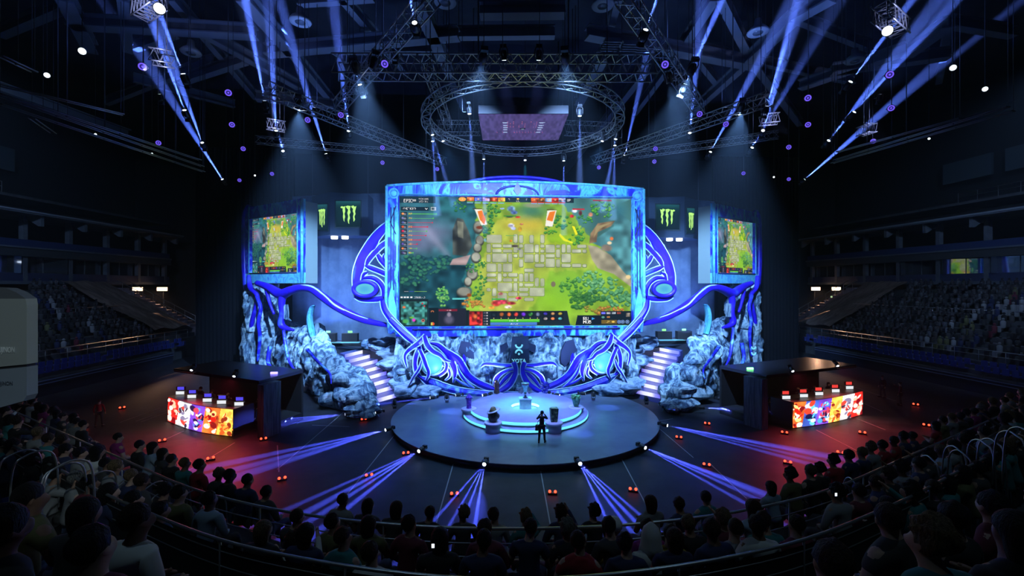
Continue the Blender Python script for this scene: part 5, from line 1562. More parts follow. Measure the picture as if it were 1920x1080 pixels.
def beam(a, b_, k, zlamp, up=True, lab='', grp=''):
    D0 = (zlamp - 9) / ((HY - a[1]) / F)
    p = P(*a, z=zlamp)
    if up:
        q = P(*b_, D=D0 * 0.93)          # the beam climbs towards the stands behind the camera
    else:
        q = P(*b_, D=D0 * 1.0)
    d = (q - p)
    d.normalize()
    o = place_head(p, d, lab, grp, 0.9)
    kk = k * (D0 / 30.0) * (1.0 if up else 0.5)
    spot('beam', p + d * 0.16, p + d * 10, 120000 * kk, 6.0, BEAM, 0.7, 0.03)
    haze_cone(p + d * 0.17, d, (11.0 + 3 * k) * D0 / 30.0 if up else 5.0 * D0 / 30.0, 3.1, 'added cone of haze lit blue by a roof lamp')
def side_word(x): return 'left' if x < 970 else 'right'
_up = sorted(range(len(BEAMS_UP)), key=lambda i: BEAMS_UP[i][0][0])
ORD = ['first', 'second', 'third', 'fourth', 'fifth', 'sixth', 'seventh', 'eighth', 'ninth', 'tenth', 'eleventh', 'twelfth', 'thirteenth', 'fourteenth', 'fifteenth', 'sixteenth', 'seventeenth', 'eighteenth', 'nineteenth', 'twentieth', 'twenty-first', 'twenty-second', 'twenty-third']
for r, i in enumerate(_up):
    a, b_, k = BEAMS_UP[i]
    beam(a, b_, k, 19.2, True, f'roof lamp throwing a blue beam upwards, {ORD[r]} of these from the left', 'roof lamps with upward beams')
for r, (a, b_, k) in enumerate(BEAMS_DN):
    beam(a, b_, k, 19.0, False, f'ring truss lamp throwing a faint beam down, {ORD[r]} of these', 'roof lamps with downward beams')

def ring_lamp_proto():
    t = empty('wash_lamp', (0, 0, 0), 0, 'wash lamp with violet ring', 'stage lamp')
    b = MB(); b.lathe([(0.0, 0.34), (0.2, 0.32), (0.3, 0.12), (0.31, -0.05), (0.27, -0.06)], 18, (0, 0, 0)); b.build('head', M_CASE, t)
    b = MB(); b.lathe([(0.17, -0.07), (0.26, -0.065), (0.27, -0.05)], 18, (0, 0, 0), caps=False); b.build('led_ring', M_RING, t)
    b = MB(); b.lathe([(0.07, -0.068), (0.17, -0.066)], 18, (0, 0, 0), caps=False); b.build('dark_ring', M_PUPIL, t)
    b = MB(); b.lathe([(0.0, -0.07), (0.07, -0.07), (0.08, -0.06)], 14, (0, 0, 0)); b.build('led_core', M_RING, t)
    b = MB(); b.tube([Vector((-0.35, 0, 0)), Vector((-0.36, 0, 0.3)), Vector((-0.2, 0, 0.5)), Vector((0.2, 0, 0.5)), Vector((0.36, 0, 0.3)), Vector((0.35, 0, 0))], 0.03, 6); b.box((0, 0, 0.56), (0.36, 0.26, 0.14)); b.build('yoke', M_CASE, t)
    return t
RP = ring_lamp_proto(); RK = list(RP.children)
RL = [(267, 125), (428, 174), (435, 234), (456, 279), (449, 338), (297, 268), (510, 326), (577, 225), (639, 216), (721, 120), (717, 277), (717, 305), (820, 317), (1123, 314), (1229, 279), (1227, 303), (1247, 121), (1312, 214), (1361, 233), (1515, 184), (1668, 140), (1671, 203), (1515, 234), (1637, 265), (1479, 276), (1479, 336), (1394, 325)]
for i, (x, y) in enumerate(sorted(RL)):
    z = 19.2
    p = P(x, y, z=z)
    lab = f'wash lamp with a violet light ring, {ORD[i] if i < 23 else ("twenty-fourth", "twenty-fifth", "twenty-sixth", "twenty-seventh")[i - 23]} from the left under the roof'
    o = RP if i == 0 else dup(RP, label=lab, group='violet ring wash lamps', kids=RK)
    tag(o, lab, 'stage lamp', 'violet ring wash lamps')
    o.location = p
    k = 0.62
    o.scale = (k,) * 3
    o.rotation_euler = (CAM + Vector((0, 0, 4)) - p + Vector((random.uniform(-6, 6), 0, random.uniform(-3, 5)))).to_track_quat('-Z', 'Y').to_euler()
# bright white discs
WL = [((154, 96), 0.26, 'white disc lamp high over the left stand'), ((88, 141), 0.22, 'white disc lamp nearest the upper left corner'), ((179, 252), 0.14, 'small bright lamp above the left boxes'), ((285, 288), 0.12, 'small bright lamp at the catwalk rail end on the left'), ((1787, 127), 0.24, 'white disc lamp high over the right stand'), ((1847, 167), 0.22, 'white disc lamp nearest the upper right corner'),
      ((1742, 260), 0.14, 'small bright lamp on the right catwalk rail'), ((299, 16), 0.34, 'dazzling white lamp among glittering truss at the upper left'), ((1664, 58), 0.34, 'dazzling white lamp beside glittering truss at the upper right'), ((478, 329), 0.16, 'tiny white lamp beside the two low violet lamps on the left'), ((1451, 332), 0.16, 'tiny white lamp low over the right dark side'),
      ((1240, 62), 0.0, '')]
for (x, y), r, lab in WL:
    if not lab: continue
    p = P(x, y, z=19.2); r *= 0.52
    t = empty('disc_lamp', p, 0, lab, 'stage lamp', 'white disc lamps')
    b = MB(); b.lathe([(0.0, 0.4), (r * 0.8, 0.38), (r * 1.15, 0.1), (r * 1.1, 0.0)], 16); me = b.mesh('case'); me.materials.append(M_CASE); o = bpy.data.objects.new('case', me); COL.objects.link(o); o.parent = t
    b = MB(); b.lathe([(0.0, -0.01), (r, 0.0), (r * 1.05, 0.03)], 16); me = b.mesh('lens'); me.materials.append(M_DISCW if r < 0.15 else M_LENSW); o = bpy.data.objects.new('lens', me); COL.objects.link(o); o.parent = t
    t.rotation_euler = (CAM - p + Vector((0, 0, 3))).to_track_quat('-Z', 'Y').to_euler()
# glittering short trusses next to the bright lamps
for a, b_, lab, seed in [((262, 22), (300, -4), 'short glittering truss behind the dazzling upper left lamp', 1), ((282, 105), (325, 112), 'short glittering truss under the upper left beams', 2), ((500, 232), (535, 238), 'glittering truss knot crossed by the upward beams on the left', 3), ((1650, 20), (1690, 55), 'short glittering truss beside the dazzling upper right lamp', 4),
                   ((1425, 225), (1460, 222), 'glittering truss knot crossed by the beams right of the ring', 5), ((1612, 248), (1638, 238), 'glittering truss knot above the lowest right beam', 6), ((1340, 150), (1300, 205), 'bright lower end of the slanting truss right of the ring', 7), ((640, 190), (612, 215), 'bright lower end of the slanting truss left of the ring', 8)][:6]:
    A = P(*a, z=20.2); B = P(*b_, z=20.2)
    truss(lerp_path(A, B, 3), 0.6, 0.035, 0.35, lab, 'rigging_truss', group='short rigging trusses', hang=[A.lerp(B, 0.3) + Vector((0, 0, 0.25)), A.lerp(B, 0.7) + Vector((0, 0, 0.25))])
    spot('truss_light', (A + B) / 2 + Vector((0.3, -1.5, -1.5)), (A + B) / 2, 500, 50, (0.45, 0.5, 1.0), 0.5, 0.05)

# ---- lamps standing round the stage, beams across the floor
FL_ = [((743, 811), 1), ((807, 847), 1), ((919, 866), 1), ((1070, 863), 1), ((1175, 838), 1), ((1231, 803), 1), ((809, 751), 2), ((857, 746), 2), ((907, 746), 3), ((1047, 746), 3), ((1095, 743), 2), ((650, 783), 1), ((707, 779), 1), ((1255, 770), 1), ((1318, 770), 1), ((592, 752), 4), ((1352, 752), 4)]
FBEAM = (0.07, 0.10, 1.0)
for i, ((x, y), kd) in enumerate(sorted(FL_)):
    z = ZD if kd in (2, 3) else 0.0
    p = P(x, y + 6, z=z)
    if kd == 1 and 735 < x < 1240:
        v = Vector((p.x, p.y - 30, 0)); v.normalize(); p = DC + v * 9.1; p.z = 0
    c = p + Vector((0, 0, 0.45))
    v = Vector((p.x, p.y - 34.0, 0)).normalized()
    lab = f'black floor lamp throwing blue beams over the floor, {ORD[i]} of these from the left'
    h = place_head(c, v + Vector((0, 0, -0.10)), lab, 'floor lamps round the stage', 0.8)
    r = random.Random(i + 50)
    if kd == 1:
        offs = [-9, -2, 3, 8] if x < 930 or x > 1060 else ([0] if x < 1000 else [-3, 4, 9])
        for k, of in enumerate(offs):
            ang = math.radians(of)
            vv = Vector((v.x * math.cos(ang) - v.y * math.sin(ang), v.x * math.sin(ang) + v.y * math.cos(ang), -0.018 - 0.008 * r.random() * (k + 0.4)))
            an = r.uniform(1.5, 2.4)
            spot('floor_beam', c + vv * 0.2, c + vv * 8, 190000, an, FBEAM, 0.35, 0.02)
            haze_cone(c + vv * 0.21, vv, r.uniform(8, 13), an * 0.52, 'added cone of haze lit blue by a floor lamp')
        spot('floor_wash', c + Vector((0, 0, 0.1)), c + v * 6 + Vector((0, 0, -0.6)), 5000, 30, FBEAM, 0.9, 0.05)
    elif kd in (2, 3):
        vv = v + Vector((0, 0, -0.06))
        spot('floor_beam', c + vv * 0.2, c + vv * 8, 60000 if kd == 2 else 20000, 2.6, FBEAM, 0.5, 0.02)
        haze_cone(c + vv * 0.21, vv, 6.0 if kd == 2 else 3.0, 1.35, 'added cone of haze lit blue by a floor lamp')
        spot('floor_beam', c + vv * 0.2, c + v * 8 + Vector((1.2, 0, -0.9)), 30000 if kd == 2 else 6000, 2.2, FBEAM, 0.5, 0.02)
# little red twin lamps on the floor
M_RED = lens_mat('red_lamp', (1.0, 0.05, 0.02), 5.0); M_REDC = lens_mat('red_core', (1.0, 0.35, 0.2), 9.0)
proto = None
RD = [(529, 898), (692, 892), (761, 850), (852, 927), (1036, 924), (1187, 919), (1325, 872), (1273, 820), (1477, 867), (1576, 849), (1326, 794), (395, 860), (304, 826), (158, 800), (229, 764), (494, 823), (1471, 811), (1617, 811), (1717, 758), (1737, 797), (682, 786), (546, 742)]
for i, (x, y) in enumerate(sorted(RD)):
    p = P(x, y + 3, z=0.0)
    k = 1.0
    words = f'pair of small red lamps on the floor, {ORD[i] if i < 23 else i} of these from the left'
    if proto is None:
        proto = empty('red_floor_lamp', (0, 0, 0), 0, words, 'floor lamp', 'pairs of red floor lamps')
        b = MB(); b.box((0, 0, 0.05), (0.5, 0.16, 0.10)); b.build('bar', M_CASE, proto)
        for s in (-1, 1):
            b = MB(); b.sphere((s * 0.15, -0.03, 0.17), 0.075, 12, 8); b.build('bulb', M_RED, proto)
            b = MB(); b.box((s * 0.13, 0.05, 0.12), (0.1, 0.06, 0.14)); b.build('bracket', M_CASE, proto)
        o = proto; o.location = p; PK = list(proto.children)
    else:
        o = dup(proto, loc=p, label=words, kids=PK)
    o.rotation_euler = (0, 0, math.atan2(-(CAM.x - p.x), -(CAM.y - p.y)) * -1); o.scale = (0.8, 0.8, 0.8)

# ---- added stage wash: heads put on the trusses to light the set
def wash(px, py, tgt, e, deg, col, lab, zl=19.4):
    p = P(px, py, z=zl)
    d = (Vector(tgt) - p).normalized()
    place_head(p, d, lab, 'added wash heads that light the set', 1.1)
    spot('added_set_wash', p + d * 0.18, tgt, e, deg, col, 0.7, 0.12)
WB = (0.28, 0.52, 1.0)
wash(668, 132, (-8, 36, 8), 50000, 50, WB, 'added wash head on the left slanting truss, aimed at the set')
wash(1296, 134, (8, 36, 8), 50000, 50, WB, 'added wash head on the right slanting truss, aimed at the set')
wash(905, 112, (-5, 36, 14), 25000, 56, WB, 'added wash head left of the middle of the level truss')
wash(1060, 112, (5, 36, 14), 25000, 56, WB, 'added wash head right of the middle of the level truss')
wash(560, 198, (-19, 41, 8), 72000, 52, WB, 'added wash head near the start of the long left truss')
wash(1390, 204, (19, 41, 8), 72000, 52, WB, 'added wash head near the start of the long right truss')
wash(700, 122, (-15, 34, 2.5), 30000, 34, WB, 'added wash head near the left end of the level truss, aimed at the left outcrop')
wash(1255, 150, (15, 34, 2.5), 30000, 34, WB, 'added wash head beyond the right end of the level truss, aimed at the right outcrop')
# spots added to light the podium and the deck
for i, (x, y) in enumerate([(830, 262), (1130, 262)]):
    p = P(x, y, z=19.4)
    place_head(p, PC - p, f'added podium spot on the {"left" if i == 0 else "right"} rim of the ring truss', 'podium spots', 0.9)
    p = p + (PC - p).normalized() * 0.3
    spot('added_podium_spot', p, PC, 5000, 24, (0.15, 0.28, 1.0), 0.5, 0.1)
    spot('added_deck_spot', p, (0, 28, 0), 6500, 62, (0.15, 0.42, 0.9), 0.8, 0.1)

gp = Vector((0.6, 36.0, 19.3))
place_head(gp, PC - gp, 'cyan podium spot on the far rim of the ring truss', 'podium spots', 0.9)
gd = (PC - gp).normalized()
spot('podium_glow', gp + gd * 0.3, PC, 34000, 17, (0.06, 0.72, 1.0), 1.0, 0.1)
for i, (x, y) in enumerate([(945, 108), (1010, 108)]):  # front spots added to brighten the dark pedestals and trophies
    p = P(x, y, z=19.4)
    place_head(p, PC - p, f'added front podium spot {"left" if i == 0 else "right"} of the very middle of the level truss', 'podium spots', 0.9)
    p = p + (PC - p).normalized() * 0.3
    spot('added_podium_spot', p, PC, 8000, 30, (0.30, 0.32, 1.0), 0.6, 0.1)
for i, (x, y) in enumerate([(-9.0, 31.5), (-5.5, 33.0), (-2.2, 33.4), (2.2, 33.4), (5.5, 33.0), (9.0, 31.5)]):  # uplights added at the stage edge to brighten ribs and rocks
    p = Vector((x, y, ZD + 0.5))
    d = (Vector((x * 1.12, 36.5, 8.0)) - p)
    place_head(p, d, f'small added uplight standing at the back of the round stage, {ORD[i]} from the left', 'added uplights below the set', 0.8)
    spot('added_set_uplight', p + d.normalized() * 0.2, Vector((x * 1.1, 36.5, 8.5)), 2000, 95, (0.30, 0.50, 1.0), 0.9, 0.1)
for i, (x, y) in enumerate([(590, 205), (1360, 205), (740, 100), (1235, 100), (300, 180), (1650, 180)]):  # wide upward lamps added to brighten the girders
    p = P(x, y, z=20.4)
    place_head(p, Vector((0, -0.3, 1)), f'added roof wash head pointing at the girders, {ORD[i]} of these', 'added roof wash heads', 0.8)
    spot('added_roof_wash', p + Vector((0, -0.1, 0.2)), p + Vector((0, -4, 8)), 1100, 150, (0.16, 0.30, 1.0), 1.0, 0.2)
# every lamp under the roof hangs on its own rod
def hang_all():
    me_cache = {}
    for o in list(COL.objects):
        if o.parent is None and o.location.z > 15 and o.name.split('.')[0] in ('moving_head_lamp', 'wash_lamp', 'disc_lamp'):
            top = 31.0 - o.location.z
            R = o.rotation_euler.to_matrix().to_4x4()
            dz = R @ Vector((0, 0, -1)); h = Vector((dz.x, dz.y, 0))
            h = h.normalized() * -0.4 if h.length > 0.05 else Vector((0, 0.4, 0))
            b = MB(); b.tube([Vector((0, 0, 0.0)) + h * 0.45, h, h + Vector((0, 0, 0.15)), h + Vector((0, 0, top))], 0.018, 5)
            me = b.mesh('hanging_rod'); me.materials.append(M_TRUSSD)
            c = bpy.data.objects.new('hanging_rod', me); COL.objects.link(c); c.parent = o
            c.matrix_parent_inverse = (R @ Matrix.Diagonal((*o.scale, 1))).inverted()
hang_all()
# ================================================================== BACKDROP, SPONSOR BOXES, BOOTHS, STANDS
def build_backdrop():
    # hanging curtain with folds behind the set
    m = noise_mat('scrim_cloth', [(0.4, (0.10, 0.15, 0.24)), (0.6, (0.15, 0.21, 0.32))], scale=0.6, rough=0.9)
    b = MB()
    n = 260
    xs = np.linspace(-23.5, 23.5, n)
    vs = []
    for z in (0.0, 6.0, 12.0, 19.2):
        for x in xs: vs.append((x, 49.2 + 0.045 * math.sin(x * 5.2) + 0.02 * math.sin(x * 11.0), z + (0.0 if z < 19 else -0.6 * (abs(x) / 23.5) ** 3)))
    b.add(vs, [(i * n + j, i * n + j + 1, (i + 1) * n + j + 1, (i + 1) * n + j) for i in range(3) for j in range(n - 1)], True)
    t = b.build('backdrop_curtain', m)
    tag(t, 'tall blue-lit cloth curtain hanging behind the giant screen and rock outcrops', 'curtain')
    # black curtains further out
    bm_ = mat('black_drape', (0.005, 0.005, 0.007), 0.95, spec=0.1)
    for s in (-1, 1):
        b = MB(); vs = []
        n = 120
        for z in (0.0, 24.0):
            for j in range(n):
                f = j / (n - 1)
                vs.append((s * (23.6 + 10.5 * f), 50.0 + 0.1 * math.sin(f * 160), z))
        b.add(vs, [(j, j + 1, n + j + 1, n + j) if s > 0 else (j + 1, j, n + j, n + j + 1) for j in range(n - 1)], True)
        o = b.build('black_curtain', bm_); tag(o, f'black curtain closing off the arena end beyond the {"left" if s < 0 else "right"} side screen', 'curtain', 'black side curtains')
    b = MB(); b.add([(-60, 76, 0), (60, 76, 0), (60, 76, 31), (-60, 76, 31)], [(0, 1, 2, 3)])
    b.build('wall_back', mat('arena_wall_dark', (0.015, 0.017, 0.022), 0.9), kind='structure')
    for s in (-1, 1):
        b = MB(); b.add([(s * 60, -8, 0), (s * 60, 76, 0), (s * 60, 76, 31), (s * 60, -8, 31)], [(0, 1, 2, 3) if s < 0 else (3, 2, 1, 0)])
        b.build('wall_left' if s < 0 else 'wall_right', mat('arena_wall_dark', (0.015, 0.017, 0.022)), kind='structure')
    b = MB(); b.add([(-60, -7, 0), (60, -7, 0), (60, -7, 31), (-60, -7, 31)], [(3, 2, 1, 0)])
    b.build('wall_front', mat('arena_wall_dark', (0.015, 0.017, 0.022)), kind='structure')
build_backdrop()

CLAW = [  # three ragged scratches, y down, unit box
    [(0.02, 0.06), (0.12, 0.0), (0.20, 0.04), (0.32, 0.0), (0.30, 0.16), (0.32, 0.30), (0.27, 0.45), (0.31, 0.62), (0.26, 0.80), (0.28, 0.92), (0.22, 0.84), (0.18, 0.62), (0.20, 0.45), (0.16, 0.25), (0.17, 0.12), (0.08, 0.12)],
    [(0.34, 0.02), (0.46, -0.03), (0.64, 0.0), (0.60, 0.2), (0.64, 0.36), (0.57, 0.5), (0.61, 0.7), (0.55, 0.86), (0.56, 1.05), (0.50, 0.98), (0.46, 0.8), (0.50, 0.6), (0.45, 0.4), (0.50, 0.2), (0.42, 0.12)],
    [(0.68, 0.0), (0.82, -0.04), (0.90, 0.04), (1.0, -0.01), (0.96, 0.14), (0.92, 0.3), (0.95, 0.46), (0.88, 0.6), (0.92, 0.78), (0.84, 0.92), (0.82, 0.8), (0.80, 0.62), (0.84, 0.44), (0.78, 0.3), (0.80, 0.14), (0.72, 0.1)]]
def build_sponsor(s):
    side = 'left' if s < 0 else 'right'
    A = P(586, 400, D=46.2); B = P(619, 400, D=44.2); C_ = P(690, 400, D=45.2); Dk = P(700, 400, D=47.6); E = P(588, 400, D=48.0)
    pl = [A, B, C_, Dk, E]
    z0 = P(619, 440, D=44.2).z; z1 = P(619, 366, D=44.2).z + 0.3
    if s > 0: pl = [mir(p) for p in pl]
    c = sum(pl, Vector((0, 0, 0))) / 5
    t = empty('sign_box', (c.x, c.y, z0), 0, f'dark hanging box with glowing green claw signs between the {side} screen and the giant screen', 'sign box', 'hanging sign boxes')
    b = MB()
    vs = [(p.x, p.y, z0) for p in pl] + [(p.x, p.y, z1) for p in pl]
    fs = [(4, 3, 2, 1, 0), (5, 6, 7, 8, 9)] + [(i, (i + 1) % 5, 5 + (i + 1) % 5, 5 + i) for i in range(5)]
    if s > 0: fs = [tuple(reversed(f)) for f in fs]
    b.add(vs, fs); b.build('housing', mat('sign_box_navy', (0.05, 0.09, 0.16), 0.7), t)
    green = mat('acid_green_light', (0.2, 0.5, 0.05), 0.5, emit=(0.52, 0.95, 0.20), estr=1.05)
    for (P0, P1, f0, f1, wide) in ((pl[1], pl[2], 0.15, 0.80, 1), (pl[0], pl[1], 0.35, 0.9, 0)):
        d = (P1 - P0); L = d.length; d.normalize()
        n_ = Vector((d.y, -d.x, 0))
        if n_.y > 0: n_ = -n_
        za, zb = z0 + 0.75, z1 - 0.9
        g = lambda f, z, k: Vector((P0.x, P0.y, 0)) + d * (L * f) + n_ * k + Vector((0, 0, z))
        b = MB(); b.add([g(f0 - 0.03, za - 0.12, 0.02), g(f1 + 0.03, za - 0.12, 0.02), g(f1 + 0.03, zb + 0.12, 0.02), g(f0 - 0.03, zb + 0.12, 0.02), g(f0 - 0.03, za - 0.12, 0.1), g(f1 + 0.03, za - 0.12, 0.1), g(f1 + 0.03, zb + 0.12, 0.1), g(f0 - 0.03, zb + 0.12, 0.1)],
              [(4, 5, 6, 7), (0, 1, 5, 4), (1, 2, 6, 5), (2, 3, 7, 6), (3, 0, 4, 7)])
        o = b.build('sign_frame', mat('sign_frame_dark', (0.02, 0.05, 0.05), 0.5), t); fix_normals(o)
        cv = Canvas(20, 30, (0, 0, 1, 1)); cv.rect(-1, -1, 2, 2, (8, 30, 34)); cv.glow(0.5, -0.05, 0.8, 0.22, (44, 120, 130), 0.9); cv.glow(0.5, 0.4, 0.5, 0.5, (12, 60, 50), 0.6)
        me = cv.mesh('lit_panel', lambda u, v: g(f0 + (f1 - f0) * u, zb + (za - zb) * v, 0.12) - t.location)
        me.materials.append(screen_mat('sign_panel_light', 1.0)); o = bpy.data.objects.new('lit_panel', me); COL.objects.link(o); o.parent = t
        mh = (zb - za) * 0.66; mt = zb - (zb - za) * 0.20
        for cl in CLAW:
            b = MB(); pts = []
            for (x, y) in cl:
                if s > 0: pass
                fx = f0 + (f1 - f0) * (0.17 + 0.66 * x)
                pts.append((fx, mt - mh * y))
            n = len(pts)
            va = [g(fx, z, 0.15) for fx, z in pts] + [g(fx, z, 0.2) for fx, z in pts]
            b.add(va, [tuple(range(n, 2 * n)), tuple(reversed(range(n)))] + [(i, (i + 1) % n, n + (i + 1) % n, n + i) for i in range(n)])
            o = b.build('claw_mark', green, t); fix_normals(o)
    for i, px in enumerate((627, 647)):
        p = P(px, 446, D=45.5)
        if s > 0: p = mir(p)
        b = MB(); b.lathe([(0.0, -0.06), (0.30, -0.05), (0.34, 0.0), (0.34, 0.3)], 20, (p.x, p.y, z0 - 0.25)); b.build('downlight', mat('downlight_glow', (0.5, 0.6, 0.8), 0.4, emit=(0.75, 0.88, 1.0), estr=3.0), t)
        spot('downlight', (p.x, p.y, z0 - 0.4), (p.x, p.y + 0.6, 0), 14000, 16, (0.35, 0.55, 1.0), 0.7, 0.1)
    for q in (pl[0], pl[2]):
        b = MB(); b.bar((q.x, q.y, z1), (q.x, q.y, 30.9), 0.03, 5); b.build('hanging_cable', M_TRUSSD, t)
def fix_normals(o):
    bm = bmesh.new(); bm.from_mesh(o.data); bmesh.ops.recalc_face_normals(bm, faces=bm.faces); bm.to_mesh(o.data); bm.free()
for s in (-1, 1): build_sponsor(s)

def flood_curtain():
    # blue floods standing on the riser behind the set, lighting the curtain
    for s in (-1, 1):
        for k, x in enumerate((12.5, 19.5)):
            t = empty('floor_flood', (s * x, 46.0, RZ), 0, f'black floor flood washing the curtain blue, {"inner" if k == 0 else "outer"} one on the {"left" if s < 0 else "right"} deck', 'stage lamp', 'curtain floods')
            b = MB(); b.box((s * x, 46.0, RZ + 0.12), (0.9, 0.3, 0.24)); b.build('case', M_CASE, t)
            spot('curtain_flood', (s * x, 45.9, RZ + 0.4), (s * x * 0.95, 49.2, 11), 3000, 110, (0.16, 0.30, 1.0), 1.0, 0.2)
flood_curtain()

def deck_gear():
    # monitors, green exit lights and boxes on the raised decks
    g = mat('green_exit_light', (0.1, 0.4, 0.1), 0.5, emit=(0.25, 0.9, 0.15), estr=1.6)
    for s in (-1, 1):
        side = 'left' if s < 0 else 'right'
        for k, px in enumerate((616, 657)):
            p = P(px, 622, D=46.5)
            if s > 0: p = mir(p)
            t = empty('equipment_rack', (p.x, p.y, RZ), 0, f'black equipment case with a small green light on the {side} deck, {"outer" if k == 0 else "inner"} one', 'equipment case', 'equipment cases on the decks')
            b = MB(); b.box((p.x, p.y, (RZ + p.z - 0.15) / 2), (1.6, 0.7, max(p.z - 0.15 - RZ, 0.3))); b.build('case', M_BLACK, t)
            b = MB(); b.box((p.x, p.y - 0.1, p.z), (0.42, 0.06, 0.2)); b.build('indicator', g, t)
        p = P(648, 636, D=43.5)
        if s > 0: p = mir(p)
        t = empty('floor_monitor', (p.x, p.y, RZ), 0, f'long low lit cyan panel lying at the head of the {side} stairs', 'light panel', 'low cyan panels')
        b = MB(); b.box((p.x, p.y + 0.1, RZ + 0.16), (3.0, 0.9, 0.2)); b.build('tray', M_BLACK, t)
        b = MB(); b.box((p.x, p.y, RZ + 0.28), (2.7, 0.7, 0.05)); b.build('panel', mat('cyan_panel', (0.1, 0.3, 0.4), 0.5, emit=(0.12, 0.42, 0.55), estr=1.0), t)
        for k, (px, py, w_, h_) in enumerate([(700, 628, 40, 20), (725, 640, 30, 24), (690, 640, 20, 14)]):
            q = P(px, py, D=41.5)
            if s > 0: q = mir(q)
            b = MB(); kk = 41.5 / F / 2
            rock_lump(b, (q.x, q.y, RZ - 0.05), w_ * kk, 0.7, max(h_ * kk, 0.5), k * 3.3 + s, 16, 10, 0.6)
            tag(b.build('rock', M_ROCK2), f'{("larger","pale tall","small")[k]} rock on the {side} raised deck beside the giant screen frame', 'rock', 'rocks on the raised decks')
deck_gear()

# ---- player booths
def build_booth(s):
    side = 'left' if s < 0 else 'right'
    Lp = [P(315, 790, z=0), P(340, 800, z=0), P(369, 809, z=0), P(403, 815, z=0), P(437, 819, z=0)]
    if s > 0: Lp = [P(1617, 777, z=0), P(1587, 786, z=0), P(1556, 793, z=0), P(1520, 799, z=0), P(1486, 803, z=0)]
    H = 1.58
    c = Lp[2]
    t = empty('player_booth', (c.x, c.y, 0), 0, f'black roofed player booth with a bright curved poster screen at the {side} of the floor', 'booth', 'player booths')
    path = [Vector(q) for q in smoothpath([tuple(p) for p in Lp], 10)]
    art = paint_booth(3 if s < 0 else 8, 'rwvoy' if s < 0 else 'obvywr'.replace('v', 'v'))
    if s > 0: pass
    def corner(u, v):
        f = (u if s < 0 else 1 - u) * (len(path) - 1); i = min(int(f), len(path) - 2); a = f - i
        p = path[i].lerp(path[i + 1], a)
        return p + Vector((0, -0.03, H * (1 - v) + 0.04)) - t.location
    me = art.mesh('poster_screen', corner); me.materials.append(screen_mat('booth_screen_light', 2.0))
    o = bpy.data.objects.new('poster_screen', me); COL.objects.link(o); o.parent = t
    # plinth behind the screen, desk
    inw = Vector((Lp[0].x, Lp[0].y, 0)) * 0
    back = Vector((s * 0.35 * -1, 1, 0)).normalized()
    b = MB(); n = len(path)
    dk = 1.5
    vs = [p + Vector((0, 0.02, 0.0)) for p in path] + [p + back * dk for p in path]
    vs += [v + Vector((0, 0, H + 0.06)) for v in vs]
    fs = []
    for i in range(n - 1): fs += [(i, i + 1, 2 * n + i + 1, 2 * n + i), (n + i, 3 * n + i, 3 * n + i + 1, n + i + 1), (2 * n + i, 2 * n + i + 1, 3 * n + i + 1, 3 * n + i)]
    fs += [(0, 2 * n, 3 * n, n), (n - 1, 2 * n - 1, 4 * n - 1, 3 * n - 1)]
    b.add(vs, fs); o = b.build('desk', mat('booth_black', (0.02, 0.02, 0.024), 0.4), t); fix_normals(o)
    top = H + 0.06
    ins = [path[int((n - 1) * f)] for f in (0.05, 0.27, 0.5, 0.72, 0.93)]
    glow = (0.10, 0.08, 1.0) if s < 0 else (1.0, 0.06, 0.05)
    mm = mat('monitor_back_' + ('violet' if s < 0 else 'red'), (0.02, 0.02, 0.02), 0.4, emit=glow, estr=0.9)
    wm = mat('name_plate_white', (0.5, 0.5, 0.5), 0.5, emit=(0.85, 0.9, 0.95), estr=1.0)
    for k, p in enumerate(ins):
        q = p + back * 0.75
        w_ = empty('desk_monitor', (q.x, q.y, top), 0, f'{ORD[k]} desk monitor from the outer end on the {side} booth, {"violet" if s < 0 else "red"} glow and white plate', 'monitor', 'monitors on the booth desks')
        b = MB(); b.box((q.x, q.y, top + 0.36), (0.62, 0.05, 0.36)); b.build('screen_case', M_CASE, w_)
        b = MB(); b.box((q.x, q.y - 0.035, top + 0.42), (0.42, 0.02, 0.2)); b.build('glowing_back', mm, w_)
        b = MB(); b.box((q.x, q.y + 0.02, top + 0.1), (0.06, 0.05, 0.2)); b.box((q.x, q.y, top + 0.01), (0.3, 0.2, 0.02)); b.build('stand', M_CASE, w_)
        b = MB(); b.box((q.x, q.y - 0.1, top + 0.13), (0.52, 0.03, 0.2)); b.build('name_plate', wm, w_)
    # roof, back wall, pillars
    A = path[0] + back * 0.6; B = path[-1] + back * 0.6
    ex = (B - A).normalized()
    A2 = A - ex * 0.4; B2 = B + ex * 1.6
    bk = back * 3.6
    def slab(z0, z1, pts, m, nm, par=t):
        k = len(pts)
        vs = [Vector((p.x, p.y, z0)) for p in pts] + [Vector((p.x, p.y, z1)) for p in pts]
        b = MB(); b.add(vs, [tuple(range(k)), tuple(range(k, 2 * k))] + [(i, (i + 1) % k, k + (i + 1) % k, k + i) for i in range(k)])
        o = b.build(nm, m, par); fix_normals(o); return o
    slab(3.15, 3.35, [A2, B2, B2 + bk, A2 + bk], mat('booth_roof', (0.03, 0.03, 0.04), 0.25), 'roof')
    slab(0.0, 3.15, [A2 + bk, B2 + bk, B2 + bk - back * 0.15, A2 + bk - back * 0.15], M_BLACK, 'back_wall')
    slab(0.0, 3.15, [B2 - back * 0.1, B2 + ex * 0.55 - back * 0.1, B2 + ex * 0.55 + back * 1.2, B2 + back * 1.2], noise_mat('pillar_wood_dark', [(0.4, (0.04, 0.06, 0.09)), (0.6, (0.12, 0.15, 0.2))], scale=2, stretch=(4, 4, 0.4), rough=0.6, bump=0.5), 'pillar')
    slab(0.0, 3.15, [A2 + bk, A2 + bk + ex * 0.15, A2 + bk + ex * 0.15 - back * 1.0, A2 + bk - back * 1.0], M_BLACK, 'end_wall')
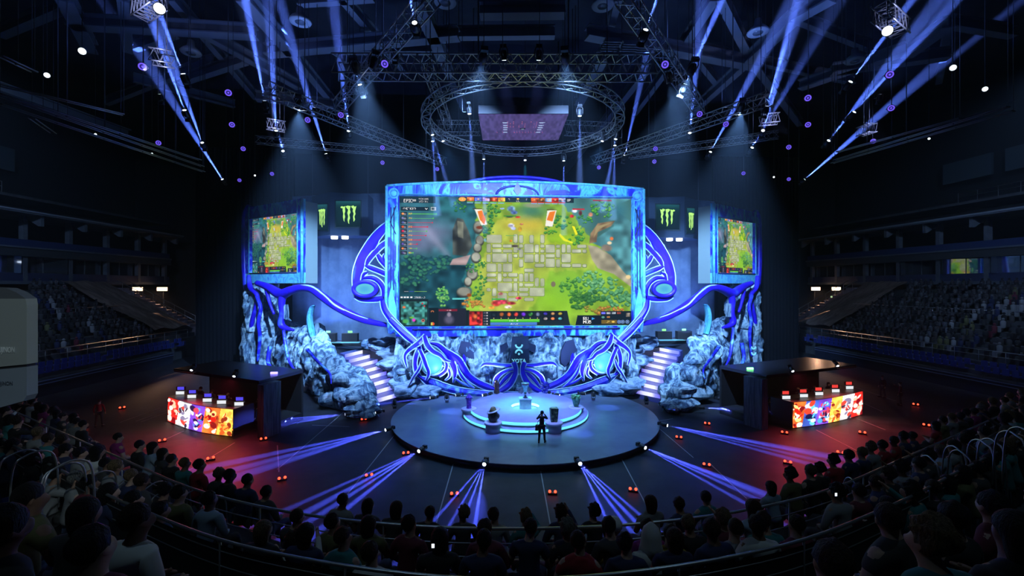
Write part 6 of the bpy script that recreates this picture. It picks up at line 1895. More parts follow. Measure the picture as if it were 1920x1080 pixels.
    slab(0.0, 0.5, [A2 + back * 1.0, B2 + back * 1.0, B2 + bk, A2 + bk], M_BLACK, 'platform')
    b = MB(); q = A2 + Vector((0, -0.06, 3.25)); b.box(q + ex * 1.2, (2.2, 0.05, 0.05), rz=math.atan2(ex.y, ex.x)); b.build('roof_lip', mat('roof_lip_warm', (0.45, 0.36, 0.25), 0.5), t)
    b = MB(); q = B2 + bk * 0.5 + Vector((0, 0, 3.4)); b.box(q - ex * 0.8, (0.42, 0.1, 0.14)); b.build('roof_lamp', mat('roof_lamp_' + ('violet' if s < 0 else 'green'), (0.1, 0.1, 0.1), 0.4, emit=((0.25, 0.2, 1.0) if s < 0 else (0.2, 1.0, 0.3)), estr=4.0), t)
    for k in (0.25, 0.75):  # lamps added on the roof edge to redden the floor
        q = A2.lerp(B2, k) + Vector((0, -0.1, 3.5))
        d = Vector((-s * 0.1, -1, -0.75)).normalized()
        place_head(q, d, f'added red lamp on the front edge of the {side} booth roof, {"outer" if k < 0.5 else "inner"} one', 'added red booth lamps', 0.7)
        spot('added_red_light', q + d * 0.25, q + d * 5, 800, 120, (1.0, 0.06, 0.10), 1.0, 0.1)
    # light spilling from the roof onto the deck in the booth
    for k, p in enumerate(ins):
        q = p + back * 2.2
        SPOTS_FOR_PLAYERS.append((Vector((q.x, q.y, 0.5)), s, k))
    l = bpy.data.lights.new('booth_light', 'POINT'); l.energy = 22; l.color = (1.0, 0.55, 0.35); l.shadow_soft_size = 0.1
    q = ins[2] + back * 1.5; o = bpy.data.objects.new('booth_light', l); COL.objects.link(o); o.location = (q.x, q.y, 3.0)
SPOTS_FOR_PLAYERS = []
for s in (-1, 1): build_booth(s)
# steps/cases between booth and rock
# ---- side stands
M_CONC = noise_mat('stand_concrete', [(0.4, (0.05, 0.055, 0.065)), (0.6, (0.085, 0.09, 0.10))], scale=0.7, rough=0.85)
M_FASC = noise_mat('balcony_fascia', [(0.4, (0.10, 0.12, 0.15)), (0.6, (0.15, 0.17, 0.2))], scale=0.8, rough=0.7)
M_RAIL = mat('rail_steel', (0.5, 0.52, 0.55), 0.3, metal=0.8)
M_NAVY = mat('seat_navy', (0.02, 0.035, 0.16), 0.5)
M_GLASS = mat('suite_glass', (0.35, 0.37, 0.4), 0.03, metal=0.9)
XF, XB = 40.0, 52.0
def tier_z(x): return 2.4 + (abs(x) - XF) * 0.545
def build_stand(s):
    side = 'left' if s < 0 else 'right'
    Y0, Y1 = 12.0, 60.5
    t = empty('seating_tier', (s * 46, 33, 0), 0, f'stepped lower seating tier along the {side} side of the arena', 'seating tier', 'seating tiers')
    # steps
    b = MB(); n = 14
    for i in range(n):
        x0 = XF + i * 12.0 / n; x1 = XF + (i + 1) * 12.0 / n; z = tier_z(x0)
        b.box((s * (x0 + x1) / 2, (Y0 + Y1) / 2, z / 2), (x1 - x0, Y1 - Y0, z))
    b.build('terrace', M_CONC, t, kind=None)
    b = MB(); b.box((s * 38.6, 30, 0.6), (0.3, 46, 1.2)); b.build('arena_boards', mat('boards_dark', (0.03, 0.035, 0.06), 0.15), t)
    for z in (1.0, 1.25):
        b = MB(); b.box((s * 38.4, 30, z), (0.06, 46, 0.05)); b.build('board_trim', mat('trim_pale_blue', (0.2, 0.25, 0.45), 0.3), t)
    b = MB(); b.box((s * 39.3, 30, 0.7), (1.2, 46, 1.4)); b.box((s * 39.6, 30, 1.55), (0.8, 46, 0.4)); b.build('front_steps', M_CONC, t)
    # rails
    for (x, ya, yb, nm) in ((40.1, 14, 58, 'front'), (46.0, 14, 38, 'mid'), (46.0, 39.5, 56, 'mid')):
        r = empty('guard_rail', (s * x, (ya + yb) / 2, tier_z(x)), 0, f'thin steel guard rail along the {"foot" if nm == "front" else "middle"} of the {side} stand' + (', far length' if ya > 30 else ', near length' if nm == 'mid' else ''), 'rail', 'stand guard rails')
        z = tier_z(x) + (1.0 if nm == 'front' else 0.9)
        b = MB(); b.bar((s * x, ya, z), (s * x, yb, z), 0.04, 6); b.build('top_rail', M_RAIL, r)
        b = MB(); b.bar((s * x, ya, z - 0.45), (s * x, yb, z - 0.45), 0.02, 6); b.build('lower_rail', M_RAIL, r)
        for k in range(int((yb - ya) / 2) + 1):
            b = MB(); b.bar((s * x, ya + 2 * k, z - 1.0), (s * x, ya + 2 * k, z), 0.025, 5); b.build('post', M_RAIL, r)
    # balconies
    t = empty('balcony_block', (s * 54, 33, 9), 0, f'two-storey balcony block with glazed boxes above the {side} stand', 'balcony block', 'balcony blocks')
    Yb = 72.0
    def bx(nm, x, z, dx, dz, m, ya=10.0, yb=Yb, par=t):
        b = MB(); b.box((s * x, (ya + yb) / 2, z), (dx, yb - ya, dz)); return b.build(nm, m, par)
    bx('lower_slab', 54.5, 9.3, 5.4, 0.35, M_FASC)
    bx('lower_parapet', 52.0, 9.9, 0.2, 0.9, mat('parapet_navy', (0.05, 0.06, 0.13), 0.5))
    bx('upper_slab', 54.5, 12.55, 5.8, 0.9, mat('slab_dark', (0.05, 0.055, 0.06), 0.8))
    bx('upper_fascia', 51.55, 13.05, 0.12, 0.18, M_FASC)
    bx('upper_parapet', 51.9, 13.5, 0.15, 0.8, mat('parapet_glass', (0.04, 0.06, 0.16), 0.1))
    bx('roof_slab', 53.6, 16.6, 7.6, 0.35, M_FASC)
    bx('roof_edge', 49.75, 16.65, 0.12, 0.14, mat('pale_edge', (0.28, 0.33, 0.38), 0.5))
    bx('back_wall', 56.6, 13.0, 0.3, 8.0, mat('box_wall', (0.03, 0.03, 0.035), 0.8))
    bx('top_terrace', 54.6, 18.4, 5.6, 0.3, M_CONC)
    for k in range(12):
        y = 14 + 5.2 * k
        b = MB(); b.box((s * 52.1, y, 13.0), (0.5, 0.45, 7.4)); b.build('column', M_FASC, t)
        b = MB(); b.prism([(0, 0), (1.6, 0), (1.6, -0.2), (0.3, -1.1), (0, -1.1)] if s > 0 else [(0, 0), (-1.6, 0), (-1.6, -0.2), (-0.3, -1.1), (0, -1.1)], 0.35, Matrix.Translation((s * (52.1 - 1.6) + (0 if s > 0 else 0), y, 16.45)) @ Matrix.Diagonal((-1, 1, 1, 1)) if False else Matrix.Translation((s * 50.3, y, 16.45))); o = b.build('bracket', M_FASC, t); fix_normals(o)
    # glazed fronts of the boxes, one pane per bay
    for k in range(11):
        y0 = 14.4 + 5.2 * k; y1 = y0 + 4.4
        b = MB(); b.box((s * 52.6, (y0 + y1) / 2, 11.2), (0.06, y1 - y0, 1.8)); o = b.build('box_window', M_GLASS, t)
        if k in (5, 6, 7):
            turn = Matrix.Translation(((s * 52.6), (y0 + y1) / 2, 0)) @ Matrix.Rotation(math.radians(24 * s), 4, 'Z') @ Matrix.Translation((-(s * 52.6), -(y0 + y1) / 2, 0))
            L_ = Matrix.Translation(t.location)
            o.data.transform(L_.inverted() @ turn @ L_)
        b = MB()
        for (yy, zz, dy, dz) in ((y0, 11.2, 0.08, 1.9), (y1, 11.2, 0.08, 1.9), ((y0 + y1) / 2, 11.2, 0.06, 1.9), ((y0 + y1) / 2, 10.3, y1 - y0, 0.08), ((y0 + y1) / 2, 12.1, y1 - y0, 0.08)): b.box((s * 52.55, yy, zz), (0.1, dy, dz))
        attach_sub(b, 'window_frame', M_FASC, o, t)
    # top terrace rail and a tall lit pylon
    r = empty('guard_rail', (s * 51.8, 30, 18.55), 0, f'steel guard rail of the {side} top terrace', 'rail', 'stand guard rails')
    for z in (19.6, 19.1): b = MB(); b.bar((s * 51.8, 12, z), (s * 51.8, 48, z), 0.035, 6); b.build('rail_bar', M_RAIL, r)
    for k in range(19):
        b = MB(); b.bar((s * 51.8, 12 + 2 * k, 18.5), (s * 51.8, 12 + 2 * k, 19.6), 0.03, 5); b.build('post', M_RAIL, r)
    b = MB(); b.box((s * 53, 36.5, 20.6), (0.5, 2.9, 4.0)); tag(b.build('projection_panel', mat('panel_teal', (0.10, 0.18, 0.22), 0.6)), f'tall grey-blue panel standing on the {side} top terrace', 'panel', 'terrace panels')
    for k in range(5):
        y = 24 + k * 7.0
        b = MB(); b.box((s * 57.5, y, 23.5), (0.3, 5.6, 2.6)); tag(b.build('wall_panel', mat('wall_panel_teal', (0.06, 0.09, 0.11), 0.7)), f'pale square wall panel high behind the {side} top terrace, {ORD[k]} from the camera end', 'wall panel', 'wall panels')
    # tarpaulin over the end block of seats
    def fn(u, v):
        x = 41.0 + 10.5 * v; y = 53.8 + 6.2 * u
        return (s * x, y, tier_z(x) + 0.85 + 0.12 * math.sin(u * 3 * PI + v * 9) * (1 if v < 0.95 else 0.3))
    b = MB(); rough_sheet(b, fn if s > 0 else (lambda u, v: fn(1 - u, v)), 30, 30, 0.12, 0.8, 2.0, True)
    o = b.build('tarpaulin', noise_mat('tarp_brown', [(0.4, (0.16, 0.11, 0.09)), (0.6, (0.32, 0.24, 0.20))], scale=1.0, stretch=(0.4, 3, 1), rough=0.5))
    tag(o, f'brown tarpaulin draped over the end block of seats in the {side} stand', 'tarpaulin', 'tarpaulins')
    # stairway with rails at the end
    st = empty('aisle_stairs', (s * 45, 61.6, 0), 0, f'railed aisle stairs climbing the far end of the {side} stand under the floodlights', 'stairs', 'aisle stairs')
    b = MB()
    for i in range(22):
        x = 36.5 + i * 0.68; z = 0.9 + i * 0.37
        b.box((s * x, 61.6, z / 2), (0.7, 1.6, z))
    b.build('steps', mat('aisle_steps', (0.35, 0.30, 0.36), 0.6), st)
    for dy in (-0.8, 0.8):
        b = MB(); b.bar((s * 36.5, 61.6 + dy, 1.9), (s * 50.8, 61.6 + dy, 9.7), 0.045, 6); b.build('handrail', M_RAIL, st)
        for i in range(0, 22, 2):
            x = 36.5 + i * 0.68; z = 0.9 + i * 0.37
            b = MB(); b.bar((s * x, 61.6 + dy, z), (s * x, 61.6 + dy, z + 1.0), 0.03, 5); b.build('baluster', M_RAIL, st)
    # sodium floodlights
    for k, px in enumerate((258, 304)):
        p = P(px, 542, D=65.0)
        if s > 0: p = mir(p)
        t = empty('floodlight', (p.x, p.y, p.z - 3), 0, f'blazing warm white floodlight over the {side} aisle stairs, {"outer" if k == 0 else "inner"} one', 'floodlight', 'stand floodlights')
        b = MB(); b.box((p.x, p.y, p.z), (1.35, 0.18, 0.5)); b.build('lamp_face', mat('flood_glow', (1, 0.8, 0.6), 0.5, emit=(1.0, 0.62, 0.38), estr=7.0), t)
        b = MB(); b.box((p.x, p.y + 0.2, p.z), (1.5, 0.25, 0.62)); b.build('housing', M_CASE, t)
        b = MB(); b.bar((p.x, p.y + 0.25, p.z - 8.4), (p.x, p.y + 0.25, p.z), 0.07, 6); b.build('pole', M_CASE, t)
        spot('flood', (p.x, p.y - 0.3, p.z), (s * 46.5, 60.5, 3), 1700, 75, (1.0, 0.55, 0.35), 0.9, 0.3)
    # lit green sign board between the floodlights
    p = P(262, 562, D=64.5)
    if s > 0: p = mir(p)
    t = empty('exit_sign', (p.x, p.y, p.z), 0, f'small pale green lit exit sign below the {side} floodlights', 'sign', 'exit signs')
    b = MB(); b.box((p.x, p.y, p.z), (1.3, 0.1, 0.8)); b.build('board', mat('exit_board', (0.2, 0.4, 0.2), 0.5, emit=(0.45, 0.7, 0.35), estr=0.9), t)
    b = MB(); b.box((p.x, p.y - 0.06, p.z + 0.1), (0.5, 0.02, 0.12)); b.box((p.x + 0.3, p.y - 0.06, p.z - 0.15), (0.3, 0.02, 0.1)); b.build('pictogram', mat('exit_dark', (0.02, 0.1, 0.03)), t)
    b = MB(); b.bar((p.x, p.y + 0.1, p.z - 7.5), (p.x, p.y + 0.1, p.z), 0.05, 5); b.build('pole', M_CASE, t)
for s in (-1, 1): build_stand(s)

def crowd_lights():  # dim lights added to lift the dark crowd
    for k, (x, y, e) in enumerate([(-9.5, 3.0, 380), (7.0, 3.0, 380)]):
        t = empty('fill_light', (x, y, 23), 0, f'dim added fill light hanging above the seats near the camera, {"left" if k == 0 else "right"} one', 'added lamp', 'added fill lights')
        b = MB(); b.lathe([(0.3, -0.3), (0.35, 0.0), (0.1, 0.3)], 16, (x, y, 23)); b.build('shade', M_CASE, t)
        b = MB(); b.bar((x, y, 23.3), (x, y, 30.9), 0.03, 5); b.build('stem', M_CASE, t)
        spot('fill_light', (x, y, 22.6), (x, y + 3.5, 4), e, 125, (0.5, 0.8, 1.0), 1.0, 0.3)
crowd_lights()
def camera_fill_light():  # unseen narrow light added to brighten the broadcast camera
    t = empty('fill_light', (2.0, -5.0, 15), 0, 'small added fill light high on the wall behind the viewer', 'added lamp', 'added fill lights')
    b = MB(); b.lathe([(0.2, -0.2), (0.25, 0.0), (0.1, 0.2)], 16, (2.0, -5.0, 15)); b.bar((2.0, -5.0, 15.1), (2.0, -6.98, 15.3), 0.03, 6); b.build('shade', M_CASE, t)
    q = P(20, 650, D=4.2)
    d = (q - Vector((2.0, -5.0, 15))).normalized()
    spot('fill_light', Vector((2.0, -5.0, 15)) + d * 0.35, q, 1300, 16, (0.75, 0.95, 1.0), 0.9, 0.1)
camera_fill_light()
def stand_lights():
    # fill lights added under the roof, washing the stands a dim blue
    for s in (-1, 1):
        t = empty('fill_light', (s * 34, 26, 24), 0, f'dim blue added fill light hanging over the {"left" if s < 0 else "right"} stand', 'added lamp', 'added fill lights')
        b = MB(); b.lathe([(0.3, -0.3), (0.35, 0.0), (0.1, 0.3)], 16, (s * 34, 26, 24)); b.build('shade', M_CASE, t)
        b = MB(); b.bar((s * 34, 26, 24.3), (s * 34, 26, 30.9), 0.03, 5); b.build('stem', M_CASE, t)
        spot('fill_light', (s * 34, 26, 23.6), (s * 50, 42, 11), 10000, 100, (0.35, 0.55, 1.0), 1.0, 0.3)
stand_lights()
# ================================================================== PEOPLE
SKIN = [mat('skin_%s' % k, c, 0.6) for k, c in (('fair', (0.50, 0.32, 0.25)), ('tan', (0.36, 0.21, 0.15)), ('deep', (0.20, 0.11, 0.08)))]
HAIR = [noise_mat('hair_%s' % k, [(0.4, tuple(v * 0.6 for v in c)), (0.6, tuple(v * 1.5 for v in c))], scale=70, rough=0.6, stretch=(1, 1, 0.25), bump=1.0, spec=0.3) for k, c in (('black', (0.012, 0.010, 0.010)), ('brown', (0.05, 0.028, 0.018)), ('fair', (0.22, 0.15, 0.08)), ('grey', (0.25, 0.25, 0.25)))]
CLOTH = {k: mat('cloth_' + k.replace(' ', '_'), c, 0.85) for k, c in {'black': (0.015, 0.015, 0.018), 'charcoal': (0.05, 0.05, 0.055), 'navy': (0.02, 0.03, 0.09), 'white': (0.62, 0.64, 0.66), 'grey': (0.24, 0.25, 0.27), 'red': (0.35, 0.02, 0.03),
         'teal': (0.03, 0.20, 0.22), 'pale blue': (0.28, 0.38, 0.52), 'olive': (0.12, 0.12, 0.05), 'maroon': (0.14, 0.02, 0.04), 'yellow': (0.5, 0.38, 0.04), 'magenta': (0.32, 0.03, 0.20), 'denim': (0.05, 0.08, 0.16), 'orange': (0.55, 0.16, 0.03)}.items()}

def skin_mesh(name, nodes, edges, root, sub=1, smooth=True):
    """nodes: {key: (x, y, z, rx[, ry])}; grown as one surface"""
    keys = list(nodes)
    me = bpy.data.meshes.new(name + '_tmp')
    me.from_pydata([nodes[k][:3] for k in keys], [(keys.index(a), keys.index(b)) for a, b in edges], [])
    o = bpy.data.objects.new(name + '_tmp', me)
    COL.objects.link(o)
    md = o.modifiers.new('skin', 'SKIN'); md.use_smooth_shade = smooth; md.branch_smoothing = 0.6
    for i, k in enumerate(keys):
        v = me.skin_vertices[0].data[i]
        n = nodes[k]
        v.radius = (n[3], n[4] if len(n) > 4 else n[3])
        v.use_root = (k == root)
    if sub:
        m2 = o.modifiers.new('sub', 'SUBSURF'); m2.levels = sub; m2.render_levels = sub
    bpy.context.view_layer.update()
    dg = bpy.context.evaluated_depsgraph_get()
    out = bpy.data.meshes.new_from_object(o.evaluated_get(dg))
    out.name = name
    bpy.data.objects.remove(o)
    bpy.data.meshes.remove(me)
    out.polygons.foreach_set('use_smooth', [smooth] * len(out.polygons))
    return out

def part_obj(name, me, m, parent):
    if len(me.materials) == 0: me.materials.append(None)
    o = bpy.data.objects.new(name, me); COL.objects.link(o); o.parent = parent
    o.material_slots[0].link = 'OBJECT'
    o.material_slots[0].material = m
    return o

def head_nodes(N, E, hx, hy, hz, lean=(0, 0), turn=0.0):
    """neck base at (hx, hy, hz); facing +y"""
    fx, fy = math.sin(turn), math.cos(turn)
    N['neck'] = (hx, hy, hz - 0.01, 0.062)
    N['jaw'] = (hx + 0.028 * fx + lean[0] * 0.3, hy + 0.028 * fy + lean[1] * 0.3, hz + 0.065, 0.066, 0.072)
    N['face'] = (hx + 0.020 * fx + lean[0] * 0.7, hy + 0.020 * fy + lean[1] * 0.7, hz + 0.130, 0.080, 0.094)
    N['crown'] = (hx + 0.0 * fx + lean[0], hy + lean[1], hz + 0.185, 0.068, 0.082)
    N['nose'] = (hx + 0.116 * fx + lean[0] * 0.7, hy + 0.116 * fy + lean[1] * 0.7, hz + 0.112, 0.013)
    E += [('neck', 'jaw'), ('jaw', 'face'), ('face', 'crown'), ('face', 'nose')]
    for sg in (-1, 1):
        N['ear%d' % sg] = (hx + lean[0] * 0.7 + sg * 0.088 * fy, hy + lean[1] * 0.7 - sg * 0.088 * fx, hz + 0.118, 0.012, 0.026)
        E += [('face', 'ear%d' % sg)]

def seated(v, seed):
    """variant v of a seated person facing +y, seat height 0.45; returns the four meshes"""
    r = random.Random(seed)
    lean = (r.uniform(-0.03, 0.03), r.uniform(0.0, 0.05)); turn = r.uniform(-0.5, 0.5)
    tl = r.uniform(-0.02, 0.10)      # torso lean forward
    sx = r.uniform(-0.03, 0.03)
    N = {'hip': (0, 0, 0.55, 0.14, 0.12), 'waist': (sx * 0.3, tl * 0.2, 0.70, 0.13, 0.10), 'chest': (sx * 0.7, tl * 0.6, 0.90, 0.155, 0.11), 'shoul': (sx, tl * 0.9, 1.03, 0.10, 0.085)}
    E = [('hip', 'waist'), ('waist', 'chest'), ('chest', 'shoul')]
    head_nodes(N, E, sx, tl + 0.01, 1.09, lean, turn)
    E.append(('shoul', 'neck'))
    arm = r.choice(['lap', 'lap', 'lap', 'phone', 'cross'] if v else ['lap'])
    for s, k in ((-1, 'l'), (1, 'r')):
        N['sh' + k] = (sx + s * 0.175, tl * 0.9, 1.005, 0.068)
        if arm == 'phone' and s > 0 or arm == 'raised' and s > 0:
            z = 0.25 if arm == 'phone' else 0.55
            N['el' + k] = (s * 0.27, tl + 0.14, 0.84 + z * 0.4, 0.042); N['wr' + k] = (s * 0.16, tl + 0.34, 1.0 + z * 0.5, 0.030)
        elif arm == 'cross':
            N['el' + k] = (s * 0.27, tl + 0.06, 0.76, 0.044); N['wr' + k] = (s * 0.02, tl + 0.24, 0.82 + 0.02 * s, 0.032)
        else:
            N['el' + k] = (s * 0.28, tl + 0.02, 0.74, 0.044); N['wr' + k] = (s * 0.13, 0.28, 0.66, 0.031)
        w_ = Vector(N['wr' + k][:3]); e_ = Vector(N['el' + k][:3]); d = (w_ - e_).normalized()
        p = w_ + d * 0.055
        N['pa' + k] = (p.x, p.y, p.z, 0.036, 0.018)
        q = p + d * 0.075
        N['ha' + k] = (q.x, q.y, q.z, 0.020, 0.012)
        N['th' + k] = (p.x - s * 0.03, p.y + 0.01, p.z + 0.03, 0.012)
        E += [('shoul', 'sh' + k), ('sh' + k, 'el' + k), ('el' + k, 'wr' + k), ('wr' + k, 'pa' + k), ('pa' + k, 'ha' + k), ('pa' + k, 'th' + k)]
        N['le' + k] = (s * 0.10, 0.08, 0.52, 0.085); N['kn' + k] = (s * 0.13, 0.46, 0.51, 0.062); N['an' + k] = (s * 0.13, 0.48, 0.10, 0.042); N['to' + k] = (s * 0.14, 0.66, 0.04, 0.036)
        E += [('hip', 'le' + k), ('le' + k, 'kn' + k), ('kn' + k, 'an' + k), ('an' + k, 'to' + k)]
    body = skin_mesh('seated_body', N, E, 'hip', 2)
    S = {}
    for k in ('hip', 'waist', 'chest', 'shoul', 'shl', 'shr', 'ell', 'elr', 'wrl', 'wrr'):
        n = N[k]; f = 1.34 if k in ('shoul', 'shl', 'shr') else 1.18
        S[k] = (*n[:3], n[3] * f, (n[4] if len(n) > 4 else n[3]) * f)
    long_ = v % 2 == 0
    SE = [('hip', 'waist'), ('waist', 'chest'), ('chest', 'shoul'), ('shoul', 'shl'), ('shoul', 'shr')]
    for k in 'lr':
        if not long_:
            a = Vector(N['sh' + k][:3]); b_ = Vector(N['el' + k][:3]); m_ = a.lerp(b_, 0.6); S['el' + k] = (*m_, 0.062, 0.062)
            S.pop('wr' + k)
            SE += [('sh' + k, 'el' + k)]
        else:
            SE += [('sh' + k, 'el' + k), ('el' + k, 'wr' + k)]
    S['collar'] = (sx, tl * 0.95 + 0.005, 1.115, 0.082)
    SE.append(('shoul', 'collar'))
    shirt = skin_mesh('shirt', S, SE, 'hip', 2)
    T = {'hip': (0, 0, 0.54, 0.155, 0.13)}; TE = []
    for k in 'lr':
        for q, f in (('le', 1.14), ('kn', 1.16), ('an', 1.3)):
            n = N[q + k]; T[q + k] = (*n[:3], n[3] * f)
        TE += [('hip', 'le' + k), ('le' + k, 'kn' + k), ('kn' + k, 'an' + k)]
    trousers = skin_mesh('trousers', T, TE, 'hip')
    c = Vector(N['face'][:3]) * 0.45 + Vector(N['crown'][:3]) * 0.55
    fwd = Vector((math.sin(turn), math.cos(turn), 0))
    hair = hair_mesh(c - fwd * 0.022, v)
    return body, shirt, trousers, hair, c

def hair_mesh(c, v):
    b = MB()
    kind = v % 4
    def blob(cc, rx, ry, rz, n=14, m=9, seed=0.0, amp=0.08):
        t = MB(); t.sphere((0, 0, 0), 1.0, n, m)
        out = []
        for p in t.v:
            p = Vector(p); k = 1 + amp * mnoise.noise(p * 2.5 + Vector((seed, 0, 0)))
            out.append((cc[0] + p.x * rx * k, cc[1] + p.y * ry * k, cc[2] + p.z * rz * k))
        b.add(out, t.f, True)
    if kind == 0: blob(c + Vector((0, -0.012, 0.012)), 0.098, 0.108, 0.108, seed=1, amp=0.12)
    elif kind == 1: # longer hair down the back
        t = MB(); t.sphere((0, 0, 0), 1.0, 16, 12); out = []
        for p in t.v:
            x, y, z = p
            k = 1.0
            if z < 0: z *= 2.5; y = y * 0.65 - 0.25; k = 1.05
            out.append((c.x + x * 0.105 * k, c.y - 0.01 + y * 0.112, c.z + 0.012 + z * 0.105))
        b.add(out, t.f, True)
    elif kind == 2: blob(c + Vector((0, -0.016, 0.02)), 0.112, 0.118, 0.116, seed=4, amp=0.3)
    else: blob(c + Vector((0, -0.008, 0.016)), 0.092, 0.103, 0.098, seed=2, amp=0.04)
    me = b.mesh('hair')
    return me

VAR = [seated(i, 100 + i) for i in range(9)]
CAPM = None
PEOPLE = []
def person_at(p, rz, v, shirt, hair, skin, trousers='black', label='', group=None, sc=1.0, name='person'):
    t = empty(name, p, rz, label, 'person', group)
    t.scale = (sc, sc, sc)
    body, sh, tr, ha, hc = VAR[v]
    part_obj('body', body, SKIN[skin], t)
    part_obj('shirt', sh, CLOTH[shirt], t)
    part_obj('trousers', tr, CLOTH[trousers], t)
    if hair is not None: part_obj('hair', ha, HAIR[hair], t)
    PEOPLE.append(t)
    return t, hc

def CF(x, d, z): return Vector((CAM.x, CAM.y, 0)) + RGT * x + FWD * d + Vector((0, 0, z))
TH0 = math.asin(6.4 / 13.0)
def bowl(s_, l):
    """point of the row at offset s_ (towards the camera), l metres along it from the middle; and its heading"""
    R = 13.0 + s_
    sg = 1 if l >= 0 else -1; l = abs(l)
    la = R * TH0
    if l <= la:
        th = l / R; x = R * math.sin(th); d = 19.54 - R * math.cos(th)
    else:
        th = TH0; e = l - la
        x = R * math.sin(th) + e * math.cos(th); d = 19.54 - R * math.cos(th) + e * math.sin(th)
    return sg * x, d, sg * th     # heading: rotate by +th for the right half
def row_z(s_):
    if s_ < 2.3: return 4.23 + 0.38 * s_
    return 5.9 + 0.45 * (s_ - 3.36)

ROWS = [-0.85, 0.62, 1.5]
ROWN = ['front row below', 'first row above', 'second row above']
UP = [3.36, 4.25, 5.15]
def seat_proto():
    b = MB()
    t = empty('folding_chair', (0, 0, 0), 0, 'folding plastic seat')
    b.box((0, -0.05, 0.42), (0.44, 0.42, 0.06)); b.build('seat', M_NAVY, t)
    b = MB()
    vs = [(-0.22, -0.24, 0.42), (0.22, -0.24, 0.42), (0.22, -0.20, 0.42), (-0.22, -0.20, 0.42), (-0.21, -0.33, 0.84), (0.21, -0.33, 0.84), (0.21, -0.29, 0.86), (-0.21, -0.29, 0.86)]
    b.add(vs, [(0, 3, 2, 1), (4, 5, 6, 7), (0, 1, 5, 4), (1, 2, 6, 5), (2, 3, 7, 6), (3, 0, 4, 7)]); b.build('backrest', M_NAVY, t)
    b = MB(); b.box((-0.2, -0.1, 0.2), (0.04, 0.3, 0.4)); b.build('leg', M_CASE, t)
    b = MB(); b.box((0.2, -0.1, 0.2), (0.04, 0.3, 0.4)); b.build('leg', M_CASE, t)
    return t
SEAT = seat_proto(); SEATK = list(SEAT.children); SEAT_USED = [False]
def place_seat(p, rz, label):
    if not SEAT_USED[0]: o = SEAT; SEAT_USED[0] = True; tag(o, label, 'seat')
    else: o = dup(SEAT, label=label, kids=SEATK)
    tag(o, label, 'seat', 'chairs, ' + label)
    o.location = p; o.rotation_euler = (0, 0, rz)

def where_word(px):
    if px < 320: return 'far left block'
    if px < 640: return 'left block'
    if px < 860: return 'left of middle'
    if px < 1080: return 'middle'
    if px < 1300: return 'right of middle'
    if px < 1600: return 'right block'
    return 'far right block'
HN = ['black', 'brown', 'fair', 'grey']; VN = ['short', 'long', 'bushy', 'cropped', 'short', 'long', 'bushy', 'cropped', 'short']
def fill_rows():
    r = random.Random(42)
    n_seat = 0
    for ri, s_ in enumerate(ROWS + UP):
        z = row_z(s_)
        upper = s_ > 2.3
        l = -30.0 if not upper else -9.0
        L = -l
        while l < L:
            l += 0.56 if not upper else 0.60
            x, d, th = bowl(s_, l)
            if d < 0.6: continue
            u = x / d * F
            px = 960 + u
            hy = HY + F * (9 - (z + 1.2)) / d
            if px < -60 or px > 1980 or hy > 1130: continue
            # hidden behind the row in front of the camera side? only keep the first rows in the middle
            if s_ < -1.0 and 420 < px < 1480: continue
            if upper and 330 < px < 1500: continue
            if upper and d < 1.5: continue
            
            # aisles
            if abs((abs(l) % 8.0) - 4.2) < 0.55 and not upper: continue
            if d > 24: continue
            rz = -YAW + th
            p = CF(x, d, z)
            if r.random() < 0.10:
                if n_seat < 60: place_seat(p, rz, f'empty navy seat in the {where_word(px)}, {"upper corner rows" if upper else ROWN[ri] + " the curved rail"}'); n_seat += 1
                continue
            v = r.randrange(9)
            sh = r.choice(['black', 'black', 'black', 'charcoal', 'charcoal', 'navy', 'grey', 'navy', 'white', 'teal', 'pale blue', 'olive', 'maroon', 'red', 'grey', 'magenta' if r.random() < 0.3 else 'black'])
            ha = r.choice([0, 0, 0, 1, 1, 2, 3 if r.random() < 0.3 else 0])
            lab = f'spectator in {sh} top, {VN[v]} {HN[ha]} hair, {where_word(px)}, ' + ('corner above upper rail' if upper else ROWN[ri] + ' rail')
            q = p + Vector((r.uniform(-0.04, 0.04), r.uniform(-0.04, 0.04), 0))
            person_at(q, rz + r.uniform(-0.2, 0.2), v, sh, ha, r.choice([0, 0, 1, 0, 2]), r.choice(['black', 'denim', 'charcoal']), lab, lab, r.uniform(0.94, 1.05), 'spectator')
fill_rows()

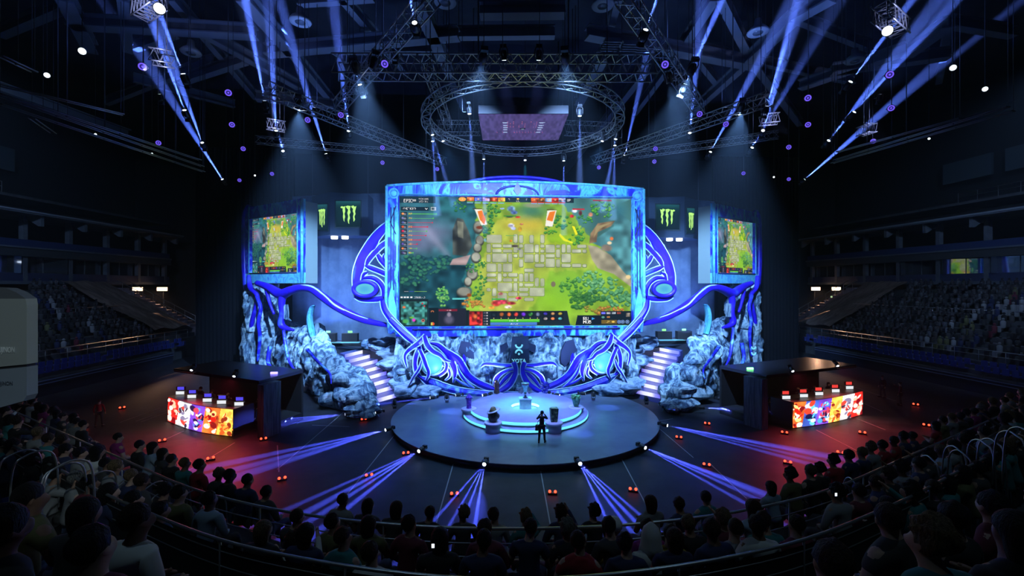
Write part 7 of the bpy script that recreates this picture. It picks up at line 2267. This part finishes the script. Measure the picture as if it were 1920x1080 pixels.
def near_stand():
    m = M_CONC
    # stepped seating bowl in front of the camera
    t = empty('seating_bowl', CF(0, 7, 0), 0, 'curved stepped concrete seating bowl in front of the camera', 'seating bowl')
    ls = np.linspace(-31, 31, 90)
    edges = [ROWS[0] - 0.45] + [(ROWS[i] + ROWS[i + 1]) / 2 for i in range(len(ROWS) - 1)] + [2.05]
    for i in range(len(ROWS)):
        s0, s1 = edges[i], edges[i + 1]
        z = row_z(ROWS[i])
        vs = []; n = len(ls)
        for s_ in (s0, s1):
            for l in ls:
                x, d, th = bowl(s_, l); vs.append(CF(x, d, z))
        for s_ in (s0, s1):
            for l in ls:
                x, d, th = bowl(s_, l); vs.append(CF(x, d, z - 0.6 if i else 0))
        fs = []
        for j in range(n - 1):
            fs += [(n + j, n + j + 1, j + 1, j), (j, j + 1, 2 * n + j + 1, 2 * n + j), (n + j + 1, n + j, 3 * n + j, 3 * n + j + 1)]
        b = MB(); b.add(vs, fs); b.build('terrace_step', m, t)
    # upper terrace
    for i, s_ in enumerate(UP + [6.1]):
        z = row_z(s_)
        vs = []; n = len(ls)
        for q in (s_ - 0.45, s_ + 0.45):
            for l in ls:
                x, d, th = bowl(q, l); vs.append(CF(x, d, z))
        for q in (s_ - 0.45,):
            for l in ls:
                x, d, th = bowl(q, l); vs.append(CF(x, d, z - 1.0))
        fs = []
        for j in range(n - 1):
            fs += [(n + j, n + j + 1, j + 1, j), (j, j + 1, 2 * n + j + 1, 2 * n + j)]
        b = MB(); b.add(vs, fs); b.build('terrace_step', m, t)
    # walkway between the rails and the upper terrace
    b = MB(); vs = []; n = len(ls)
    for q in (2.05, 2.95):
        for l in ls:
            x, d, th = bowl(q, l); vs.append(CF(x, d, 4.9))
    b.add(vs, [(n + j, n + j + 1, j + 1, j) for j in range(n - 1)]); b.build('walkway', m, t)
    # rails
    def rail(nm, s_fn, z_fn, label, L, rr=0.022, posts=True, n=80):
        b = MB(); pts = []
        for l in np.linspace(-L, L, n):
            pts.append(s_fn(l))
        t = empty('curved_rail', pts[len(pts) // 2], 0, label, 'rail', 'curved guard rails before the camera')
        b.tube(pts, rr, 8); b.build('top_rail', M_RAIL, t)
        for k, dz in enumerate((0.22, 0.42)):
            b = MB(); b.tube([p - Vector((0, 0, dz)) for p in pts], 0.010, 6); b.build('wire', M_RAIL, t)
        for j in range(0, n, 4):
            p = pts[j]; b = MB(); b.bar(p - Vector((0, 0, 0.9)), p, 0.014, 6); b.build('post', M_RAIL, t)
    rail('lower', lambda l: CF(*bowl(0.0, l)[:2], 5.40), None, 'long curved steel rail along the front of the lower seating rows', 22)
    K = [(-14.0, 10.9), (-10.0, 8.6), (-7.1, 7.0), (-5.1, 5.92), (-2.75, 4.9), (0, 4.42), (2.75, 4.9), (5.1, 5.93), (7.1, 7.02), (10.0, 8.6), (14.0, 10.9)]
    sp = smoothpath(K, 8)
    pts = [CF(x, d, 6.06) for x, d in sp]
    t = empty('curved_rail', pts[len(pts) // 2], 0, 'nearer curved steel rail crossing the very bottom of the view', 'rail', 'curved guard rails before the camera')
    b = MB(); b.tube(pts, 0.02, 8); b.build('top_rail', M_RAIL, t)
    for dz in (0.13, 0.30):
        b = MB(); b.tube([p - Vector((0, 0, dz)) for p in pts], 0.008, 6); b.build('wire', M_RAIL, t)
    b = MB()
    vs = [p - Vector((0, 0, 0.06)) for p in pts] + [p - Vector((0, 0, 1.2)) for p in pts]
    n = len(pts); b.add(vs, [(j, j + 1, n + j + 1, n + j) for j in range(n - 1)]); b.build('dark_panel', mat('rail_panel_dark', (0.02, 0.022, 0.026), 0.5), t)
    for j in range(0, n, 5):
        p = pts[j]; b = MB(); b.bar(p - Vector((0, 0, 1.1)), p, 0.014, 6); b.build('post', M_RAIL, t)
    # chrome hoops: aisle handrails down the lower rows
    hoops = [(39, 848, 7.0), (66, 850, 6.6), (120, 873, 6.2), (130, 868, 5.6), (187, 888, 7.4), (242, 898, 7.8), (291, 907, 8.2), (307, 922, 8.0), (357, 924, 8.6), (333, 918, 8.4), (400, 935, 7.6),
             (1894, 812, 7.0), (1915, 805, 6.6), (1838, 828, 7.6), (1858, 826, 7.6), (1790, 840, 8.0), (1800, 848, 8.0), (1741, 858, 8.4), (1692, 870, 8.6), (1596, 900, 8.2)]
    for k, (px, py, D) in enumerate(hoops):
        p = P(px, py, D=D)
        lab = f'chrome hoop handrail in the {"left" if px < 970 else "right"} aisle, {ORD[k if k < 11 else k - 11]} from the {"outer edge" if px < 970 else "outer edge"} inwards'
        t = empty('hoop_handrail', p - Vector((0, 0, 0.9)), 0, lab, 'handrail', 'chrome aisle handrails')
        w_ = 0.065; sgn = -1 if px < 970 else 1
        b = MB(); b.tube(smoothpath([tuple(p + Vector((-w_, -0.3, -0.95))), tuple(p + Vector((-w_, -0.25, -0.15))), tuple(p + Vector((-w_ * 0.5, -0.1, 0.0))), tuple(p + Vector((w_ * 0.6, 0.1, 0.0))), tuple(p + Vector((w_, 0.25, -0.2))), tuple(p + Vector((w_, 0.3, -0.95)))], 4), 0.013, 8)
        b.build('hoop', M_RAIL, t)
near_stand()

def special_people():
    # people who stand out in the crowd
    for px, py, D, sh, hat, lab in [(1155, 985, 6.15, 'yellow', 'cap', 'spectator in a white cap and yellow jacket right of the middle'),
                               (1224, 1002, 5.75, 'white', 'hood', 'spectator with a pale hood pulled up beside the yellow jacket'),
                               (1258, 992, 5.9, 'yellow', None, 'spectator in a yellow and white striped top beside the pale hood'),
                               (1385, 985, 5.55, 'grey', None, 'broad man in a grey t-shirt near the right end of the middle rows'),
                               (1440, 968, 5.9, 'teal', None, 'broad spectator in a teal t-shirt in the right block'),
                               (545, 1010, 5.5, 'white', None, 'spectator in a white top behind the left block'),
                               (690, 1030, 4.95, 'white', None, 'spectator in a white t-shirt low left of the middle')]:
        p = P(px, py, D=D); z = p.z - 1.32
        t, hc = person_at((p.x, p.y, z), -YAW, [0, 3, 4, 3, 8, 2, 0][[1155, 1224, 1258, 1385, 1440, 545, 690].index(px)], sh, None if hat else 1, 0, 'black', lab, None, 1.0, 'spectator')
        if hat == 'cap':
            b = MB(); b.lathe([(0.115, -0.02), (0.112, 0.04), (0.08, 0.10), (0.0, 0.12)], 16, (hc.x, hc.y, hc.z + 0.01)); b.box((hc.x, hc.y + 0.13, hc.z), (0.14, 0.1, 0.015))
            me = b.mesh('cap'); me.materials.append(mat('cap_white', (0.7, 0.72, 0.75), 0.8)); o = bpy.data.objects.new('cap', me); COL.objects.link(o); o.parent = t
        if hat == 'hood':
            b = MB(); b.lathe([(0.17, -0.24), (0.14, -0.12), (0.13, 0.0), (0.10, 0.1), (0.03, 0.17), (0.0, 0.175)], 12, (hc.x, hc.y - 0.01, hc.z))
            me = b.mesh('hood'); me.materials.append(mat('hood_pale', (0.6, 0.62, 0.66), 0.9)); o = bpy.data.objects.new('hood', me); COL.objects.link(o); o.parent = t
    # lit phones held up
    gl = mat('phone_glow', (0.5, 0.5, 0.5), 0.3, emit=(0.9, 0.95, 1.0), estr=1.3)
    for k, (px, py, D) in enumerate([(812, 1023, 5.0), (1173, 1021, 5.2), (1567, 927, 6.5)]):
        p = P(px, py, D=D)
        t = empty('phone', p, -YAW, ['lit phone held left of the middle of the crowd', 'lit phone held beside the yellow jacket', 'phone filming in the right block'][k], 'phone', 'lit phones in the crowd')
        b = MB(); b.box(p, (0.036, 0.008, 0.052)); b.build('case', M_CASE, t)
        b = MB(); b.box(p + Vector((0, -0.006, 0)), (0.032, 0.003, 0.046)); b.build('display', gl, t)
special_people()

def standing(name, loc, rz, nodes_extra, label, shirt='black', trousers='black', skin=0, hair=0, pose='camera', sc=1.0):
    t = empty(name, loc, rz, label, 'person'); t.scale = (sc, sc, sc)
    N = {'hip': (0, 0, 0.95, 0.14, 0.11), 'waist': (0, 0.0, 1.10, 0.125, 0.095), 'chest': (0, -0.01, 1.28, 0.16, 0.11), 'shoul': (0, -0.01, 1.42, 0.10, 0.085)}
    E = [('hip', 'waist'), ('waist', 'chest'), ('chest', 'shoul')]
    head_nodes(N, E, 0, 0.0, 1.49, (0.0, 0.03), 0.0)
    E.append(('shoul', 'neck'))
    for s, k in ((-1, 'l'), (1, 'r')):
        N['sh' + k] = (s * 0.18, -0.01, 1.40, 0.062)
        if pose == 'camera': N['el' + k] = (s * 0.30, 0.12, 1.24 + (0.05 if s > 0 else 0), 0.046); N['wr' + k] = (s * 0.10, 0.27, 1.52, 0.031)
        elif pose == 'phone' and s > 0: N['el' + k] = (s * 0.26, 0.12, 1.25, 0.046); N['wr' + k] = (s * 0.12, 0.34, 1.45, 0.031)
        else: N['el' + k] = (s * 0.26, -0.02, 1.12, 0.046); N['wr' + k] = (s * 0.27, 0.06, 0.88, 0.031)
        w_ = Vector(N['wr' + k][:3]); e_ = Vector(N['el' + k][:3]); d = (w_ - e_).normalized(); p = w_ + d * 0.06; q = p + d * 0.07
        N['pa' + k] = (*p, 0.038, 0.02); N['th' + k] = (p.x - s * 0.035, p.y, p.z + 0.03, 0.012)
        E += [('shoul', 'sh' + k), ('sh' + k, 'el' + k), ('el' + k, 'wr' + k), ('wr' + k, 'pa' + k), ('pa' + k, 'th' + k)]
        for f in range(4):
            o_ = (f - 1.5) * 0.018
            N[f'f{f}{k}'] = (q.x + o_ * (1 - abs(d.x)), q.y + o_ * abs(d.x), q.z + (0.006 if f in (1, 2) else 0), 0.009)
            E.append(('pa' + k, f'f{f}{k}'))
        N['le' + k] = (s * 0.10, 0.0, 0.88, 0.095, 0.095); N['kn' + k] = (s * 0.13, 0.02 + 0.03 * s, 0.50, 0.062); N['an' + k] = (s * 0.155, -0.03 + 0.05 * s, 0.09, 0.042); N['to' + k] = (s * 0.18, 0.12 + 0.05 * s, 0.035, 0.038)
        E += [('hip', 'le' + k), ('le' + k, 'kn' + k), ('kn' + k, 'an' + k), ('an' + k, 'to' + k)]
    part_obj('body', skin_mesh('standing_body', N, E, 'hip', 1), SKIN[skin], t)
    S = {}
    for k in ('hip', 'waist', 'chest', 'shoul', 'shl', 'shr', 'ell', 'elr', 'wrl', 'wrr'):
        n = N[k]; S[k] = (*n[:3], n[3] * 1.14, (n[4] if len(n) > 4 else n[3]) * 1.16)
    S['collar'] = (0, 0, 1.475, 0.07)
    part_obj('jacket', skin_mesh('jacket', S, [('hip', 'waist'), ('waist', 'chest'), ('chest', 'shoul'), ('shoul', 'shl'), ('shoul', 'shr'), ('shl', 'ell'), ('shr', 'elr'), ('ell', 'wrl'), ('elr', 'wrr'), ('shoul', 'collar')], 'hip'), CLOTH[shirt], t)
    T = {'hip': (0, 0, 0.93, 0.155, 0.125)}; TE = []
    for k in 'lr':
        for q, f in (('le', 1.12), ('kn', 1.2), ('an', 1.45)):
            n = N[q + k]; T[q + k] = (*n[:3], n[3] * f)
        n = N['to' + k]
        TE += [('hip', 'le' + k), ('le' + k, 'kn' + k), ('kn' + k, 'an' + k)]
        sh = MB(); a = Vector(N['an' + k][:3]); sh.tube([(a.x, a.y - 0.05, 0.05), (a.x, a.y + 0.05, 0.055), (n[0], n[1] + 0.02, 0.045), (n[0], n[1] + 0.07, 0.035)], [0.045, 0.05, 0.05, 0.03], 10)
        me = sh.mesh('shoe'); part_obj('shoe', me, CLOTH['black'], t)
    part_obj('trousers', skin_mesh('trousers', T, TE, 'hip'), CLOTH[trousers], t)
    c = Vector(N['face'][:3]) * 0.45 + Vector(N['crown'][:3]) * 0.55
    part_obj('hair', hair_mesh(c - Vector((0, 0.022, 0)), 3), HAIR[hair], t)
    return t
def photographer():
    p = P(1016, 830, z=ZD)
    t = standing('photographer', (p.x, p.y, ZD), -0.25, None, 'photographer in black standing on the stage with a camera raised to his face and a bag at his hip', pose='camera')
    t['label'] = 'person in black on the stage raising a camera, with a bag at the hip'
    # camera and bag are things he holds
    M = Matrix.Translation(t.location) @ Matrix.Rotation(-0.25, 4, 'Z')
    c = empty('photo_camera', M @ Vector((0, 0.26, 1.60)), -0.25, 'black camera held to the face of the person on the stage', 'camera')
    for nm, bb in (('body', [((0, 0, 0), (0.15, 0.07, 0.11)), ((0, 0, 0.07), (0.06, 0.06, 0.04))]),):
        b = MB()
        for cc, dd in bb: b.box(cc, dd)
        me = b.mesh(nm); me.materials.append(M_CASE); o = bpy.data.objects.new('camera_body', me); COL.objects.link(o); o.parent = c
    b = MB(); b.tube([(0, 0.03, 0), (0, 0.20, 0)], 0.04, 14); me = b.mesh('lens'); me.materials.append(M_CASE); o = bpy.data.objects.new('lens_barrel', me); COL.objects.link(o); o.parent = c
    g = empty('camera_bag', M @ Vector((-0.27, -0.05, 0.70)), -0.25, 'black camera bag hanging at the left hip of the person on the stage', 'bag')
    b = MB(); b.box((0, 0, 0.13), (0.16, 0.28, 0.26), taper=0.9); me = b.mesh('pouch'); me.materials.append(CLOTH['charcoal']); o = bpy.data.objects.new('pouch', me); COL.objects.link(o); o.parent = g
    b = MB(); b.tube([(0, 0.0, 0.25), (0.08, -0.06, 0.5), (0.3, -0.15, 0.75), (0.42, -0.02, 0.80)], 0.015, 6); me = b.mesh('strap'); me.materials.append(CLOTH['charcoal']); o = bpy.data.objects.new('strap', me); COL.objects.link(o); o.parent = g
    # people on the floor by the right booth
    for k, (px, py, sh, lab) in enumerate([(1688, 760, 'maroon', 'person in a maroon top standing on the floor beyond the right booth'), (1655, 745, 'black', 'person in black standing between the right booth and the stand')]):
        q = P(px, py, z=0)
        standing('person', (q.x, q.y, 0), 0.6 + k, None, lab, shirt=sh, pose='phone' if k == 0 else 'side', trousers='charcoal', hair=1)
    q = P(186, 800, z=0)
    standing('person', (q.x, q.y, 0), 0.4, None, 'person in a red top standing on the floor between the left booth and the crowd', shirt='red', pose='side', trousers='charcoal', hair=1)
photographer()
for (q, s, k) in SPOTS_FOR_PLAYERS:
    side = 'left' if s < 0 else 'right'
    lab = f'player in {"dark" if k % 2 else "black"} team shirt seated in the {side} booth, {ORD[k]} from its outer end'
    person_at(q, PI - (0.25 if s < 0 else -0.25), (k * 2 + (1 if s > 0 else 0)) % 9, 'charcoal' if k % 2 else 'black', k % 3, k % 2, 'black', lab, 'players in the booths', 1.0, 'player')
# ---- crowds on the side stands
def far_person_mesh():
    b = MB()
    b.lathe([(0.17, 0.42), (0.18, 0.6), (0.2, 0.95), (0.12, 1.05), (0.06, 1.08)], 7, (0, 0, 0))
    b.sphere((0, 0, 1.2), 0.115, 7, 5)
    b.box((0, -0.24, 0.47), (0.32, 0.45, 0.16)); b.box((0, -0.44, 0.24), (0.3, 0.12, 0.45))
    return b
FPM = far_person_mesh().mesh('far_person')
FPM.materials.append(None)
def far_crowd():
    r = random.Random(9)
    stuff = {-1: MB(), 1: MB()}
    cnt = {-1: 0, 1: 0}
    cl = ['black', 'charcoal', 'charcoal', 'black', 'navy', 'grey', 'maroon', 'olive', 'black']
    for s in (-1, 1):
        spots = []
        for i in range(13):
            x = XF + 0.9 + i * 12.0 / 14
            z = tier_z(XF + (int((x - XF) / (12.0 / 14))) * 12.0 / 14)
            y = 14.0
            while y < 53.0:
                y += 0.62
                if (y % 9.0) < 1.1: continue
                if i > 8 and 20 < y < 30: continue
                if r.random() < 0.28: continue
                spots.append((y, x, z))
        spots.sort()
        for (y, x, z) in spots:
            u = PX((s * x, y, z + 1))
            if u[0] < -20 or u[0] > 1940 or u[2] < 1: continue
            if s < 0 and u[0] < 54: continue
            rz = (PI / 2 if s < 0 else -PI / 2)
            if cnt[s] < 60:
                o = bpy.data.objects.new('stand_spectator', FPM); COL.objects.link(o)
                c = r.choice(cl)
                o.material_slots[0].link = 'OBJECT'; o.material_slots[0].material = CLOTH[c]
                o.location = (s * x, y, z); o.rotation_euler = (0, 0, rz)
                row = 'lower' if x < 44 else ('middle' if x < 48 else 'upper')
                lab = f'tiny spectator in {c}, {row} rows, near end of the {"left" if s < 0 else "right"} stand'
                tag(o, lab, 'person', lab)
                cnt[s] += 1
            else:
                M = Matrix.Translation((s * x, y, z)) @ Matrix.Rotation(rz, 4, 'Z')
                src = FAR
                stuff[s].add(src.v, src.f, True, M)
    for s in (-1, 1):
        m = noise_mat('crowd_clothes', [(0.38, (0.015, 0.015, 0.02)), (0.5, (0.06, 0.05, 0.05)), (0.58, (0.07, 0.08, 0.10)), (0.69, (0.16, 0.16, 0.17)), (0.72, (0.08, 0.02, 0.03))], scale=1.6, rough=0.9, detail=2)
        o = stuff[s].build('crowd', m)
        tag(o, f'dense dim crowd filling the {"left" if s < 0 else "right"} stand further along', 'crowd', None, 'stuff')
FAR = far_person_mesh()
far_crowd()
# empty navy seats along the foot of the stands
def front_seats():
    b = MB(); b.box((0, 0, 0.42), (0.46, 0.42, 0.08)); b.box((0, 0.22, 0.66), (0.46, 0.07, 0.5)); me = b.mesh('stadium_chair'); me.materials.append(mat('seat_bright_navy', (0.03, 0.05, 0.28), 0.4))
    for s in (-1, 1):
        for j in range(2):
            for i in range(44):
                y = 27 + i * 0.66
                if (i % 14) == 13: continue
                o = bpy.data.objects.new('stadium_chair', me); COL.objects.link(o)
                o.location = (s * (39.55 - 0.55 * j), y, 1.75 - 0.35 * j); o.rotation_euler = (0, 0, (PI / 2 if s < 0 else -PI / 2) + PI)
                lab = f'empty blue seat in the {"front" if j else "back"} line at the foot of the {"left" if s < 0 else "right"} stand'
                tag(o, lab, 'seat', lab)
front_seats()

def near_camera_box():
    # pale broadcast camera cut by the left edge
    D = 4.2
    f = lambda px, py, dd=0: P(px, py, D=D + dd)
    c = f(-60, 755)
    t = empty('broadcast_camera', (c.x, c.y, c.z), -YAW, 'large pale grey broadcast camera lens housing cut off at the left edge of the view', 'camera')
    pr = [(-300, 545), (-40, 538), (10, 540), (30, 548), (50, 572), (50, 742), (44, 752), (0, 764), (-300, 775)]
    def slabp(pts, d0, d1, m, nm):
        vs = [f(x, y, d0) for x, y in pts] + [f(x, y, d0) + FWD * (d1 - d0) for x, y in pts]
        n = len(pts)
        b = MB(); b.add(vs, [tuple(range(n)), tuple(range(n, 2 * n))] + [(i, (i + 1) % n, n + (i + 1) % n, n + i) for i in range(n)])
        o = b.build(nm, m, t); fix_normals(o); return o
    slabp([(-300, 560), (48, 560), (50, 572), (50, 683), (-300, 716)], 0, 0.1, mat('camera_shell_grey', (0.42, 0.45, 0.46), 0.6), 'upper_shell')
    slabp([(-300, 545), (-40, 538), (10, 540), (30, 548), (48, 560), (-300, 560)], 0.0, 0.1, mat('camera_top_dark', (0.16, 0.17, 0.20), 0.6), 'top_hood')
    slabp([(-300, 716), (50, 683), (50, 688), (-300, 722)], 0.02, 0.1, mat('camera_seam', (0.04, 0.04, 0.05)), 'seam')
    slabp([(-300, 722), (50, 688), (50, 742), (44, 752), (0, 764), (-300, 775)], 0.0, 0.1, mat('camera_shell_blue', (0.28, 0.33, 0.42), 0.6), 'lower_shell')
    q = f(28, 661, -0.01)
    text_obj('FUJINON', (q.x, q.y, q.z), 0.074, mat('lettering_white', (0.9, 0.92, 0.95), 0.5, emit=(0.2, 0.21, 0.22), estr=0.0), t, 'lettering', rot=(PI / 2, 0, -YAW), ext=0.001, align='RIGHT', bold=0.001, xs=0.6)
    q = f(24, 722, -0.01)
    text_obj('FUJINON', (q.x, q.y, q.z), 0.05, mat('lettering_dark', (0.10, 0.12, 0.16), 0.5), t, 'lettering', rot=(PI / 2, 0, -YAW), ext=0.001, align='RIGHT', bold=0.0005, xs=0.8)
    b = MB(); a = f(-70, 765, 0.05); b.bar((a.x, a.y, 5.0), (a.x, a.y, a.z + 0.05), 0.05, 10); b.build('pedestal', M_CASE, t)
near_camera_box()
